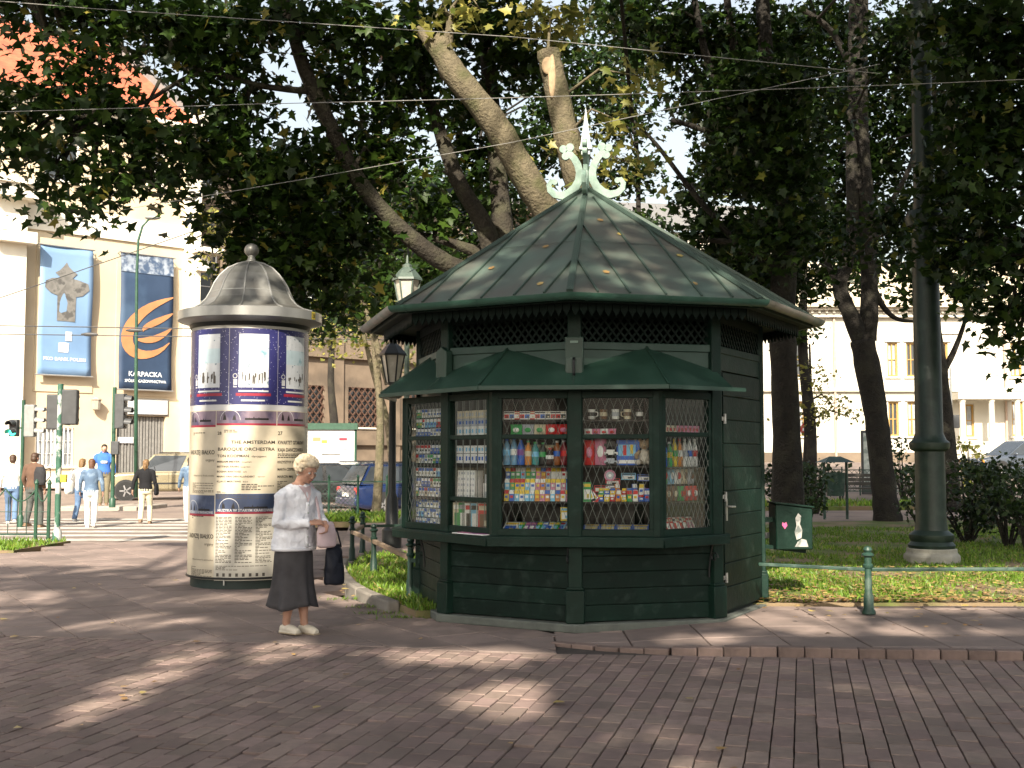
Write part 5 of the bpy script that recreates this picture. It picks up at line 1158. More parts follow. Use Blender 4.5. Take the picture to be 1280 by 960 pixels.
# ------------------------------------------------------------------ parked cars
m_tyre = mat('tyre_rubber', (.018, .018, .018), .85, .15, 30); m_rim = mat('alloy_rim', (.45, .45, .46), .3, .08, 20, metal=.8)
m_cglass = mat('car_glass', (.03, .035, .04), .06, .15, 3, spec=.9); m_trim = mat('car_trim', (.02, .02, .021), .6, .1, 20)
m_tail = mat('tail_lamp_red', (.42, .015, .02), .2, .1, 20, spec=.7); m_head = mat('head_lamp', (.62, .64, .66), .12, .08, 20, spec=.8); m_plate = mat('number_plate', (.6, .6, .56), .5, .05, 20); m_amber = mat('indicator_amber', (.6, .22, .03), .25, .08, 20)
def car_paint(n, c, metal=.25): return mat('car_paint_' + n, c, .28, .05, 4, metal=metal, spec=.6, coat=.6)
def car(label, loc, heading, L, W, H, paint, kind='hatch', group='cars parked along the street', name='car'):
    t = thing(name, label, 'car', loc, heading, group); hw_ = W / 2; suv = kind == 'suv'
    zb = .32 if suv else .2; belt = H * .60; wr = .36 if suv else .31
    hood = belt - .06 if not suv else belt - .02
    xs = [-.5, -.485, -.42, -.30, 0, .2, .26, .40, .47, .5]
    if kind == 'sedan': tops = [.72, .80, .90, .92, .92, .92, .90, .86, .78, .66]
    elif kind == 'hatch': tops = [.70, .86, .90, .91, .91, .91, .89, .83, .74, .60]
    else: tops = [.92, 1.05, 1.07, 1.07, 1.07, 1.07, 1.06, 1.02, .98, .85]
    k = belt / (1.07 if suv else .91); tops = [q * k for q in tops]
    wd = [.88, .95, .99, 1, 1, 1, 1, .97, .92, .84]; b = MB(); vs = []; n = 10
    for x, zt, w_ in zip(xs, tops, wd):
        h = hw_ * w_; lo = zb + (.06 if abs(x) > .48 else 0)
        half = [(h * .90, lo), (h, lo + .10), (h * 1.0, lo + (zt - lo) * .55), (h * .985, zt - .07), (h * .90, zt)]
        vs += [(x * L, y, z) for y, z in half] + [(x * L, -y, z) for y, z in half[::-1]]
    N = len(xs); b.add(vs, [[i * n + j, (i + 1) * n + j, (i + 1) * n + (j + 1) % n, i * n + (j + 1) % n] for i in range(N - 1) for j in range(n)] + [list(range(n)), list(range((N - 1) * n, N * n))[::-1]])
    body = b.build('body', paint, t, 'auto', bev=.03)
    # greenhouse
    if kind == 'sedan': bx = (-.36, .24); rx = (-.20, .06)
    elif kind == 'hatch': bx = (-.475, .24); rx = (-.40, .07)
    else: bx = (-.485, .24); rx = (-.45, .10)
    zb_, zr = belt - .01, H; wb, wr_ = hw_ * .93, hw_ * .76
    base = [(bx[0] * L, -wb, zb_), (bx[1] * L, -wb * .96, zb_), (bx[1] * L, wb * .96, zb_), (bx[0] * L, wb, zb_)]
    top = [(rx[0] * L, -wr_, zr - .06), (rx[1] * L, -wr_, zr - .05), (rx[1] * L, wr_, zr - .05), (rx[0] * L, wr_, zr - .06)]
    def lin(p, q, s): return Vector(p).lerp(Vector(q), s)
    for i, nm in enumerate(('side_window', 'windscreen', 'side_window', 'rear_window')):
        j = (i + 1) % 4; b = MB(); a_, c_, d_, e_ = Vector(base[i]), Vector(base[j]), Vector(top[j]), Vector(top[i])
        if nm == 'side_window':
            m0, m1 = lin(a_, c_, .5), lin(e_, d_, .52)
            for k2, (p, q, r, s) in enumerate(((a_, m0, m1, e_), (m0, c_, d_, m1))):
                b = MB(); ce = (p + q + r + s) / 4; b.sheet([v.lerp(ce, .12) for v in (p, q, r, s)]); b.build('side_window', m_cglass, t)
        else: b.sheet([v.lerp((a_ + c_ + d_ + e_) / 4, .05) for v in (a_, c_, d_, e_)]); b.build(nm, m_cglass, t)
    b = MB(); b.add([Vector(v).lerp(Vector((0, 0, zb_)), .015) for v in base] + [Vector(v).lerp(Vector((0, 0, zr - .06)), .015) for v in top], [[0, 1, 5, 4], [1, 2, 6, 5], [2, 3, 7, 6], [3, 0, 4, 7]]); b.build('cabin', paint, t)
    b = MB(); tp = [Vector(v) for v in top]; ce = sum(tp, Vector()) / 4; up = [v.lerp(ce, .16) + Vector((0, 0, .055)) for v in tp]; b.add(tp + up, [[0, 1, 5, 4], [1, 2, 6, 5], [2, 3, 7, 6], [3, 0, 4, 7], [4, 5, 6, 7]]); rf = b.build('roof', paint, t, 'auto', bev=.02)
    if suv or kind == 'hatch':
        for s in (-1, 1): b = MB(); b.tube([(rx[0] * L + .15, s * wr_ * .92, zr + .02), (rx[1] * L - .2, s * wr_ * .92, zr + .025)], .018, 6); b.build('roof_rail', m_trim, rf)
    # lamps, bumpers, plates, handles, mirrors
    for s in (-1, 1):
        b = MB(); b.box((L * .478, s * hw_ * .66, tops[8] - .10), (.10, hw_ * .36, .14)); b.build('headlight', m_head, t, bev=.025)
        b = MB(); b.box((-L * .488, s * hw_ * .80, tops[1] - .13), (.07, hw_ * .24, .20 if kind != 'suv' else .3)); b.build('tail_light', m_tail, t, bev=.02)
        b = MB(); b.box((L * .475, s * hw_ * .88, tops[8] - .11), (.08, hw_ * .1, .12)); b.build('indicator', m_amber, t, bev=.02)
        b = MB(); b.ell((L * .185, s * (hw_ + .09), belt + .05), (.06, .10, .065), 10, 8); b.build('mirror', paint, t, True)
        for x in (-.06, .16): b = MB(); b.box((x * L - .35, s * (hw_ * 1.0 + .004), belt - .16), (.16, .03, .03)); b.build('door_handle', m_trim, t)
        b = MB(); b.box((0, s * hw_ * 1.002, lerp(zb, belt, .42)), (L * .52, .02, .06)); b.build('side_strip', m_trim, t)
        for x in (-.02, -.24, .2):
            b = MB(); b.box((x * L, s * hw_ * 1.0, lerp(zb, belt, .55)), (.008, .008, (belt - zb) * .8)); b.build('door_seam', m_trim, t)
    b = MB(); b.box((L * .49, 0, zb + .20), (.14, W * .90, .22)); b.build('front_bumper', m_trim if suv else paint, t, bev=.04); b = MB(); b.box((-L * .49, 0, zb + .20), (.14, W * .92, .22)); b.build('rear_bumper', m_trim if suv else paint, t, bev=.04)
    b = MB(); b.box((L * .492, 0, tops[8] - .13), (.04, W * .4, .12)); b.build('radiator_grille', m_trim, t, bev=.01)
    b = MB(); b.box((-L * .502, 0, tops[1] - .24), (.012, .5, .11)); b.build('number_plate', m_plate, t); b = MB(); b.box((L * .502 + .055, 0, zb + .2), (.012, .5, .11)); b.build('number_plate', m_plate, t)
    for x in (-.315, .315):
        for s in (-1, 1):
            b = MB(); b.tube([(x * L, s * (hw_ - .05), wr + .01), (x * L, s * (hw_ + .006), wr + .01)], wr * 1.16, 24); b.build('wheel_arch', m_trim, t)
            b = MB(); X = Matrix.Translation((x * L, s * (hw_ - .085), wr)) @ Matrix.Rotation(PI / 2, 4, 'X'); b.X = X; b.lathe([(wr * .6, -.1), (wr * .94, -.1), (wr, -.06), (wr, .06), (wr * .94, .1), (wr * .6, .1)], 24); wh_ = b.build('wheel', m_tyre, t, 'auto')
            b = MB(); b.X = X; sg_ = -s; b.lathe([(.03, .098 * sg_), (wr * .2, .10 * sg_), (wr * .25, .085 * sg_), (wr * .6, .08 * sg_), (wr * .63, .101 * sg_), (wr * .6, .05 * sg_)], 20)
            for q in range(5): a_ = q * 2 * PI / 5; b.bar((.03 * math.cos(a_), .03 * math.sin(a_), .096 * sg_), (wr * .6 * math.cos(a_), wr * .6 * math.sin(a_), .092 * sg_), .05, .02)
            b.build('rim', m_rim, wh_)
    return t
def on_ground(px, py, z): p = G(px, py, z); return Vector((p.x, p.y, z))
p = A(207, 620, 45.0); car('olive gold off-road car standing before the grey gate', (p.x, 45.0, -.148), R(197), 4.6, 1.9, 1.78, car_paint('olive_gold', (.27, .23, .145), .35), 'suv')
p = A(519, 620, 33.2); car('dark blue hatchback parked with its rear to the path', (p.x, 33.6, -.148), R(28), 4.3, 1.76, 1.47, car_paint('dark_blue', (.008, .02, .075), .2))
p = A(414, 610, 37.5); car('black sedan parked beyond the blue hatchback', (p.x, 37.5, -.148), R(14), 4.5, 1.76, 1.44, car_paint('black', (.012, .012, .013), .1), 'sedan')
p = A(470, 600, 42.0); car('small white car parked between the black sedan and the tan building', (p.x, 42.5, -.148), R(12), 3.9, 1.68, 1.46, car_paint('white', (.5, .5, .49), .0))
p = A(1275, 560, 46.0); car('dark grey-blue car parked in front of the white villa', (p.x, 46, gh(p.x, 46) + .005), R(190), 4.4, 1.76, 1.46, car_paint('grey_blue', (.07, .085, .11), .3), 'sedan')
# ------------------------------------------------------------------ people
m_skin = mat('skin', (0.42, 0.235, 0.165), .5, .08, 12, .1, 120, spec=.4)
m_eye = mat('eye_white', (.7, .7, .68), .3, .03, 20); m_iris = mat('iris', (.03, .035, .04), .2, .1, 20); m_lip = mat('lips', (.36, .13, .11), .45, .05, 30)
def cloth(n, c, r=.85, **k): return mat('cloth_' + n, c, r, k.pop('var', .12), k.pop('scale', 9), k.pop('bump', .35), k.pop('bscale', 160), spec=.2, **k)
def remesh(o, vox, smooth=6, fac=.5):
    m = o.modifiers.new('r', 'REMESH'); m.mode = 'VOXEL'; m.voxel_size = vox; m.use_smooth_shade = True
    if smooth: s = o.modifiers.new('s', 'SMOOTH'); s.iterations = smooth; s.factor = fac
    return o
def hand(b, wrist, d, palm_n, thumb, L=.175, curl=.35, n=6):
    """palm with five separate fingers; d: direction of the hand, palm_n: normal the palm faces, thumb: side of the thumb"""
    w_ = Vector(wrist); d = Vector(d).normalized(); pn = Vector(palm_n); pn = (pn - d * pn.dot(d)).normalized(); th = d.cross(pn).normalized()
    if th.dot(Vector(thumb)) < 0: th = -th
    pl = L * .5
    b.tube([w_ - d * .02, w_ + d * pl * .4, w_ + d * pl, w_ + d * (pl + .012)], [.026, .036, .040, .030], 10, ry=[.018, .016, .014, .010], ref=th)
    for i, (off, ln) in enumerate(((.030, .44), (.010, .50), (-.010, .46), (-.029, .36))):
        p = w_ + d * pl * .96 + th * off; q = [p]; dd = d.copy(); a = curl * (1 + .12 * i)
        for s, fr_ in enumerate((.42, .32, .26)):
            dd = (dd * math.cos(a) + pn * math.sin(a)).normalized(); q.append(q[-1] + dd * L * ln * fr_)
        b.tube(q, [.0088, .0082, .0074, .0055], n)
    p = w_ + d * pl * .28 + th * .028; d1 = (d * .6 + th * .75 + pn * .25).normalized(); d2 = (d * .9 + th * .25 + pn * .35).normalized()
    b.tube([p, p + d1 * L * .2, p + d1 * L * .2 + d2 * L * .18, p + d1 * L * .2 + d2 * L * .32], [.0125, .0105, .0095, .006], n)
def loft_arm(b, S, E, W, r=(.052, .042, .038, .028), n=10, k=1.0):
    S, E, W = Vector(S), Vector(E), Vector(W); I_ = Vector((S.x * .45, S.y, S.z + .012)); b.tube([I_, S + Vector((S.x * -.12, 0, -.012)), S.lerp(E, .12), S.lerp(E, .5), E, E.lerp(W, .35), W], [r[0] * .75 * k, r[0] * .95 * k, r[0] * k, r[0] * .9 * k, r[1] * k, r[2] * k, r[3] * k], n)
def head_into(b, c, rot, s=1.0, nose=1.0):
    X = Matrix.Translation(c) @ rot.to_4x4(); b.X = X @ Matrix.Scale(s, 4)
    b.ell((0, .008, .025), (.074, .092, .088), 20, 14); b.ell((0, -.022, -.038), (.056, .064, .066), 16, 10)
    b.ell((0, -.058, -.082), (.026, .022, .02), 10, 8)                                       # chin
    b.tube([(0, -.083, .022), (0, -.098, -.004), (0, -.108, -.026), (0, -.088, -.036)], [.009, .011, .0145 * nose, .008], 8)
    for q in (-1, 1):
        b.ell((q * .036, -.066, -.018), (.024, .02, .02), 10, 8)                             # cheek
        b.ell((q * .03, -.078, .030), (.022, .012, .009), 8, 6)                              # brow
        b.ell((q * .076, .012, -.006), (.011, .022, .032), 8, 8)                             # ear
        b.ell((q * .010, -.094, -.028), (.008, .01, .007), 6, 6)
    b.ell((0, -.078, -.056), (.024, .012, .010), 10, 6)
    b.X = None
    return X @ Matrix.Scale(s, 4)
def face_bits(par, X):
    for q in (-1, 1):
        b = MB(); b.X = X; b.ell((q * .030, -.0765, .012), (.0125, .0105, .0085), 10, 8); e = b.build('eye', m_eye, par, True)
        b = MB(); b.X = X; b.ell((q * .030, -.0855, .010), (.0058, .003, .0062), 8, 6); b.build('iris', m_iris, e, True)
    b = MB(); b.X = X; b.tube([(-.022, -.085, -.055), (0, -.0935, -.0535), (.022, -.085, -.055)], [.003, .0062, .003], 8); b.build('lips', m_lip, par, True)
def rotm(rx=0, ry=0, rz=0): return (Matrix.Rotation(rz, 3, 'Z') @ Matrix.Rotation(rx, 3, 'X') @ Matrix.Rotation(ry, 3, 'Y'))

def walker(label, loc, heading, H=1.7, top=None, legs=None, shoe=None, hair=None, stride=.22, phase=1, sleeve='long', hairlen=.1, skirt=False, arms=((-.05, .15), (.05, .15)), bulk=1.0, vox=.013, head_turn=0.0, extra=None):
    """a standing or walking adult built facing local -Y"""
    s = H / 1.70; o_name = 'person'
    hipz, kz, az = .90, .49, .075
    def leg(sd, fw):
        hip = Vector((sd * .09, 0, hipz)); ank = Vector((sd * .085, -fw, az + (.05 if fw < -.1 else 0))); knee = (hip + ank) / 2 + Vector((0, -.03 - abs(fw) * .25, .01)); return hip, knee, ank
    Ls = [leg(-1, stride * phase), leg(1, -stride * phase)]
    sh = [Vector((-.185 * bulk, .01, 1.40)), Vector((.185 * bulk, .01, 1.40))]; ar = []
    for i, sd in enumerate((-1, 1)):
        sw, out = arms[i]; el = sh[i] + Vector((sd * (.03 + out * .3), .02 - sw * .5, -.29)); wr = el + Vector((sd * (.0 + out * .1), -.09 - sw * .9, -.22)); ar.append((sh[i], el, wr))
    hc = Vector((0, -.03, 1.585))
    b = MB(); b.rings([(0, 0, .84, .13, .095), (0, 0, .93, .165, .115), (0, 0, 1.08, .135, .10), (0, 0, 1.25, .16, .115), (0, .005, 1.36, .175, .105), (0, .01, 1.43, .11, .075), (0, .005, 1.47, .06, .058)], 16)
    b.tube([(0, .012, 1.42), (0, -.005, 1.50), (0, -.012, 1.56)], [.056, .052, .054], 10)
    X = head_into(b, hc, rotm(0, 0, head_turn))
    for (h, k, a) in Ls:
        b.tube([h, h.lerp(k, .5), k, k.lerp(a, .35), a], [.088, .074, .056, .054, .038], 10)
        b.tube([a + Vector((0, .045, -.045)), a + Vector((0, -.02, -.03)), a + Vector((0, -.13, -.05)), a + Vector((0, -.165, -.055))], [.03, .042, .035, .02], 8)
    for i, (S, E, W) in enumerate(ar):
        loft_arm(b, S, E, W); sd = -1 if i == 0 else 1; hand(b, W, (W - E), (-sd, 0, 0), (0, -1, 0), curl=.4)
    body = b.build(o_name, m_skin); remesh(body, vox / 1.0, 4)
    tag(body, label, 'person', 'pedestrians by the crossing'); body.location = loc; body.rotation_euler.z = heading; body.scale = (s, s, s)
    face_bits(body, X)
    b = MB(); g = 1.0; B = bulk                                    # top
    b.rings([(0, 0, .86, .175 * B, .125 * B), (0, 0, .95, .182 * B, .13 * B), (0, 0, 1.08, .158 * B, .118 * B), (0, 0, 1.25, .182 * B, .132 * B), (0, .005, 1.36, .192 * B, .122), (0, .01, 1.44, .125, .09), (0, .008, 1.475, .075, .072)], 18)
    for (S, E, W) in ar:
        if sleeve == 'long': loft_arm(b, S, E, E.lerp(W, .95), (.068, .054, .05, .042), 10)
        else: b.tube([S, S.lerp(E, .8)], [.068, .06], 10)
    remesh(b.build('top', top, body), vox * 1.15, 3)
    b = MB()
    if skirt: b.rings([(0, 0, .42, .21, .19), (0, 0, .7, .19, .15), (0, 0, .93, .16, .115)], 18)
    else:
        b.rings([(0, 0, .80, .165 * B, .118 * B), (0, 0, .92, .18 * B, .13 * B), (0, 0, 1.0, .165 * B, .12 * B)], 16)
        for (h, k, a) in Ls: b.tube([h + Vector((0, 0, .02)), h.lerp(k, .5), k, k.lerp(a, .5), a + Vector((0, 0, -.01))], [.102 * B, .092 * B, .074, .072, .066], 12)
    remesh(b.build('trousers' if not skirt else 'skirt', legs, body), vox * 1.15, 3)
    for (h, k, a) in Ls:
        b = MB(); b.tube([a + Vector((0, .05, -.04)), a + Vector((0, -.01, -.03)), a + Vector((0, -.10, -.047)), a + Vector((0, -.18, -.055))], [.036, .047, .042, .028], 10); b.box((a.x, a.y - .06, a.z - .066), (.08, .25, .018)); remesh(b.build('shoe', shoe, body), .011, 2)
    b = MB(); b.X = X; b.ell((0, .02, .04), (.086, .094, .088), 18, 12); b.ell((0, .05, -.02), (.078, .07, .08), 14, 10); b.ell((0, -.045, .085), (.066, .045, .03), 12, 8)
    if hairlen > .12: b.tube([(0, .07, .03), (0, .085, -.06), (0, .09, -.06 - hairlen)], [.075, .07, .045], 12, ry=[.04, .035, .025])
    remesh(b.build('hair', hair, body), .012, 1)
    if extra: extra(body, ar, sh, hc)
    return body
def gpos(px, py, z): p = G(px, py, z); return p
S0 = -.15
bl = cloth('black', (.012, .012, .014)); kh = cloth('khaki', (.36, .30, .20)); den = cloth('denim', (.085, .13, .20), second=(.16, .22, .30), sscale=6); wh = cloth('white', (.66, .65, .62)); jean = cloth('jeans', (.10, .16, .27)); brw = cloth('brown', (.11, .065, .045)); olive = cloth('dark_olive', (.075, .08, .075)); blu = cloth('royal_blue', (.045, .13, .42)); kh2 = cloth('dark_khaki', (.17, .15, .10))
hb = mat('hair_brown', (.05, .026, .014), .5, .3, 40, .6, 90); hg = mat('hair_golden', (.15, .085, .035), .5, .25, 40, .6, 90); hd = mat('hair_dark', (.014, .011, .009), .5, .3, 40, .6, 90); hr = mat('hair_auburn', (.085, .035, .017), .5, .3, 40, .6, 90)
shw = mat('shoe_white', (.6, .58, .54), .6, .1, 20); shb = mat('shoe_brown', (.16, .10, .06), .6, .1, 20); shk = mat('shoe_black', (.02, .02, .02), .5, .1, 20)
def ponytail(body, ar, sh, hc):
    b = MB(); b.tube([hc + Vector((0, .09, .02)), hc + Vector((0, .13, -.06)), hc + Vector((0, .115, -.20))], [.03, .036, .015], 8); b.build('ponytail', hg, body, True)
def jacket_bag(body, ar, sh, hc):
    b = MB(); b.rings([(.24, .03, .72, .03, .09), (.25, .03, .76, .05, .13), (.25, .03, .95, .04, .11), (.24, .03, 1.0, .02, .08)], 12); b.build('hanging_jacket', bl, body, True)
w1 = walker('woman in black sweater and cream trousers walking away over the crossing', gpos(181, 655, S0), R(185), 1.58, bl, cloth('cream', (.55, .49, .36)), shb, hg, .16, 1, arms=((.05, .1), (-.1, .25)), extra=ponytail, hairlen=.2)
o = MB(); o.rings([(0, 0, .70, .03, .09), (0, 0, .74, .055, .12), (0, 0, .92, .05, .11), (0, 0, 1.0, .02, .07)], 12); o.tube([(0, 0, .99), (-.04, 0, 1.3), (-.06, 0, 1.42)], .012, 6); o = remesh(o.build('shoulder_bag', bl), .012, 3); tag(o, 'black shoulder bag hanging at the side of the woman in black sweater', 'bag'); o.location = w1.location + Vector((.27, 0, 0))
walker('woman in denim jacket and white trousers with auburn hair on the crossing', gpos(113, 660, S0), R(195), 1.60, den, wh, shw, hr, .15, -1, hairlen=.16)
walker('woman in white blouse and blue jeans walking beside the denim jacket', gpos(101, 654, S0), R(170), 1.60, wh, jean, shw, hg, .18, 1, hairlen=.16)
o = MB(); o.rings([(0, 0, .0, .08, .2), (0, 0, .06, .11, .24), (0, 0, .30, .10, .22), (0, 0, .36, .05, .16)], 14); o.tube([(0, -.12, .34), (.05, -.05, .62), (.06, 0, .64), (.04, .1, .34)], .014, 6); o = remesh(o.build('tote_bag', cloth('canvas', (.66, .64, .6))), .012, 4); tag(o, 'large pale tote bag carried by the woman in white blouse', 'bag'); p_ = gpos(101, 654, S0); o.location = (p_.x - .30, p_.y + .02, p_.z + .72)
def hood(body, ar, sh, hc):
    b = MB(); b.tube([(-.10, .05, 1.44), (-.07, .11, 1.47), (0, .14, 1.46), (.07, .11, 1.47), (.10, .05, 1.44)], [.035, .045, .05, .045, .035], 10); b.build('hood', blu, body, True)
    b = MB(); b.rings([(0, -.138, 1.17, .085, .006), (0, -.137, 1.24, .085, .008)], 10); b.build('chest_print', wh, body, True)
walker('tall man in blue hooded sweatshirt standing by the traffic light pole', (gpos(129, 631, -.0).x, gpos(129, 631, -.0).y, -.02), R(20), 1.90, blu, kh2, shb, hd, .05, 1, arms=((.05, .2), (.35, .1)), extra=hood, bulk=1.08)
b = MB(); p_ = gpos(129, 631, 0); b.ext([(p_.x - 1.2, p_.y - .8, gh(p_.x, p_.y) - .1), (p_.x + 1.3, p_.y - .8, gh(p_.x, p_.y) - .1), (p_.x + 1.6, p_.y + 1.4, gh(p_.x, p_.y) - .1), (p_.x - 1.0, p_.y + 1.4, gh(p_.x, p_.y) - .1)], (0, 0, .232)); tag(b.build('traffic_island', mat('island_stone', (.3, .26, .22), .85, .15, 4, .3, 40), bev=.03), kind='structure')
brp = gpos(41, 660, S0)
bm_ = walker('man in brown sweater and dark trousers waiting behind the hooped fence', brp, R(165), 1.74, brw, olive, shb, hb, .14, 1, bulk=1.08)
pk_ = MB(); pk_.rings([(0, 0, 0, .12, .07), (0, 0, .06, .15, .10), (0, 0, .30, .15, .10), (0, 0, .42, .10, .07)], 14); pk_.tube([(-.09, .08, .36), (-.1, .22, .40), (-.1, .24, .2), (-.09, .08, .06)], .016, 6); pk_.tube([(.09, .08, .36), (.1, .22, .40), (.1, .24, .2), (.09, .08, .06)], .016, 6)
o = remesh(pk_.build('backpack', cloth('charcoal', (.03, .03, .033))), .012, 4); tag(o, 'charcoal backpack on the shoulder of the man in brown sweater', 'backpack'); o.location = brp + Vector((.22, -.20, 1.0)); o.rotation_euler.z = R(-15)
walker('person in white shirt and blue jeans beside the man in brown sweater', gpos(14, 655, S0), R(200), 1.70, wh, jean, shw, hb, .2, -1)
walker('person with dark hair in denim jacket and white trousers beside the advertising column', gpos(237, 652, S0), R(200), 1.64, den, wh, shw, hd, .1, 1, hairlen=.16)

# ------------------------------------------------------------------ the elderly woman by the advertising column
def old_woman():
    loc = G(369, 793, 0.0); loc.z = .004; head = R(52)
    m_card = cloth('white_cardigan', (.74, .75, .80), scale=5, bump=.7, bscale=110, var=.06); m_skirt = cloth('charcoal_skirt', (.06, .057, .06), bscale=200, var=.2)
    m_sh2 = mat('cream_shoe', (.60, .54, .44), .5, .1, 20, .1, 60); m_pink = cloth('pale_pink', (.55, .43, .45), bscale=90); m_hairw = mat('grey_blond_hair', (.60, .50, .36), .6, .25, 35, .9, 110)
    b = MB()
    hc = Vector((.012, -.115, 1.41)); hrot = rotm(R(24), 0, R(-4))
    b.rings([(0, .03, .74, .14, .11), (0, .03, .84, .165, .125), (0, .02, .97, .15, .115), (0, .0, 1.10, .155, .115), (0, -.01, 1.20, .165, .10), (0, -.02, 1.27, .11, .075), (0, -.03, 1.31, .06, .055)], 16)
    b.tube([(0, -.02, 1.26), (.004, -.055, 1.33), (.01, -.085, 1.37)], [.054, .050, .052], 12)
    X = head_into(b, hc, hrot, .96)
    RS, RE, RW = Vector((-.165, -.01, 1.215)), Vector((-.215, .0, .96)), Vector((-.02, -.215, .965))     # her right arm folds across the front
    LS, LE, LW = Vector((.165, -.02, 1.215)), Vector((.225, -.04, .98)), Vector((.115, -.235, .955))
    loft_arm(b, RS, RE, RW, (.046, .038, .034, .025), 12); loft_arm(b, LS, LE, LW, (.046, .038, .034, .025), 12)
    hand(b, RW, (.8, -.35, .05), (.2, .4, -.7), (.2, .1, 1), .165, .45, 8); hand(b, LW, (-.25, -.35, -.75), (-.9, .1, .2), (-.2, -1, 0), .165, .75, 8)
    legs = [(Vector((-.075, .03, .74)), Vector((-.07, -.01, .41)), Vector((-.062, .05, .085))), (Vector((.075, .03, .74)), Vector((.07, .0, .41)), Vector((.075, -.03, .075)))]
    for i, (h, k, a) in enumerate(legs):
        b.tube([h, h.lerp(k, .5), k, k.lerp(a, .3), k.lerp(a, .8), a], [.08, .066, .052, .056, .036, .034], 12)
        b.tube([a + Vector((0, .04, -.045)), a + Vector((0, -.02, -.03)), a + Vector((0, -.10, -.045)), a + Vector((0, -.145, -.052))], [.026, .036, .034, .02], 10)
    body = b.build('person', m_skin); remesh(body, .0075, 4, .5)
    tag(body, 'elderly woman in white cardigan and charcoal skirt looking down into her bag', 'person'); body.location = loc; body.rotation_euler.z = head; body.scale = (.985, .985, .985)
    face_bits(body, X)
    # hair: short permed curls
    b = MB(); b.X = X; b.ell((0, .026, .045), (.088, .094, .085), 20, 14); b.ell((0, .05, -.015), (.08, .07, .075), 16, 10); b.ell((0, -.035, .085), (.07, .055, .035), 14, 8)
    for i in range(260):
        th, ph = random.uniform(0, 2 * PI), math.acos(random.uniform(-.35, 1)); d = Vector((math.sin(ph) * math.cos(th), math.sin(ph) * math.sin(th), math.cos(ph)))
        if d.y < -.45 and d.z < .55: continue
        p = Vector((0, .026, .035)) + Vector((d.x * .10, d.y * .11, d.z * .10 if d.z > 0 else d.z * .11)); r_ = random.uniform(.013, .024); b.ell(p, (r_, r_, r_ * .85), 8, 6)
    hr_ = b.build('hair', m_hairw, body); remesh(hr_, .005, 0)
    b = MB(); b.X = X; b.ell((-.083, .012, -.042), (.006, .006, .007), 8, 6); b.build('earring', m_spire, body, True)
    # cardigan with V neck, button band and sleeves
    b = MB()
    b.rings([(0, .03, .735, .205, .165), (0, .03, .76, .208, .168), (0, .025, .86, .198, .158), (0, .015, .98, .186, .145), (0, .0, 1.10, .184, .142), (0, -.01, 1.20, .188, .126), (0, -.015, 1.26, .15, .10), (0, -.02, 1.295, .092, .078)], 24)
    loft_arm(b, RS, RE, RE.lerp(RW, .93), (.068, .058, .054, .040), 12); loft_arm(b, LS, LE, LE.lerp(LW, .93), (.068, .058, .054, .040), 12)
    for W_, E_ in ((RW, RE), (LW, LE)): b.tube([E_.lerp(W_, .86), E_.lerp(W_, .95)], [.044, .044], 12)
    c_ = remesh(b.build('cardigan', m_card, body), .009, 5)
    tx = bpy.data.textures.new('folds', 'CLOUDS'); tx.noise_scale = .06; dm = c_.modifiers.new('d', 'DISPLACE'); dm.texture = tx; dm.strength = .03; dm.mid_level = .5
    def torso_y(z):
        for (z0, cy0, ry0), (z1, cy1, ry1) in zip(T_, T_[1:]):
            if z0 <= z <= z1: t = (z - z0) / (z1 - z0); return lerp(cy0, cy1, t) - lerp(ry0, ry1, t)
        return -.1
    T_ = [(.735, .03, .165), (.86, .025, .158), (.98, .015, .145), (1.10, 0, .142), (1.20, -.01, .126), (1.26, -.015, .10), (1.295, -.02, .078)]
    b = MB(); pts = [(.0, torso_y(z) - .004, z) for z in (.745, .80, .86, .92, .98, 1.04, 1.10, 1.14)]; b.tube(pts, .022, 8, ry=[.006] * 8, ref=(1, 0, 0)); b.build('button_band', m_card, c_, True)
    for i in range(6):
        z = .775 + i * .068; b = MB(); b.ell((0, torso_y(z) - .013, z), (.008, .005, .008), 10, 6); b.build('button', m_spire, c_, True)
    b = MB(); b.add([(-.072, -.098, 1.285), (-.035, torso_y(1.2) - .006, 1.21), (0, torso_y(1.14) - .010, 1.135), (.035, torso_y(1.2) - .006, 1.21), (.072, -.098, 1.285), (0, -.118, 1.27)], [[0, 1, 5], [1, 2, 5], [2, 3, 5], [3, 4, 5]]); b.build('blouse', m_pink, body, True)
    b = MB(); b.rings([(0, .03, .722, .208, .168), (0, .03, .752, .214, .174)], 28); b.build('hem_band', m_card, c_, True)
    # flared skirt with soft pleats
    b = MB(); n = 56; prof = [(.235, .225, .205, .9), (.30, .21, .19, .8), (.42, .19, .165, .5), (.56, .178, .150, .4), (.68, .183, .150, .15), (.80, .165, .13, .0)]; vs = []
    for z, rx, ry, pl in prof:
        for k in range(n):
            t = 2 * PI * k / n; w_ = 1 + pl * (.10 * math.sin(t * 7 + .6) + .05 * math.sin(t * 12 + 2)); vs.append((rx * w_ * math.cos(t), .03 + ry * w_ * math.sin(t) + (.02 * pl), z + pl * .02 * math.sin(t * 3)))
    N = len(prof); b.add(vs, [[i * n + k, i * n + (k + 1) % n, (i + 1) * n + (k + 1) % n, (i + 1) * n + k] for i in range(N - 1) for k in range(n)])
    sk = b.build('skirt', m_skirt, body, True); q = sk.modifiers.new('sub', 'SUBSURF'); q.levels = 1; q.render_levels = 1; q = sk.modifiers.new('so', 'SOLIDIFY'); q.thickness = .006
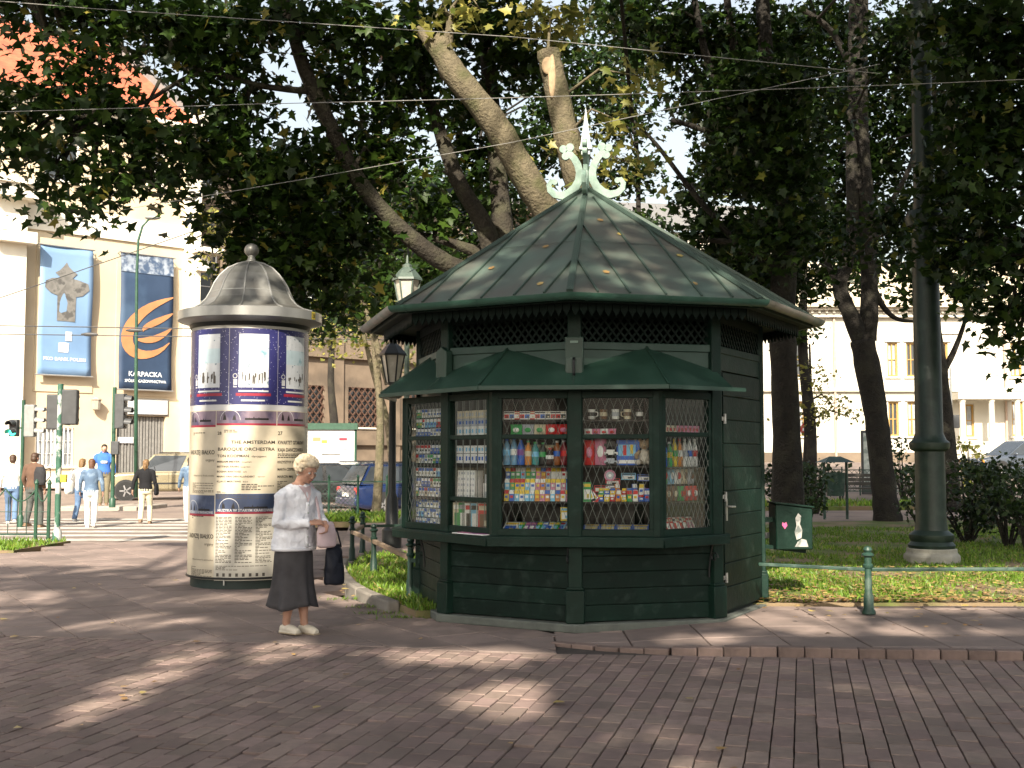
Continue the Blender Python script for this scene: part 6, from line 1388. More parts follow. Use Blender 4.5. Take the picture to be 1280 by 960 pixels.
    for (h, k, a) in legs:
        b = MB(); b.tube([a + Vector((0, .055, -.035)), a + Vector((0, -.01, -.032)), a + Vector((0, -.09, -.040)), a + Vector((0, -.165, -.05))], [.030, .039, .040, .024], 12); b.box((a.x, a.y - .05, a.z - .062), (.072, .215, .02)); remesh(b.build('shoe', m_sh2, body), .0075, 3)
        b = MB(); b.box((a.x, a.y - .055, a.z - .069), (.078, .225, .014)); b.build('shoe_sole', mat('shoe_sole', (.36, .29, .2), .8, .1, 20), body, bev=.006)
    # what she carries
    X2 = Matrix.Translation(loc) @ Matrix.Rotation(head, 4, 'Z')
    b = MB(); b.rings([(.13, -.24, .735, .075, .03), (.13, -.24, .75, .10, .05), (.13, -.235, .86, .10, .055), (.13, -.23, .935, .085, .035), (.13, -.23, .955, .07, .012)], 18); b.tube([(.08, -.22, .93), (.12, -.13, 1.10), (.15, -.055, 1.22), (.155, -.0, 1.285), (.17, .06, 1.22), (.18, .08, 1.05), (.17, -.12, .94)], .02, 8, ry=.007)
    o = remesh(b.build('handbag', m_pink), .007, 5); tag(o, 'pale pink shoulder bag the elderly woman holds open', 'bag'); o.matrix_world = X2
    b = MB(); n = 20
    b.rings([(.255, -.20, .405, .085, .045), (.255, -.20, .42, .10, .065), (.255, -.20, .56, .10, .07), (.25, -.195, .70, .088, .045), (.25, -.19, .755, .075, .018)], 20); bag = remesh(b.build('shopping_bag', cloth('navy_black', (.012, .014, .022), .5, bump=.2)), .009, 3)
    tx = bpy.data.textures.new('bagfolds', 'CLOUDS'); tx.noise_scale = .12; dm = bag.modifiers.new('d', 'DISPLACE'); dm.texture = tx; dm.strength = .03
    tag(bag, 'soft black shopping bag hanging from the arm of the elderly woman', 'bag'); bag.matrix_world = X2
    for dy in (-.035, .03):
        b = MB(); b.tube([(.185, -.195 + dy, .74), (.20, -.17 + dy, .86), (.215, -.12 + dy * .5, .93), (.245, -.12 + dy * .5, .935), (.285, -.17 + dy, .86), (.31, -.195 + dy, .73)], .0095, 8, ry=.006); b.build('handle', cloth('navy_black', (.012, .014, .022)), bag, True)
old_woman()
# ------------------------------------------------------------------ street furniture
m_lg = mat('lamp_green_iron', (.013, .026, .02), .45, .2, 6, .25, 30, second=(.032, .05, .04), sscale=5, slo=.5, shi=.75)
m_rail = mat('rail_green_paint', (.02, .05, .037), .45, .18, 8, .15, 40, second=(.06, .095, .075), sscale=6)
m_post = mat('fence_dark_green', (.018, .045, .033), .45, .2, 8, .15, 40)
m_lampg = mat('lantern_glass', (.42, .40, .34), .25, .1, 10, spec=.6)
# cast iron lamp post on the lawn
lp = G(1165, 703, .085); lt = thing('cast_iron_lamp_post', 'massive green cast iron lamp post rising from the park lawn', 'lamp post', (lp.x, lp.y, .08))
b = MB(); b.lathe([(.37, 0), (.37, .10), (.33, .14), (.33, .20)], 8, a0=R(22.5)); b.build('base', mat('lamp_base_stone', (.30, .29, .25), .8, .15, 6, .4, 40), lt, bev=.015)
b = MB(); b.lathe([(.30, .2), (.31, .24), (.27, .29), (.29, .33), (.29, .38), (.215, .44), (.20, .55), (.195, 1.50), (.25, 1.53), (.265, 1.57), (.265, 1.62), (.22, 1.66), (.182, 1.75), (.172, 4.60), (.235, 4.63), (.25, 4.70), (.235, 4.78), (.145, 4.82), (.14, 5.2), (.13, 8.2), (.17, 8.25), (.17, 8.35), (.10, 8.4), (.09, 9.6)], 32); sh_ = b.build('shaft', m_lg, lt, 'auto')
b = MB(); b.lathe([(.228, 4.60), (.258, 4.69), (.258, 4.72), (.228, 4.80)], 32, cap=False); b.build('collar', m_lg, sh_, 'auto')
for s in (-1, 1):
    b = MB(); b.tube([(0, 0, 9.2), (s * .5, 0, 9.6), (s * 1.0, 0, 9.5), (s * 1.1, 0, 9.25)], .04, 8); ar_ = b.build('arm', m_lg, lt, True); b = MB(); b.lathe([(.05, 9.25), (.2, 9.15), (.24, 8.9), (.12, 8.7)], 12, c=(s * 1.1, 0, 0)); b.build('lamp_globe', m_lampg, ar_, True)
# low rail before the lawn
rl = thing('lawn_rail', 'low green iron rail with turned posts before the sunlit lawn', 'fence', (0, 0, 0))
rp = G(1086, 765, .085); rail_y = rp.y
def turned_post(par, x, y, z, h=.62, m=m_rail, r=.037):
    b = MB(); b.lathe([(r * 1.7, 0), (r * 1.7, .02), (r * 1.25, .05), (r * 1.25, .16), (r * .95, .19), (r * .85, h * .66), (r * 1.25, h * .69), (r * 1.25, h * .72), (r * .9, h * .74), (r * .9, h * .83), (r * 1.5, h * .86), (r * 1.5, h * .88), (r * .8, h * .905), (r * 1.15, h * .94), (r * .9, h * .98), (0.004, h)], 16, c=(x, y, z)); return b.build('post', m, par, 'auto')
turned_post(rl, rp.x, rp.y, .07); turned_post(rl, rp.x + 3.1, rp.y - .05, .07); turned_post(rl, rp.x + 6.2, rp.y - .1, .07)
b = MB(); b.bar((2.33, rp.y + .25, .50), (rp.x - .03, rp.y, .475), .05, .032); b.build('rail', m_rail, rl, bev=.006); b = MB(); b.bar((rp.x + .03, rp.y, .475), (rp.x + 3.07, rp.y - .05, .485), .05, .032); b.build('rail', m_rail, rl, bev=.006); b = MB(); b.bar((rp.x + 3.13, rp.y - .05, .485), (rp.x + 6.2, rp.y - .1, .485), .05, .032); b.build('rail', m_rail, rl, bev=.006)
# green box fixed beside the kiosk
bx0 = A(963, 690, 12.0); gb = thing('metal_utility_box', 'green metal box with peeling white stickers beside the kiosk door', 'box', (2.86, 11.98, .07), R(4))
b = MB(); b.ext([(-.19, -.13, .50), (.19, -.13, .50), (.19, -.13, .92), (-.19, -.13, .965)], (0, .26, 0)); bd = b.build('body', m_gr, gb, bev=.012)
b = MB(); b.ext([(-.205, -.15, .967), (.205, -.15, .922), (.205, -.15, .94), (-.205, -.15, .985)], (0, .3, 0)); b.build('lid', m_gr, gb, bev=.005)
b = MB(); b.bar((-.52, .0, .56), (.15, .0, .475), .05, .04); b.build('bracket', m_gr, gb); b = MB(); b.box((-.28, 0, .80), (.26, .04, .05)); b.build('wall_arm', m_gr, gb)
m_stk = mat('white_sticker', (.36, .35, .33), .6, .15, 20, second=(.14, .16, .15), sscale=14); m_heart = mat('pink_sticker', (.7, .12, .28), .5, .05, 20)
def sticker(pts, m): b = MB(); b.ext([(x, -.1345, z) for x, z in pts], (0, .003, 0)); b.build('sticker', m, gb)
sticker([(.02, .60), (.07, .62), (.08, .70), (.055, .76), (.07, .84), (.04, .87), (.01, .82), (.02, .74), (.0, .68)], m_stk); sticker([(.0, .53), (.14, .53), (.12, .60), (.07, .61), (.03, .58)], m_stk); sticker([(-.13, .75), (-.10, .71), (-.075, .745), (-.085, .78), (-.105, .768), (-.125, .78)], m_heart)
# short fence of finial posts round the small lawn
sf = thing('lawn_fence', 'short dark fence of finial posts and wooden rails round the small lawn', 'fence', (0, 0, 0))
FP = [G(513, 745, .07), G(467, 716, .07), G(440, 700, .07), G(453, 690, .07)]
for p in FP: turned_post(sf, p.x, p.y, .06, .62, m_post, .036)
m_wood = mat('weathered_rail_wood', (.22, .16, .11), .8, .2, 8, .3, 40)
for a, c in ((FP[0], FP[1]), (FP[1], FP[2]), (FP[2], FP[3])): b = MB(); b.bar((a.x, a.y, .46), (c.x, c.y, .46), .05, .05); b.build('rail', m_wood, sf, bev=.006)
b = MB(); b.bar((FP[3].x, FP[3].y, .46), (FP[3].x + 1.6, FP[3].y + .2, .47), .04, .04); b.build('rail', m_post, sf); b = MB(); b.bar((FP[0].x, FP[0].y, .44), (FP[0].x + .5, FP[0].y - .5, .44), .04, .04); b.build('rail', m_post, sf)
b = MB(); b.tube([(-.8, 13.6, .0), (-.8, 13.6, .72)], .085, 14); tag(b.build('stub_post', mat('pale_post', (.42, .38, .28), .8, .15, 8), smooth='auto'), 'short pale round post behind the kiosk ledge on the small lawn', 'post')
# hooped fence on the corner lawn
hf = thing('hooped_fence', 'green hooped iron fence guarding the corner lawn at the crossing', 'fence', (0, 0, 0)); m_fg = mat('fence_green', (.022, .065, .04), .45, .2, 8)
Yf = 20.3; fxp = [A(px, 600, Yf).x for px in (-70, 46, 62)]; z0, z1 = .05, .98
for x in fxp: b = MB(); b.tube([(x, Yf, 0), (x, Yf, 1.02)], .032, 8); b.lathe([(.03, 1.02), (.042, 1.05), (.03, 1.08), (.004, 1.12)], 10, c=(x, Yf, 0)); b.build('post', m_fg, hf)
for xa, xb in ((fxp[0], fxp[1]), (fxp[1], fxp[2])):
    for z in (.16,): b = MB(); b.bar((xa, Yf, z), (xb, Yf, z), .04, .03); b.build('bottom_rail', m_post, hf)
    n = max(1, round((xb - xa) / .16)); nh = max(1, n // 3)
    for i in range(1, n): x = lerp(xa, xb, i / n); b = MB(); b.tube([(x, Yf, .16), (x, Yf, .80 - .05 * (i % 3 == 0))], .008, 6); b.build('bar', m_post, hf)
    for i in range(nh):
        a_, c_ = lerp(xa, xb, i / nh), lerp(xa, xb, (i + 1) / nh); b = MB(); b.tube([(lerp(a_, c_, k / 8), Yf, .95 - .22 * math.sin(PI * k / 8) + (0)) for k in range(9)], .012, 6); b.build('hoop', m_fg, hf)
    b = MB(); b.tube([(xa, Yf, .55), (xb, Yf, .55)], .007, 6); b.build('wire', m_post, hf)
# wire mesh fence before the parked cars
wf_ = thing('wire_fence', 'low wire mesh fence on green posts before the parked cars', 'fence', (0, 0, 0)); Yw = 28.2; xa, xb = A(375, 600, Yw).x, A(520, 600, Yw).x; nw = 4
for i in range(nw + 1): x = lerp(xa, xb, i / nw); b = MB(); b.tube([(x, Yw, 0), (x, Yw, 1.0)], .03, 8); b.lathe([(.03, 1.0), (.04, 1.02), (.004, 1.08)], 8, c=(x, Yw, 0)); b.build('post', m_fg, wf_)
b = MB(); f_ = Face.__new__(Face); f_.n = Vector((0, -1, 0)); f_.t = Vector((1, 0, 0)); f_.o = Vector((0, Yw, 0)); lattice(b, f_, xa, lerp(xa, xb, .5), .12, .88, .11, 1.0, .010, .008, 0); b.build('mesh', m_post, wf_)
for z in (.10, .9): b = MB(); b.bar((xa, Yw, z), (xb, Yw, z), .03, .03); b.build('rail', m_fg, wf_)
# park fence before the villa street
pf = thing('park_fence', 'dark park fence between the bench and the villa street', 'fence', (0, 0, 0)); Yp = 38.5
xa, xb = A(985, 600, Yp).x, A(1300, 600, Yp).x; zz = gh(xa + 3, Yp)
for i in range(15): x = lerp(xa, xb, i / 14); b = MB(); b.tube([(x, Yp, zz - .3), (x, Yp, zz + .95)], .025, 6); b.build('post', m_post, pf)
for z in (.15, .85): b = MB(); b.bar((xa, Yp, zz + z), (xb, Yp, zz + z), .03, .03); b.build('rail', m_post, pf)
b = MB(); f_.o = Vector((0, Yp, 0)); lattice(b, f_, xa, xb, zz + .15, zz + .85, .17, 1.0, .012, .01, 0); b.build('mesh', m_post, pf)
# traffic lights
m_sigd = mat('signal_dark', (.05, .052, .055), .5, .15, 10); m_sigg = mat('signal_grey', (.20, .205, .20), .5, .12, 10); m_off = mat('lens_off', (.03, .02, .02), .2, .2, 10); m_polew = mat('pole_peeling', (.04, .11, .075), .5, .2, 10, second=(.36, .37, .36), sscale=5, slo=.5, shi=.56)
def signal(par, c, h, w_, d_, face, m, n=3, lit=None, board=False):
    """lamp housing at c (centre), lenses towards 'face' (angle), n lenses with visors"""
    X = Matrix.Translation(c) @ Matrix.Rotation(face, 4, 'Z'); b = MB(); b.X = X; b.box((0, 0, 0), (w_, d_, h)); o = b.build('signal_head', m, par, bev=.02)
    if board: b = MB(); b.X = X; b.box((0, -d_ / 2 - .01, 0), (w_ + .18, .02, h + .16)); b.build('backing_board', m_sigd, o)
    for i in range(n):
        z = h / 2 - h * (i + .5) / n; r_ = min(w_ * .40, h / n * .42); b = MB(); b.X = X; b.tube([(0, -d_ / 2 - .002, z), (0, -d_ / 2 - .02, z)], r_, 16)
        le = b.build('lens', emit_mat('green_signal_light', (.05, .9, .55), 2.5) if lit == i else m_off, o)
        b = MB(); b.X = X; pr = [(r_ * 1.12 * math.cos(t), r_ * 1.12 * math.sin(t)) for t in [R(-10) + R(200) * k / 10 for k in range(11)]]
        va = [(x, -d_ / 2, z + q) for x, q in pr]; vb = [(x, -d_ / 2 - .22 + .05 * (q < 0), z + q - .02) for x, q in pr]; b.add(va + vb, [[k, k + 1, 11 + k + 1, 11 + k] for k in range(10)]); v_ = b.build('visor', m, o); q = v_.modifiers.new('so', 'SOLIDIFY'); q.thickness = .008
    return o
def sig_pole(par, x, y, z0, h, r=.06, m=m_fg): b = MB(); b.tube([(x, y, z0), (x, y, h)], r, 12); b.lathe([(r * 1.6, z0), (r * 1.6, z0 + .25), (r, z0 + .3)], 12, c=(x, y, 0)); return b.build('pole', m, par, 'auto')
q = G(73, 677, 0); t1 = thing('traffic_light', 'tall traffic light with a peeling pole at the end of the hooped fence', 'traffic light', (0, 0, 0), 0)
px_ = 20.4 / F_PX; sig_pole(t1, A(73, 600, 20.4).x, 20.4, -.05, A(73, 480, 20.4).z, .05, m_polew)
signal(t1, A(88, 509, 20.4), .62, .26, .22, R(190), m_sigd, 3); signal(t1, A(66, 515, 20.4), .62, .10, .20, R(100), m_sigd, 3)
b = MB(); b.bar(A(73, 492, 20.4), A(88, 492, 20.4), .03, .03); b.bar(A(73, 526, 20.4), A(88, 526, 20.4), .03, .03); b.build('bracket', m_fg, t1)
b = MB(); b.box(A(80, 598, 20.35), (.10, .08, .14)); b.build('call_button', m_tag, t1, bev=.01)
Ys = 27.5; t2 = thing('traffic_light', 'traffic light with grey hooded head and lit green walking signal behind the fence', 'traffic light'); sig_pole(t2, A(27, 600, Ys).x, Ys, -.16, A(27, 500, Ys).z, .042)
signal(t2, A(38, 526, Ys), .76, .20, .24, R(92), m_sigg, 3); signal(t2, A(18, 535, Ys), .40, .20, .16, R(-5), m_sigd, 2, lit=1)
b = MB(); b.bar(A(18, 535, Ys + .05), A(38, 535, Ys + .05), .04, .04); b.build('bracket', m_fg, t2)
Yt = 35.0; t3 = thing('traffic_light', 'traffic light with dark hooded head before the grey gate', 'traffic light'); sig_pole(t3, A(141, 600, Yt).x, Yt, -.02, A(141, 484, Yt).z, .06)
signal(t3, A(151, 514, Yt), 1.05, .30, .28, R(88), m_sigd, 3); b = MB(); b.bar(A(141, 500, Yt), A(151, 500, Yt), .05, .05); b.bar(A(141, 530, Yt), A(151, 530, Yt), .05, .05); b.build('bracket', m_fg, t3); b = MB(); b.box(A(144, 560, Yt - .1), (.24, .14, .4)); b.build('control_box', m_sigd, t3, bev=.02)
# curved street light
Yl = 41.0; cl = thing('street_light', 'slender green street light with curved arm before the beige building', 'street light'); b = MB(); b.tube([A(170, 622, Yl), A(170, 480, Yl), A(171, 340, Yl), A(173, 300, Yl), A(178, 283, Yl), A(187, 273, Yl)], [.075, .065, .05, .045, .04, .035], 10); b.build('pole', m_fg, cl, True); b = MB(); b.ell(A(191, 272, Yl), (.3, .12, .08), 12, 8); b.build('lamp_head', m_sigg, cl, True)
# old-style lanterns on posts
def lantern(label, px, pyl, Y, s, base_py, m):
    c = A(px, pyl, Y); z0 = gh(c.x, Y) + .02; t = thing('lantern_post', label, 'lamp post', (c.x, Y, z0), 0, 'old-style lantern posts'); zc = c.z - z0
    b = MB(); b.lathe([(.16, 0), (.16, .3), (.11, .36), (.10, .8), (.065, .9), (.055, zc - .55 * s), (.08, zc - .5 * s), (.05, zc - .45 * s), (.10 * s, zc - .4 * s)], 14); b.build('post', m, t, 'auto')
    b = MB(); b.lathe([(.13 * s, zc - .38 * s), (.24 * s, zc + .18 * s)], 6, cap=False); lb_ = b.build('lamp_panes', m_lampg, t)
    for k in range(6):
        a_ = k * PI / 3; b = MB(); b.bar((.132 * s * math.cos(a_), .132 * s * math.sin(a_), zc - .39 * s), (.245 * s * math.cos(a_), .245 * s * math.sin(a_), zc + .18 * s), .03 * s, .03 * s); b.build('glazing_bar', m, lb_)
    b = MB(); b.lathe([(.15 * s, zc - .42 * s), (.15 * s, zc - .38 * s)], 6); b.build('lamp_floor', m, t); b = MB(); b.lathe([(.29 * s, zc + .17 * s), (.28 * s, zc + .21 * s), (.16 * s, zc + .36 * s), (.09 * s, zc + .42 * s), (.09 * s, zc + .47 * s), (.03 * s, zc + .50 * s), (.02 * s, zc + .62 * s), (.004, zc + .66 * s)], 6); b.build('lamp_roof', m, t)
lantern('black lantern post beside the kiosk canopy with pale leaded panes', 491, 455, 19.0, .8, 640, m_iron)
lantern('taller pale green lantern post whose lamp shows over the kiosk gutter', 509, 362, 25.0, 1.15, 640, mat('pale_green_iron', (.06, .085, .068), .5, .15, 8))
# poster board with green top by the tan building
pb = thing('poster_board', 'wide white poster board with green top rail behind the parked cars', 'poster board'); Yb = 44.0; a_, c_ = A(384, 560, Yb), A(444, 560, Yb)
b = MB(); b.box(((a_.x + c_.x) / 2, Yb, (A(400, 580, Yb).z + A(400, 537, Yb).z) / 2), (c_.x - a_.x, .1, A(400, 537, Yb).z - A(400, 580, Yb).z)); b.build('board', m_pwhite, pb); b = MB(); b.box(((a_.x + c_.x) / 2, Yb - .02, A(400, 533, Yb).z), (c_.x - a_.x + .2, .24, .24)); b.build('top_rail', m_fg, pb)
for x, z_, w_, h_, m in ((.2, 549, .3, .14, m_bor), (.36, 552, .22, .12, m_tag), (.7, 560, .5, .16, m_wgrey), (.3, 562, .6, .08, m_wgrey), (.75, 549, .3, .1, m_pred), (.5, 568, .7, .07, m_bst)):
    b = MB(); b.box((lerp(a_.x, c_.x, x), Yb - .055, A(400, z_, Yb).z), (w_, .012, h_)); b.build('print', m, pb)
for x in (a_.x, c_.x): b = MB(); b.tube([(x, Yb, -.2), (x, Yb, A(400, 533, Yb).z)], .06, 8); b.build('post', m_fg, pb)
# litter bin with little roof, bench, no-entry sign, notice stand
bp = G(1045, 648, .05); lb = thing('litter_bin', 'green litter bin with pitched cover on two legs beside the park bench', 'litter bin', (bp.x, bp.y, .03), R(8))
for s in (-1, 1): b = MB(); b.tube([(s * .28, 0, 0), (s * .28, 0, 1.36)], .035, 8); b.build('leg', m_rail, lb)
b = MB(); b.lathe([(.20, .55), (.235, 1.10), (.22, 1.10), (.18, .58)], 18); b.build('basket', m_rail, lb, 'auto'); b = MB(); b.add([(-.38, -.28, 1.34), (.38, -.28, 1.34), (.38, .28, 1.34), (-.38, .28, 1.34), (-.14, 0, 1.48), (.14, 0, 1.48)], [[3, 2, 1, 0], [0, 1, 5, 4], [2, 3, 4, 5], [1, 2, 5], [3, 0, 4]]); b.build('cover', m_post, lb)
b = MB(); b.bar((-.28, 0, .9), (.28, 0, .9), .03, .03); b.build('hanger', m_post, lb)
bn = thing('park_bench', 'dark slatted park bench behind the litter bin', 'bench', (11.0, 36.0, gh(11.0, 36.0) - .02), R(-6)); m_bw = mat('bench_wood', (.05, .045, .038), .6, .2, 10, .2, 40)
for i in range(4): b = MB(); b.box((0, -.22 + i * .12, .45), (1.9, .10, .04)); b.build('seat_slat', m_bw, bn, bev=.008)
for i in range(3): b = MB(); b.box((0, .22 + i * .03, .58 + i * .13), (1.9, .035, .10)); b.build('back_slat', m_bw, bn, bev=.008)
for s in (-1, 1): b = MB(); b.tube([(s * .8, -.24, 0), (s * .8, -.20, .43), (s * .8, .18, .43), (s * .8, .30, .95)], .03, 8); b.tube([(s * .8, .18, .43), (s * .8, .28, 0)], .03, 8); b.build('leg', m_iron, bn)
ns = A(1010, 537, 40.0); sg = thing('no_entry_sign', 'round red no-entry sign with white bar on a thin pole', 'road sign', (ns.x, 40, gh(ns.x, 40) - .05)); zz = ns.z - sg.location.z
b = MB(); b.tube([(0, 0, 0), (0, 0, zz + .3)], .035, 8); b.build('pole', m_sigg, sg); b = MB(); b.tube([(0, -.05, zz), (0, -.07, zz)], .28, 24); dsc = b.build('disc', mat('sign_red', (.5, .02, .025), .4, .08, 10), sg); b = MB(); b.box((0, -.073, zz), (.42, .006, .10)); b.build('bar', m_bwh, dsc)
p = A(1088, 562, 39.0); nb = thing('notice_stand', 'narrow glazed notice stand in front of the villa wall', 'notice board', (p.x, 39, gh(p.x, 39) - .05)); b = MB(); h_ = A(1088, 538, 39).z - nb.location.z; b.box((0, 0, h_ / 2), (.62, .12, h_)); b.build('frame', m_sigd, nb, bev=.02); b = MB(); b.box((0, -.065, h_ * .56), (.5, .012, h_ * .8)); b.build('panel', mat('notice_print', (.42, .45, .42), .4, .15, 3, second=(.2, .24, .22), sscale=4), nb)
p = A(1190, 545, 44.0); ps = thing('street_sign_post', 'thin post with a small box sign before the villa porch', 'sign post', (p.x, 44, gh(p.x, 44) - .05)); b = MB(); zt = A(1190, 460, 44).z - ps.location.z; b.tube([(0, 0, 0), (0, 0, zt)], .04, 8); b.build('pole', m_sigg, ps); b = MB(); b.box((.06, -.06, A(1190, 527, 44).z - ps.location.z), (.42, .1, .5)); b.build('box_sign', m_sigd, ps, bev=.02)
# overhead wires
m_wire = mat('overhead_wire', (.33, .32, .30), .4, .1, 20, metal=.4); m_wired = mat('dark_wire', (.05, .05, .05), .5, .1, 20)
def wire(label, pts, r, m=m_wire, sag=.0, ins=()):
    P = [A(*p) for p in pts]; b = MB(); Q = []
    for i in range(len(P) - 1):
        for k in range(12): t = k / 12; q = P[i].lerp(P[i + 1], t); q.z -= sag * 4 * t * (1 - t); Q.append(q)
    Q.append(P[-1]); b.tube(Q, r, 6); o = b.build('overhead_wire', m); tag(o, label, 'wire')
    for px, py, Y in ins: b = MB(); c = A(px, py, Y); b.tube([c - Vector((.25, 0, 0)), c - Vector((.1, 0, 0)), c + Vector((.1, 0, 0)), c + Vector((.25, 0, 0))], [.02, .055, .055, .02], 8); x_ = b.build('insulator', m_wired, o)
wire('highest overhead wire crossing the maple boughs', [(-300, -22, 11.2), (120, 11, 11.6), (640, 46, 12.1), (1100, 92, 12.6)], .004)
wire('overhead wire stretched level before the red roof and the maple', [(-300, 147, 13.0), (320, 130, 13.2), (860, 115, 13.4), (1350, 96, 13.6)], .0043, sag=.01)
wire('slanting overhead wire before the lower maple leaves', [(-250, 330, 15.0), (380, 224, 13.4), (640, 178, 13.0), (1100, 80, 12.4)], .0036)
wire('thin dark tram wire before the banners', [(-200, 404, 34), (250, 411, 34), (600, 402, 34)], .016, m_wired, ins=((112, 418, 34), (168, 413, 34)))
wire('lower thin dark tram wire before the banners', [(-200, 415, 36), (250, 421, 36), (600, 427, 36)], .016, m_wired)
wire('thin wire rising past the pilaster to the column roof', [(-200, 440, 30), (60, 352, 30), (320, 262, 30), (520, 190, 30)], .012, m_wired)
# weeds along the kerb
V, T = [], []
for cx_, cy_ in ((-1.42, 11.75), (-1.3, 11.3), (-1.75, 12.4), (-1.05, 11.0)):
    for _ in range(60):
        x, y = cx_ + random.gauss(0, .12), cy_ + random.gauss(0, .05); a_ = random.uniform(0, 6.28); h_ = random.uniform(.01, .04); o_ = len(V); V += [(x, y, .006), (x + .012 * math.cos(a_), y + .012 * math.sin(a_), .006), (x + .04 * math.sin(a_), y + .04 * math.cos(a_), h_ + .01)]; T.append((o_, o_ + 1, o_ + 2))
tag(np_mesh('weeds', V, T, m_grass), 'low weeds growing in the joints along the curved kerb', 'weeds', None, 'stuff')
# ------------------------------------------------------------------ trees and shrubs
m_bark = mat('maple_bark', (0.030, 0.025, 0.018), .9, .4, 9, 1.0, 26, bdist=.04, second=(.06, .058, .034), sscale=3, slo=.5, shi=.7)
m_bark2 = mat('pale_maple_bark', (0.125, 0.104, 0.066), .9, .3, 12, 1.0, 30, bdist=.03, second=(.08, .078, .036), sscale=3.5, slo=.48, shi=.68)
m_barkd = mat('dark_bark', (0.018, 0.015, 0.012), .9, .4, 9, 1.0, 26, bdist=.04, second=(.03, .027, .019), sscale=3)
m_cut = mat('cut_wood', (0.36, 0.26, 0.16), .85, .2, 14, .3, 40)
m_leaf = leaf_mat('maple_leaf', (0.012, 0.029, 0.005), (0.024, 0.053, 0.008), (0.054, 0.098, 0.014), (0.26, 0.23, 0.045), .035, .36)
m_leafd = leaf_mat('dark_leaf', (0.009, 0.022, 0.005), (0.018, 0.041, 0.007), (0.042, 0.078, 0.012), (0.15, 0.16, 0.03), .025, .36)
m_leafy = leaf_mat('yellow_leaf', (0.10, 0.13, 0.025), (0.25, 0.24, 0.06), (0.42, 0.38, 0.10), None, 0, .4)
m_leafb = leaf_mat('shrub_leaf', (0.012, 0.026, 0.008), (0.022, 0.045, 0.012), (0.045, 0.075, 0.02), None, 0, .25)
LOB = np.array([(0, .04), (.30, -.06), (.24, .20), (.54, .40), (.25, .47), (.0, 1.0), (-.25, .47), (-.54, .40), (-.24, .20), (-.30, -.06)])
LOBED = (np.vstack([[0, .36, .0]] + [[x, y, -.22 * abs(x) - .10 * max(0, y - .4)] for x, y in LOB]), np.array([(0, i + 1, (i + 1) % 10 + 1) for i in range(10)]))
SIMPLE = (np.array([(0, 0, 0), (.36, .48, -.10), (0, 1, -.08), (-.36, .48, -.10)]), np.array([(0, 1, 2), (0, 2, 3)]))
def leaf_mesh(name, C_, size, m, parent, shape=SIMPLE, upw=.55, loc=None):
    C_ = np.asarray(C_); n = len(C_); T0, F0 = shape
    nr = rng.normal(0, 1, (n, 3)); nr[:, 2] += upw * 2.2; nr /= np.linalg.norm(nr, axis=1)[:, None]
    t = rng.normal(0, 1, (n, 3)); t[:, 2] -= .7; t -= nr * (t * nr).sum(1)[:, None]; t /= np.linalg.norm(t, axis=1)[:, None]
    s = np.cross(t, nr); sz = size * rng.uniform(.5, 1.4, n)
    V = C_[:, None, :] + sz[:, None, None] * (s[:, None, :] * T0[None, :, 0:1] + t[:, None, :] * (T0[None, :, 1:2] - .4) + nr[:, None, :] * T0[None, :, 2:3])
    k = len(T0); T = (F0[None] + (np.arange(n) * k)[:, None, None]).reshape(-1, 3)
    o = np_mesh(name, V.reshape(-1, 3), T, m, parent)
    if loc is not None: o.location = loc
    return o
def clump_pts(c, r, cov, size, sub=14, sig=.17):
    n = max(3, int(cov * math.pi * r[0] * r[2] / (.42 * size * size) / sub)); out = []; cen = []
    for _ in range(n):
        d = rng.normal(0, 1, 3); d /= np.linalg.norm(d); d *= rng.random() ** .45
        q = np.array([c[0] + d[0] * r[0], c[1] + d[1] * r[1], c[2] + d[2] * r[2]]); cen.append(q)
        g = rng.normal(0, 1, (sub, 3)) * sig * np.array([1.25, 1.25, .75]) * (size / .14) ** .6
        out.append(q + g)
    return np.vstack(out), cen
COV = 3.3
def px_clump(q, dscale=.8):
    px, py, rx, ry, Y = q[:5]; k = Y / F_PX; c = A(px, py, Y); return (c, (rx * k, max(rx, ry) * k * dscale, ry * k), (q[5] if len(q) > 5 else 1.9) * COV)
def limb(b, pts, n=9, wob=.0):
    P = [A(p[0], p[1], p[2]) if abs(p[0]) >= 50 else Vector(p[:3]) for p in pts]; rad = [p[-1] for p in pts]
    # Catmull-Rom for smooth bends
    Q, Rr = [], []
    for i in range(len(P) - 1):
        p0, p1, p2, p3 = P[max(i - 1, 0)], P[i], P[i + 1], P[min(i + 2, len(P) - 1)]
        for k in range(5):
            t = k / 5; Q.append(.5 * ((2 * p1) + (p2 - p0) * t + (2 * p0 - 5 * p1 + 4 * p2 - p3) * t * t + (3 * p1 - p0 - 3 * p2 + p3) * t ** 3)); Rr.append(lerp(rad[i], rad[i + 1], t) * (1 + random.uniform(-.05, .05)))
    Q.append(P[-1]); Rr.append(rad[-1]); b.tube(Q, Rr, n)
    return Q
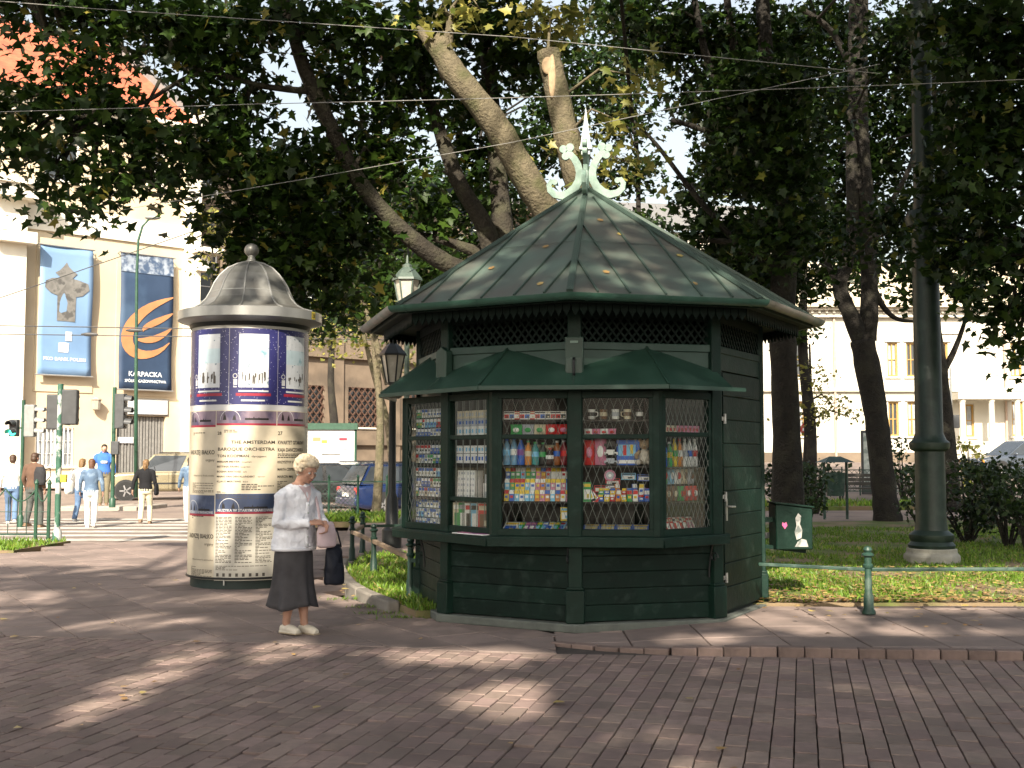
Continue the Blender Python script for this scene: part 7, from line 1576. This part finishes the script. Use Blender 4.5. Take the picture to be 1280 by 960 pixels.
def tree(name, label, base, limbs, clumps, size, lm, bm, shape=SIMPLE, sub=14, twig_from=None, group=None, extra=None, tw=1.0, sig=.17, upw=.55):
    t = thing(name, label, 'tree', base, 0, group); off = -Vector(base); b = MB(); joints = []
    for L in limbs: joints += limb(b, L)
    pts = []
    for q in clumps:
        c, r, cov = q if isinstance(q[0], (Vector, tuple)) else px_clump(q)
        p, cen = clump_pts(c, r, cov, size, sub, sig); pts.append(p)
        cv = Vector(c); j = min(joints, key=lambda w_: (w_ - cv).length) if joints else cv
        if tw and (j - cv).length < 9:
            mid = (j + cv) / 2 + Vector((0, 0, .25)); b.tube([j, mid, cv], [.04 * tw, .028 * tw, .016 * tw], 5, cap=False)
            for e in cen[::5]:
                e = Vector(e); b.tube([cv, (cv + e) / 2 + Vector((0, 0, .08)), e], [.009 * tw, .007 * tw, .004 * tw], 3, cap=False)
    tr = b.build('trunk', bm, t, True, loc=off)
    pts = np.vstack(pts)
    if extra is not None: pts = pts[extra(pts)]
    cr = leaf_mesh('crown', pts, size, lm, t, shape, upw, loc=off); cr['kind'] = 'stuff'
    return t
def upper(u0, u1, v0, v1, step, seed, keep=lambda u, v: True, r=1.7):
    rr_ = random.Random(seed); out = []; u = u0
    while u < u1:
        v = v0
        while v < v1:
            uu, vv = u + rr_.uniform(-.6, .6), v + rr_.uniform(-.6, .6); z = (.43 * vv + 1.5) / 1.585 + 1.3 + rr_.uniform(0, 2.2)
            if keep(uu, vv): out.append((Vector((uu + to_sun.x / to_sun.z * z, vv + to_sun.y / to_sun.z * z, z)), (r, r, 1.1), 1.5))
            v += step
        u += step
    return out
U_R = upper(3.2, 18, 27, 47, 2.3, 3)
U_A = upper(-6.0, 2.6, 20.5, 31, 2.2, 4, lambda u, v: not (-1.6 < u < 1.9 and v < 25.2) and not (u < -5 and v < 24), 1.5)
# great maple behind the kiosk, boughs spreading towards the street corner
A_cl = [(20, 15, 48, 28, 14.2), (110, 15, 60, 35, 14.2), (112, 78, 46, 38, 14.0), (200, 35, 70, 42, 14.4), (18, 128, 42, 26, 13.8), (22, 180, 34, 46, 13.8), (95, 140, 48, 30, 13.9),
        (124, 122, 22, 28, 14.2), (172, 168, 58, 38, 14.2), (140, 212, 40, 30, 14.0), (112, 262, 22, 26, 13.9), (190, 222, 40, 28, 14.2), (60, 245, 22, 18, 13.9), (246, 90, 18, 36, 14.6), (255, 175, 34, 34, 14.8), (268, 50, 70, 50, 14.8), (290, 125, 46, 52, 15.2),
        (296, 205, 56, 44, 15.2), (300, 275, 40, 40, 15.4), (345, 318, 62, 50, 15.8), (395, 350, 46, 36, 16.2), (340, 22, 70, 34, 15), (430, 35, 66, 44, 15.2), (428, 120, 40, 40, 15.8), (385, 215, 56, 42, 15.8), (345, 230, 50, 50, 15.8),
        (440, 290, 60, 46, 16.4), (470, 200, 52, 50, 16.4), (500, 120, 44, 56, 16.4), (520, 50, 56, 50, 16.2), (600, 25, 70, 40, 16.4), (585, 130, 34, 56, 17), (600, 205, 40, 40, 17.2), (548, 270, 44, 36, 17.2), (470, 335, 34, 26, 27), (655, 80, 50, 40, 17), (330, 360, 36, 28, 15.9), (410, 390, 30, 16, 16.4), (380, 300, 40, 30, 16.5), (70, 205, 22, 26, 13.9)]
A_hi = [(Vector((x, y, z)), (1.9, 1.9, 1.4), 2.6) for x, y, z in ((-5.5, 14.5, 9.6), (-3.0, 14.0, 10.6), (-.4, 15.5, 11.4), (-2.2, 17.5, 12.2), (-5, 17.5, 11), (.8, 18.5, 10.6), (-1, 12.4, 10.2), (-3.4, 11.8, 9.2), (1.6, 15.0, 12.6))]
tree('maple_tree', 'great maple behind the kiosk with dark leaning boughs spreading over the street corner', (0.0, 16.6, 0.05),
     [[(0.02, 16.6, -.1, .36), (0.0, 16.6, 1.2, .30), (-.1, 16.5, 2.6, .27), (600, 318, 16.4, .2)],
      [(608, 345, 16.4, 0.160), (560, 330, 16.2, 0.136), (505, 290, 16, 0.124), (450, 228, 15.8, 0.116), (410, 150, 15.5, 0.104), (375, 70, 15.2, 0.092), (352, -30, 15, 0.080), (330, -160, 14.8, 0.056)],
      [(618, 330, 16.5, 0.176), (605, 282, 16.5, 0.136), (572, 225, 16.5, 0.116), (545, 150, 16.6, 0.096), (525, 85, 16.6, 0.080), (515, -40, 16.6, 0.064)],
      [(632, 330, 16.6, 0.176), (626, 260, 16.8, 0.152), (618, 170, 17, 0.128), (608, 60, 17, 0.112), (600, -60, 17, 0.096), (590, -260, 17, 0.064)],
      [(395, 115, 15.4, 0.048), (330, 108, 15, 0.040), (250, 92, 14.6, 0.032), (180, 128, 14.2, 0.024), (130, 140, 14, 0.016)], [(365, 40, 15.2, 0.048), (280, 30, 14.8, 0.036), (180, 20, 14.4, 0.024), (60, 40, 14.1, 0.016)],
      [(640, 330, 16.7, 0.120), (520, 292, 17, 0.040), (440, 300, 16.6, 0.028), (370, 310, 16, 0.016)], [(200, 100, 14.4, 0.024), (185, 128, 14.3, 0.020), (170, 150, 14.2, 0.016)]],
     A_cl + U_A, .15, m_leaf, m_bark, LOBED, sub=13)
# pollarded maple, its sunlit stubs
t = tree('pollarded_maple', 'pollarded maple with pale sunlit stubs rising behind the kiosk roof', (1.05, 15.2, 0.05),
     [[(1.05, 15.2, -.1, .30), (1.0, 15.2, 1.6, .26), (735, 300, 15.0, .2)],
      [(735, 305, 15.0, .19), (700, 285, 14.9, .195), (672, 245, 14.8, .19), (648, 205, 14.7, .185), (622, 160, 14.6, .18), (590, 118, 14.5, .165), (565, 88, 14.5, .165), (552, 60, 14.5, .14), (556, 42, 14.5, .09)],
      [(560, 85, 14.5, .10), (542, 62, 14.5, .075), (528, 42, 14.5, .06), (522, 34, 14.5, .03)], [(560, 70, 14.5, .07), (562, 30, 14.5, .05), (566, 8, 14.5, .03)],
      [(745, 310, 15, .19), (735, 270, 15, .19), (722, 225, 15, .185), (708, 170, 15, .175), (696, 115, 15, .165), (688, 80, 15, .16), (685, 64, 15, .155)]],
     [(545, 22, 34, 16, 14.4, .7), (600, 12, 30, 14, 14.4, .6), (690, 30, 46, 22, 15.5, 1.5), (772, 150, 36, 26, 14.6, .55), (790, 205, 30, 30, 14.7, .6), (755, 215, 20, 26, 14.8, .5), (680, 205, 18, 30, 15.2, .4), (800, 95, 34, 24, 14.8, .6)], .13, m_leafy, m_bark2, LOBED, sub=9, tw=.6)
b = MB(); p = A(685, 64, 15.0); q = A(682, 100, 14.83); b.ell(A(685, 82, 14.86), (.085, .03, .12), 14, 8); b.ell(A(690, 95, 14.85), (.05, .02, .3), 10, 8); o = b.build('cut_scar', m_cut, t, True, loc=-Vector((1.05, 15.2, .05)))
# trees of the park on the far side of the kiosk
R_cl = [(975, 120, 44, 60, 19.6), (985, 220, 44, 60, 19.6), (970, 300, 46, 40, 19.6), (930, 180, 40, 50, 19.6), (915, 110, 36, 40, 19.6), (850, 45, 46, 46, 21), (905, 60, 50, 44, 21), (960, 55, 56, 50, 22), (1030, 45, 60, 50, 22), (880, 130, 40, 40, 21), (935, 140, 56, 46, 22), (1000, 135, 60, 56, 23), (1070, 125, 60, 56, 22), (905, 215, 36, 30, 22), (960, 215, 60, 46, 22), (1035, 215, 60, 56, 22), (1100, 205, 50, 56, 22), (890, 290, 34, 36, 21), (945, 300, 56, 40, 22), (1010, 300, 50, 40, 22), (1075, 290, 46, 46, 22), (905, 345, 40, 26, 21), (960, 362, 40, 26, 21.5), (1010, 352, 32, 24, 22), (1125, 290, 40, 50, 22), (1120, 60, 50, 56, 22), (800, 20, 46, 34, 20), (860, 250, 18, 22, 21), (930, 395, 20, 16, 21)]
R_front, R_cl = R_cl[:5], R_cl[5:]
R_cl = [q[:4] + (28.6,) if 1020 < q[0] < 1112 else q for q in R_cl]
R_hi = [(Vector((x, y, z)), (2.4, 2.4, 1.8), 2.6) for x, y, z in ((3.5, 17, 11.5), (6, 16, 12.5), (8.6, 17.5, 11.5), (4.6, 20.5, 13.5), (7.8, 21.5, 14), (11, 20, 12.5), (5.8, 24, 15), (10, 25, 14.5), (2.8, 22, 13), (13, 16, 11), (12.5, 24.5, 12))]
tree('lime_tree', 'broad dark park tree with its trunk close behind the kiosk door', (4.9, 20.6, 0.08),
     [[(985, 640, 20.6, .30), (984, 560, 20.6, .26), (981, 480, 20.6, .24), (978, 400, 20.6, .24), (980, 320, 20.6, .22), (975, 220, 20.6, .18), (960, 100, 20.6, .15), (950, -60, 20.6, .12), (945, -250, 20.6, .08)],
      [(978, 345, 20.6, .14), (955, 325, 20.4, .09), (920, 305, 20.4, .07), (885, 300, 20.4, .04)], [(980, 260, 20.6, .12), (930, 185, 20.5, .09), (905, 130, 20.5, .08), (880, 60, 20.5, .07), (865, -20, 20.5, .05)],
      [(976, 240, 20.6, .12), (945, 150, 20.6, .09), (922, 80, 20.6, .08), (910, 10, 20.6, .07), (905, -60, 20.6, .05)], [(975, 210, 20.6, .10), (900, 170, 20.4, .06), (840, 150, 20.2, .04)], [(935, 320, 20.5, .06), (870, 245, 20.4, .05), (820, 180, 20.3, .035), (790, 150, 20.2, .02)]],
     R_cl[:6] + R_cl[8:9] + R_cl[12:14] + R_cl[16:18] + R_cl[21:] + R_cl[9:10] + R_front + [q for q in U_R if q[0].x < 6.5], .16, m_leafd, m_barkd, LOBED, sub=14)
tree('forked_tree', 'slim dark tree forking low over the lawn beside the park bench', (8.3, 25.9, 0.09),
     [[(1112, 660, 25.9, .36), (1106, 620, 25.9, .27), (1100, 560, 25.9, .26), (1094, 510, 25.9, .27), (1085, 460, 25.9, .28), (1078, 425, 25.9, .27)],
      [(1080, 432, 25.9, .22), (1064, 395, 25.9, .19), (1050, 360, 25.9, .16), (1058, 330, 25.9, .15), (1066, 280, 25.9, .14), (1065, 200, 25.9, .14), (1066, 100, 25.9, .13), (1068, -40, 25.9, .10), (1070, -200, 25.9, .06)],
      [(1084, 425, 25.9, .22), (1087, 380, 25.9, .2), (1086, 320, 25.9, .19), (1082, 250, 25.9, .19), (1076, 160, 25.9, .18), (1076, 60, 25.9, .16), (1080, -80, 25.9, .13), (1085, -260, 25.9, .08)],
      [(1052, 362, 25.9, .10), (1035, 330, 25.9, .07), (1020, 285, 25.8, .06), (1012, 230, 25.7, .05)], [(1086, 345, 25.9, .08), (1102, 380, 25.8, .07), (1120, 398, 25.7, .05), (1145, 402, 25.6, .03)], [(1085, 300, 25.9, .1), (1110, 260, 25.8, .07), (1140, 200, 25.7, .05), (1150, 120, 25.7, .04)], [(1078, 110, 25.9, .1), (1040, 40, 25.8, .07), (1000, 10, 25.7, .05)]],
     R_cl[6:8] + R_cl[10:12] + R_cl[14:16] + R_cl[18:21] + [q for q in U_R if q[0].x >= 6.5], .17, m_leafd, m_barkd, SIMPLE, sub=14)
tree('slender_tree', 'slender dark tree standing behind the cast iron lamp post', (11.0, 28.6, 0.1),
     [[(1190, 640, 28.6, .26), (1186, 580, 28.6, .23), (1180, 520, 28.6, .22), (1174, 460, 28.6, .2), (1166, 400, 28.6, .19), (1160, 300, 28.6, .17), (1158, 150, 28.6, .14), (1160, -60, 28.6, .1)],
      [(1176, 470, 28.6, .1), (1192, 440, 28.6, .07), (1205, 405, 28.5, .05), (1212, 372, 28.5, .04)], [(1164, 340, 28.6, .09), (1145, 325, 28.5, .06), (1130, 290, 28.4, .05), (1120, 250, 28.3, .04)]],
     [(1205, 360, 34, 26, 28), (1150, 330, 30, 40, 28), (1215, 310, 40, 34, 28), (1140, 370, 22, 14, 28), (1180, 250, 50, 46, 28), (1165, 150, 60, 56, 28), (1230, 180, 40, 50, 28), (1170, 60, 60, 50, 28), (Vector((12.5, 27, 13)), (3, 3, 2), 1.1), (Vector((10.5, 30, 15)), (3, 3, 2), 1.1)], .18, m_leafd, m_barkd, SIMPLE)
tree('overhanging_tree', 'dark leafy park tree whose boughs droop in from beside the lamp post', (8.7, 15.2, 0.08),
     [[(8.7, 15.2, -.1, .34), (8.65, 15.2, 2.5, .28), (8.6, 15.1, 4.2, .26), (8.2, 15.0, 6.5, .22), (7.8, 14.8, 9.0, .16), (7.5, 14.6, 12, .09)],
      [(8.6, 15.1, 4.5, .15), (7.6, 14.8, 5.6, .10), (6.8, 14.5, 6.2, .07), (6.0, 14.3, 6.8, .04)], [(8.4, 15.1, 5.5, .13), (7.6, 14.4, 5.4, .08), (6.9, 14.0, 4.8, .05), (6.4, 13.9, 4.0, .03)]],
     [(1195, 20, 56, 34, 14.6), (1262, 30, 50, 44, 14.2), (1240, 95, 50, 40, 14.4), (1192, 95, 34, 30, 15), (1262, 165, 44, 46, 14.4), (1210, 165, 40, 40, 15), (1250, 240, 46, 44, 14.4), (1195, 235, 40, 40, 15.2), (1268, 315, 34, 40, 14.4), (1225, 310, 40, 36, 15), (1180, 320, 30, 30, 15.4), (1262, 385, 26, 36, 14.5), (1272, 440, 16, 26, 14.5), (1235, 372, 22, 22, 14.8), (1330, 150, 60, 120, 14.5), (1330, 330, 60, 90, 14.5)]
     + [(Vector((x, y, z)), (2.2, 2.2, 1.6), 2.6) for x, y, z in ((7.5, 13.5, 9.6), (9.5, 13.5, 10.5), (6.5, 12.6, 11.5), (8.6, 15.5, 12.2), (10.5, 15.5, 9.5))], .15, m_leafd, m_barkd, LOBED)
# trees standing along the street behind
for i, (px, Y, cl) in enumerate(((470, 30, [(455, 300, 50, 46), (520, 250, 50, 46), (430, 370, 40, 30), (480, 350, 50, 36), (540, 340, 40, 36), (470, 400, 46, 18), (420, 240, 46, 46)]),
                                 (600, 33, [(580, 320, 56, 40), (620, 260, 50, 50), (560, 240, 46, 46), (670, 180, 46, 46), (640, 330, 40, 36), (700, 130, 50, 40), (740, 90, 50, 46)]),
                                 (800, 36, [(790, 70, 50, 44), (770, 140, 46, 44), (745, 230, 36, 30), (800, 215, 26, 34), (830, 300, 22, 24), (790, 280, 30, 24), (760, 20, 60, 30)]),
                                 (415, 53, [(400, 400, 50, 30), (450, 360, 56, 40), (510, 380, 50, 40), (370, 330, 46, 40), (420, 290, 50, 46), (490, 300, 50, 46), (550, 340, 46, 40), (340, 260, 40, 40), (450, 230, 60, 40), (330, 400, 30, 24)]),
                                 (1010, 38, [(990, 410, 36, 24), (940, 330, 50, 46), (1010, 270, 56, 50), (900, 220, 40, 40), (1060, 330, 50, 40), (950, 150, 56, 60)]))):
    bx = A(px, 600, Y); bs = (bx.x, Y, gh(bx.x, Y) - .05)
    if Y > 45: cl = [q + (Y, 1.6) for q in cl]
    tk = .5 if i == 0 else 1.0
    limbs = [[(bs[0], Y, bs[2] - .1, .26 * tk), (bs[0] + .1, Y, 2.5, .2 * tk), (bs[0] - .1, Y, 5.0, .16 * tk), (bs[0], Y, 8, .1), (bs[0], Y, 11, .05)]]
    if i == 0: limbs.append([(486, 480, 29.8, .11), (470, 430, 29.8, .09), (455, 380, 29.8, .06)])
    tree('street_tree', ('street tree with pale leaning stem growing by the parked cars', 'full dark street tree rising behind the pollarded maple', 'tall thin-crowned street tree whose crown shows above the kiosk finial', 'thin tall street tree dappling the tan stone facade', 'low-branched tree between the lime tree and the white villa')[i], bs, limbs, [q if len(q) > 4 else q + (Y, 1.5) for q in cl], .2, m_leafd if i else m_leaf, m_bark2 if i == 0 else m_barkd, SIMPLE, sub=12, group='trees along the street')
# young trees with pale autumn leaves in the sun: before the tan building and before the villa
tree('young_tree', 'young tree with thin pale leaning stems and yellowing leaves before the tan stone building', (-3.7, 36, -.12), [[(492, 640, 36, .12), (486, 540, 36, .1), (468, 470, 36, .09), (455, 420, 36, .06), (448, 370, 36, .03)], [(486, 540, 36, .08), (492, 480, 36, .07), (484, 430, 36, .05), (470, 380, 36, .03)]],
     [(420, 380, 46, 24, 36, .5), (470, 400, 50, 24, 36, .55), (440, 430, 40, 16, 36, .4), (500, 445, 30, 16, 36, .45), (400, 420, 26, 20, 36, .4), (520, 390, 36, 26, 36, .5), (455, 350, 60, 30, 36, .5)], .17, m_leafy, m_bark2, SIMPLE, sub=9)
tree('young_tree', 'thin young tree with sparse yellow leaves against the white villa', (9.6, 38, .2), [[(1016, 610, 38, .07), (1015, 560, 38, .06), (1014, 500, 38, .05), (1012, 430, 38, .03)]], [(1000, 520, 40, 22, 38, .32), (1040, 505, 36, 18, 38, .3), (1010, 470, 36, 24, 38, .25), (1060, 520, 18, 14, 38, .22)], .14, m_leafy, m_bark, SIMPLE, sub=8)
tree('young_tree', 'thin young tree with sparse leaves by the beige building corner', (-11.8, 40, -.15), [[(268, 620, 40, .07), (262, 480, 40, .06), (264, 380, 40, .05), (266, 300, 40, .03)]], [(262, 270, 26, 30, 40, .35), (285, 300, 24, 24, 40, .35), (255, 330, 16, 20, 40, .2), (280, 350, 18, 20, 40, .2)], .17, m_leafy, m_bark, SIMPLE, sub=8)
# shrubs
def shrub(name, label, px, py, Y, rx, ry, lm=m_leafb, size=.09, cov=2.3, group=None, n=3, zbase=None):
    c = A(px, py, Y); k = Y / F_PX; z0 = gh(c.x, Y) if zbase is None else zbase; b0 = (c.x, Y, z0); t = thing(name, label, 'shrub', b0, 0, group); off = -Vector(b0); b = MB(); P = []
    top = c.z + ry * k
    for i in range(n * 3):
        q = Vector((c.x + random.uniform(-.75, .75) * rx * k, Y + random.uniform(-.5, .5) * rx * k * .7, lerp(z0 + .12, top, random.uniform(.15, .82)))); r_ = rx * k * random.uniform(.28, .45)
        p, cen = clump_pts(q, (r_, r_, r_ * .8), cov, size, 10, .12); P.append(p); b.tube([(c.x, Y, z0 - .05), ((c.x + q.x) / 2, (Y + q.y) / 2, lerp(z0, q.z, .6)), q], [.03, .02, .01], 5)
        for e in cen[::3]: b.tube([q, Vector(e)], [.008, .004], 3)
    P = np.vstack(P); P = P[P[:, 2] > z0 + .02]
    b.build('stems', m_barkd, t, loc=off); o = leaf_mesh('foliage', P, size, lm, t, SIMPLE, .4, loc=off); o['kind'] = 'stuff'
    return t
for i, (px, py, Y, rx, ry, lb) in enumerate(((985, 600, 23, 40, 42, 'dark shrub between the kiosk and the litter bin'), (1020, 580, 30, 26, 26, 'loose dark shrub behind the litter bin'), (1208, 622, 19.5, 58, 64, 'dense dark shrub beside the cast iron lamp post'), (1258, 616, 18.5, 60, 68, 'largest dark shrub, spreading beyond the shrub at the lamp post'), (1235, 585, 24, 46, 30, 'dark shrub behind the pair of large shrubs'), (1150, 600, 29, 26, 34, 'small loose shrub between the forked tree and the lamp post'), (1128, 565, 34, 18, 30, 'sparse shrub before the villa wall'), (1215, 560, 34, 24, 24, 'round light shrub before the villa porch'), (1285, 640, 17.5, 46, 52, 'dark shrub at the edge of the lawn beyond the largest shrub'), (1010, 620, 26, 30, 36, 'dark shrub behind the green metal box'), (1150, 640, 24, 22, 28, 'low dark shrub at the foot of the slender tree'))):
    shrub('shrub', lb, px, py, Y, rx, ry, lm=m_leafy if i == 7 else m_leafb, size=.09 if Y < 25 else .13, cov=2.2 if i not in (5, 6) else 1.1)
shrub('shrub', 'bushy dark shrub behind the kiosk wall opposite the parked blue car', 560, 600, 20, 40, 36)

# tall trees of the square behind the photographer: their crowns shade the paving and the kiosk
PATCH = [(-4.5, 10.9, 1.3, .6), (-5.6, 9.9, .8, .35), (-2.5, 8.3, .2, 1.4), (-5.5, 12.6, 1.2, .5), (-1.75, 9.2, .25, .5), (-.3, 8.95, .5, .32), (-.05, 7.4, .28, .4), (-3.4, 12.6, .9, .35), (2.55, 10.6, .5, .5), (1.5, 9.6, .3, .2), (-4.0, 8.0, .3, .5), (3.3, 9.9, .8, .22), (-1.5, 12.6, .5, .5), (-1.9, 14.5, .5, .7)]
def shade(u, v):
    for a, c, ra, rc in PATCH:
        if ((u - a) / ra) ** 2 + ((v - c) / rc) ** 2 < 1.7: return .02
    if 2.25 < u < 2.95 and 11.0 < v < 13.2: return .03
    if -2.2 < u < -1.3 and 10.9 < v < 12.4: return .5
    if -1.45 < u < 3.05:
        if v < 13.7: return 1.0 if u < 2.6 or v < 10.4 else .45
        if v < 16.8: return .62
        if v < 19.3 and u < 1.9: return .12
    if u >= 2.6:
        if v < 11.1: return 1.0 if v < 10.4 else .6
        if v < 15.2: return .03
        if v < 60: return 1.0
    if u <= -1.45:
        if -4.35 < u < -2.2 and v > 13.75: return .05 if v < 19 else 0.0
        if v < 14.3: return 1.0
        if v < 16.2: return .45
    if -6.2 < u < -.9 and 19.8 < v < 30: return .9
    if -1.2 < u < 2.6 and v > 25: return .6
    return 0.0
ST = [(-7.0, -8.0), (-5.5, -17.5), (0.8, -11.5), (3.0, -20.0), (8.2, -8.5), (9.5, -17.0), (-1.5, -25.0)]
buckets = [[] for _ in ST]
cot = to_sun.xy / to_sun.z
for _ in range(17000):
    u, v = random.uniform(-10, 11), random.uniform(-9, 30)
    if random.random() > shade(u, v): continue
    z = random.uniform(10.5, 17.5) if v < 17 else random.uniform(12, 17.5)
    x, y = u + cot.x * z, v + cot.y * z
    if y > 6.5: continue
    k = min(range(len(ST)), key=lambda i: (ST[i][0] - x) ** 2 + (ST[i][1] - y) ** 2)
    buckets[k].append((x, y, z))
names = ('plane tree behind the square casting broad shade', 'tall old maple at the back of the square', 'maple shading the middle of the brick paving', 'broad maple standing deep behind the square', 'maple by the raised pavement shading the kiosk', 'maple beyond the raised pavement', 'farthest tall maple behind the square')
for i, (sx, sy) in enumerate(ST):
    if not buckets[i]: continue
    t = thing('square_tree', names[i], 'tree', (sx, sy, -.05), 0, 'shade trees of the square'); off = Vector((-sx, -sy, .05)); b = MB()
    limb(b, [(sx, sy, -.1, .34), (sx + .1, sy, 3, .27), (sx, sy, 6.5, .22), (sx - .1, sy, 10, .14), (sx, sy, 17.0, .05)])
    P = []
    for j, (x, y, z) in enumerate(buckets[i]):
        n_ = 9; g = rng.normal(0, 1, (n_, 3)) * np.array([.27, .27, .2]) + np.array([x, y, z])
        lu, lv = g[:, 0] - cot.x * g[:, 2], g[:, 1] - cot.y * g[:, 2]
        ok = np.array([shade(a, c) > .08 for a, c in zip(lu, lv)]); P.append(g[ok])
        if j % 30 == 0: b.tube([(sx, sy, max(4.5, z - 2.6)), ((sx + x) / 2, (sy + y) / 2, z - .9), (x, y, z)], [.06, .04, .015], 4, cap=False)
    b.build('trunk', m_bark, t, True, loc=off); o = leaf_mesh('crown', np.vstack(P), .30, m_leafd, t, SIMPLE, .8, loc=off); o['kind'] = 'stuff'
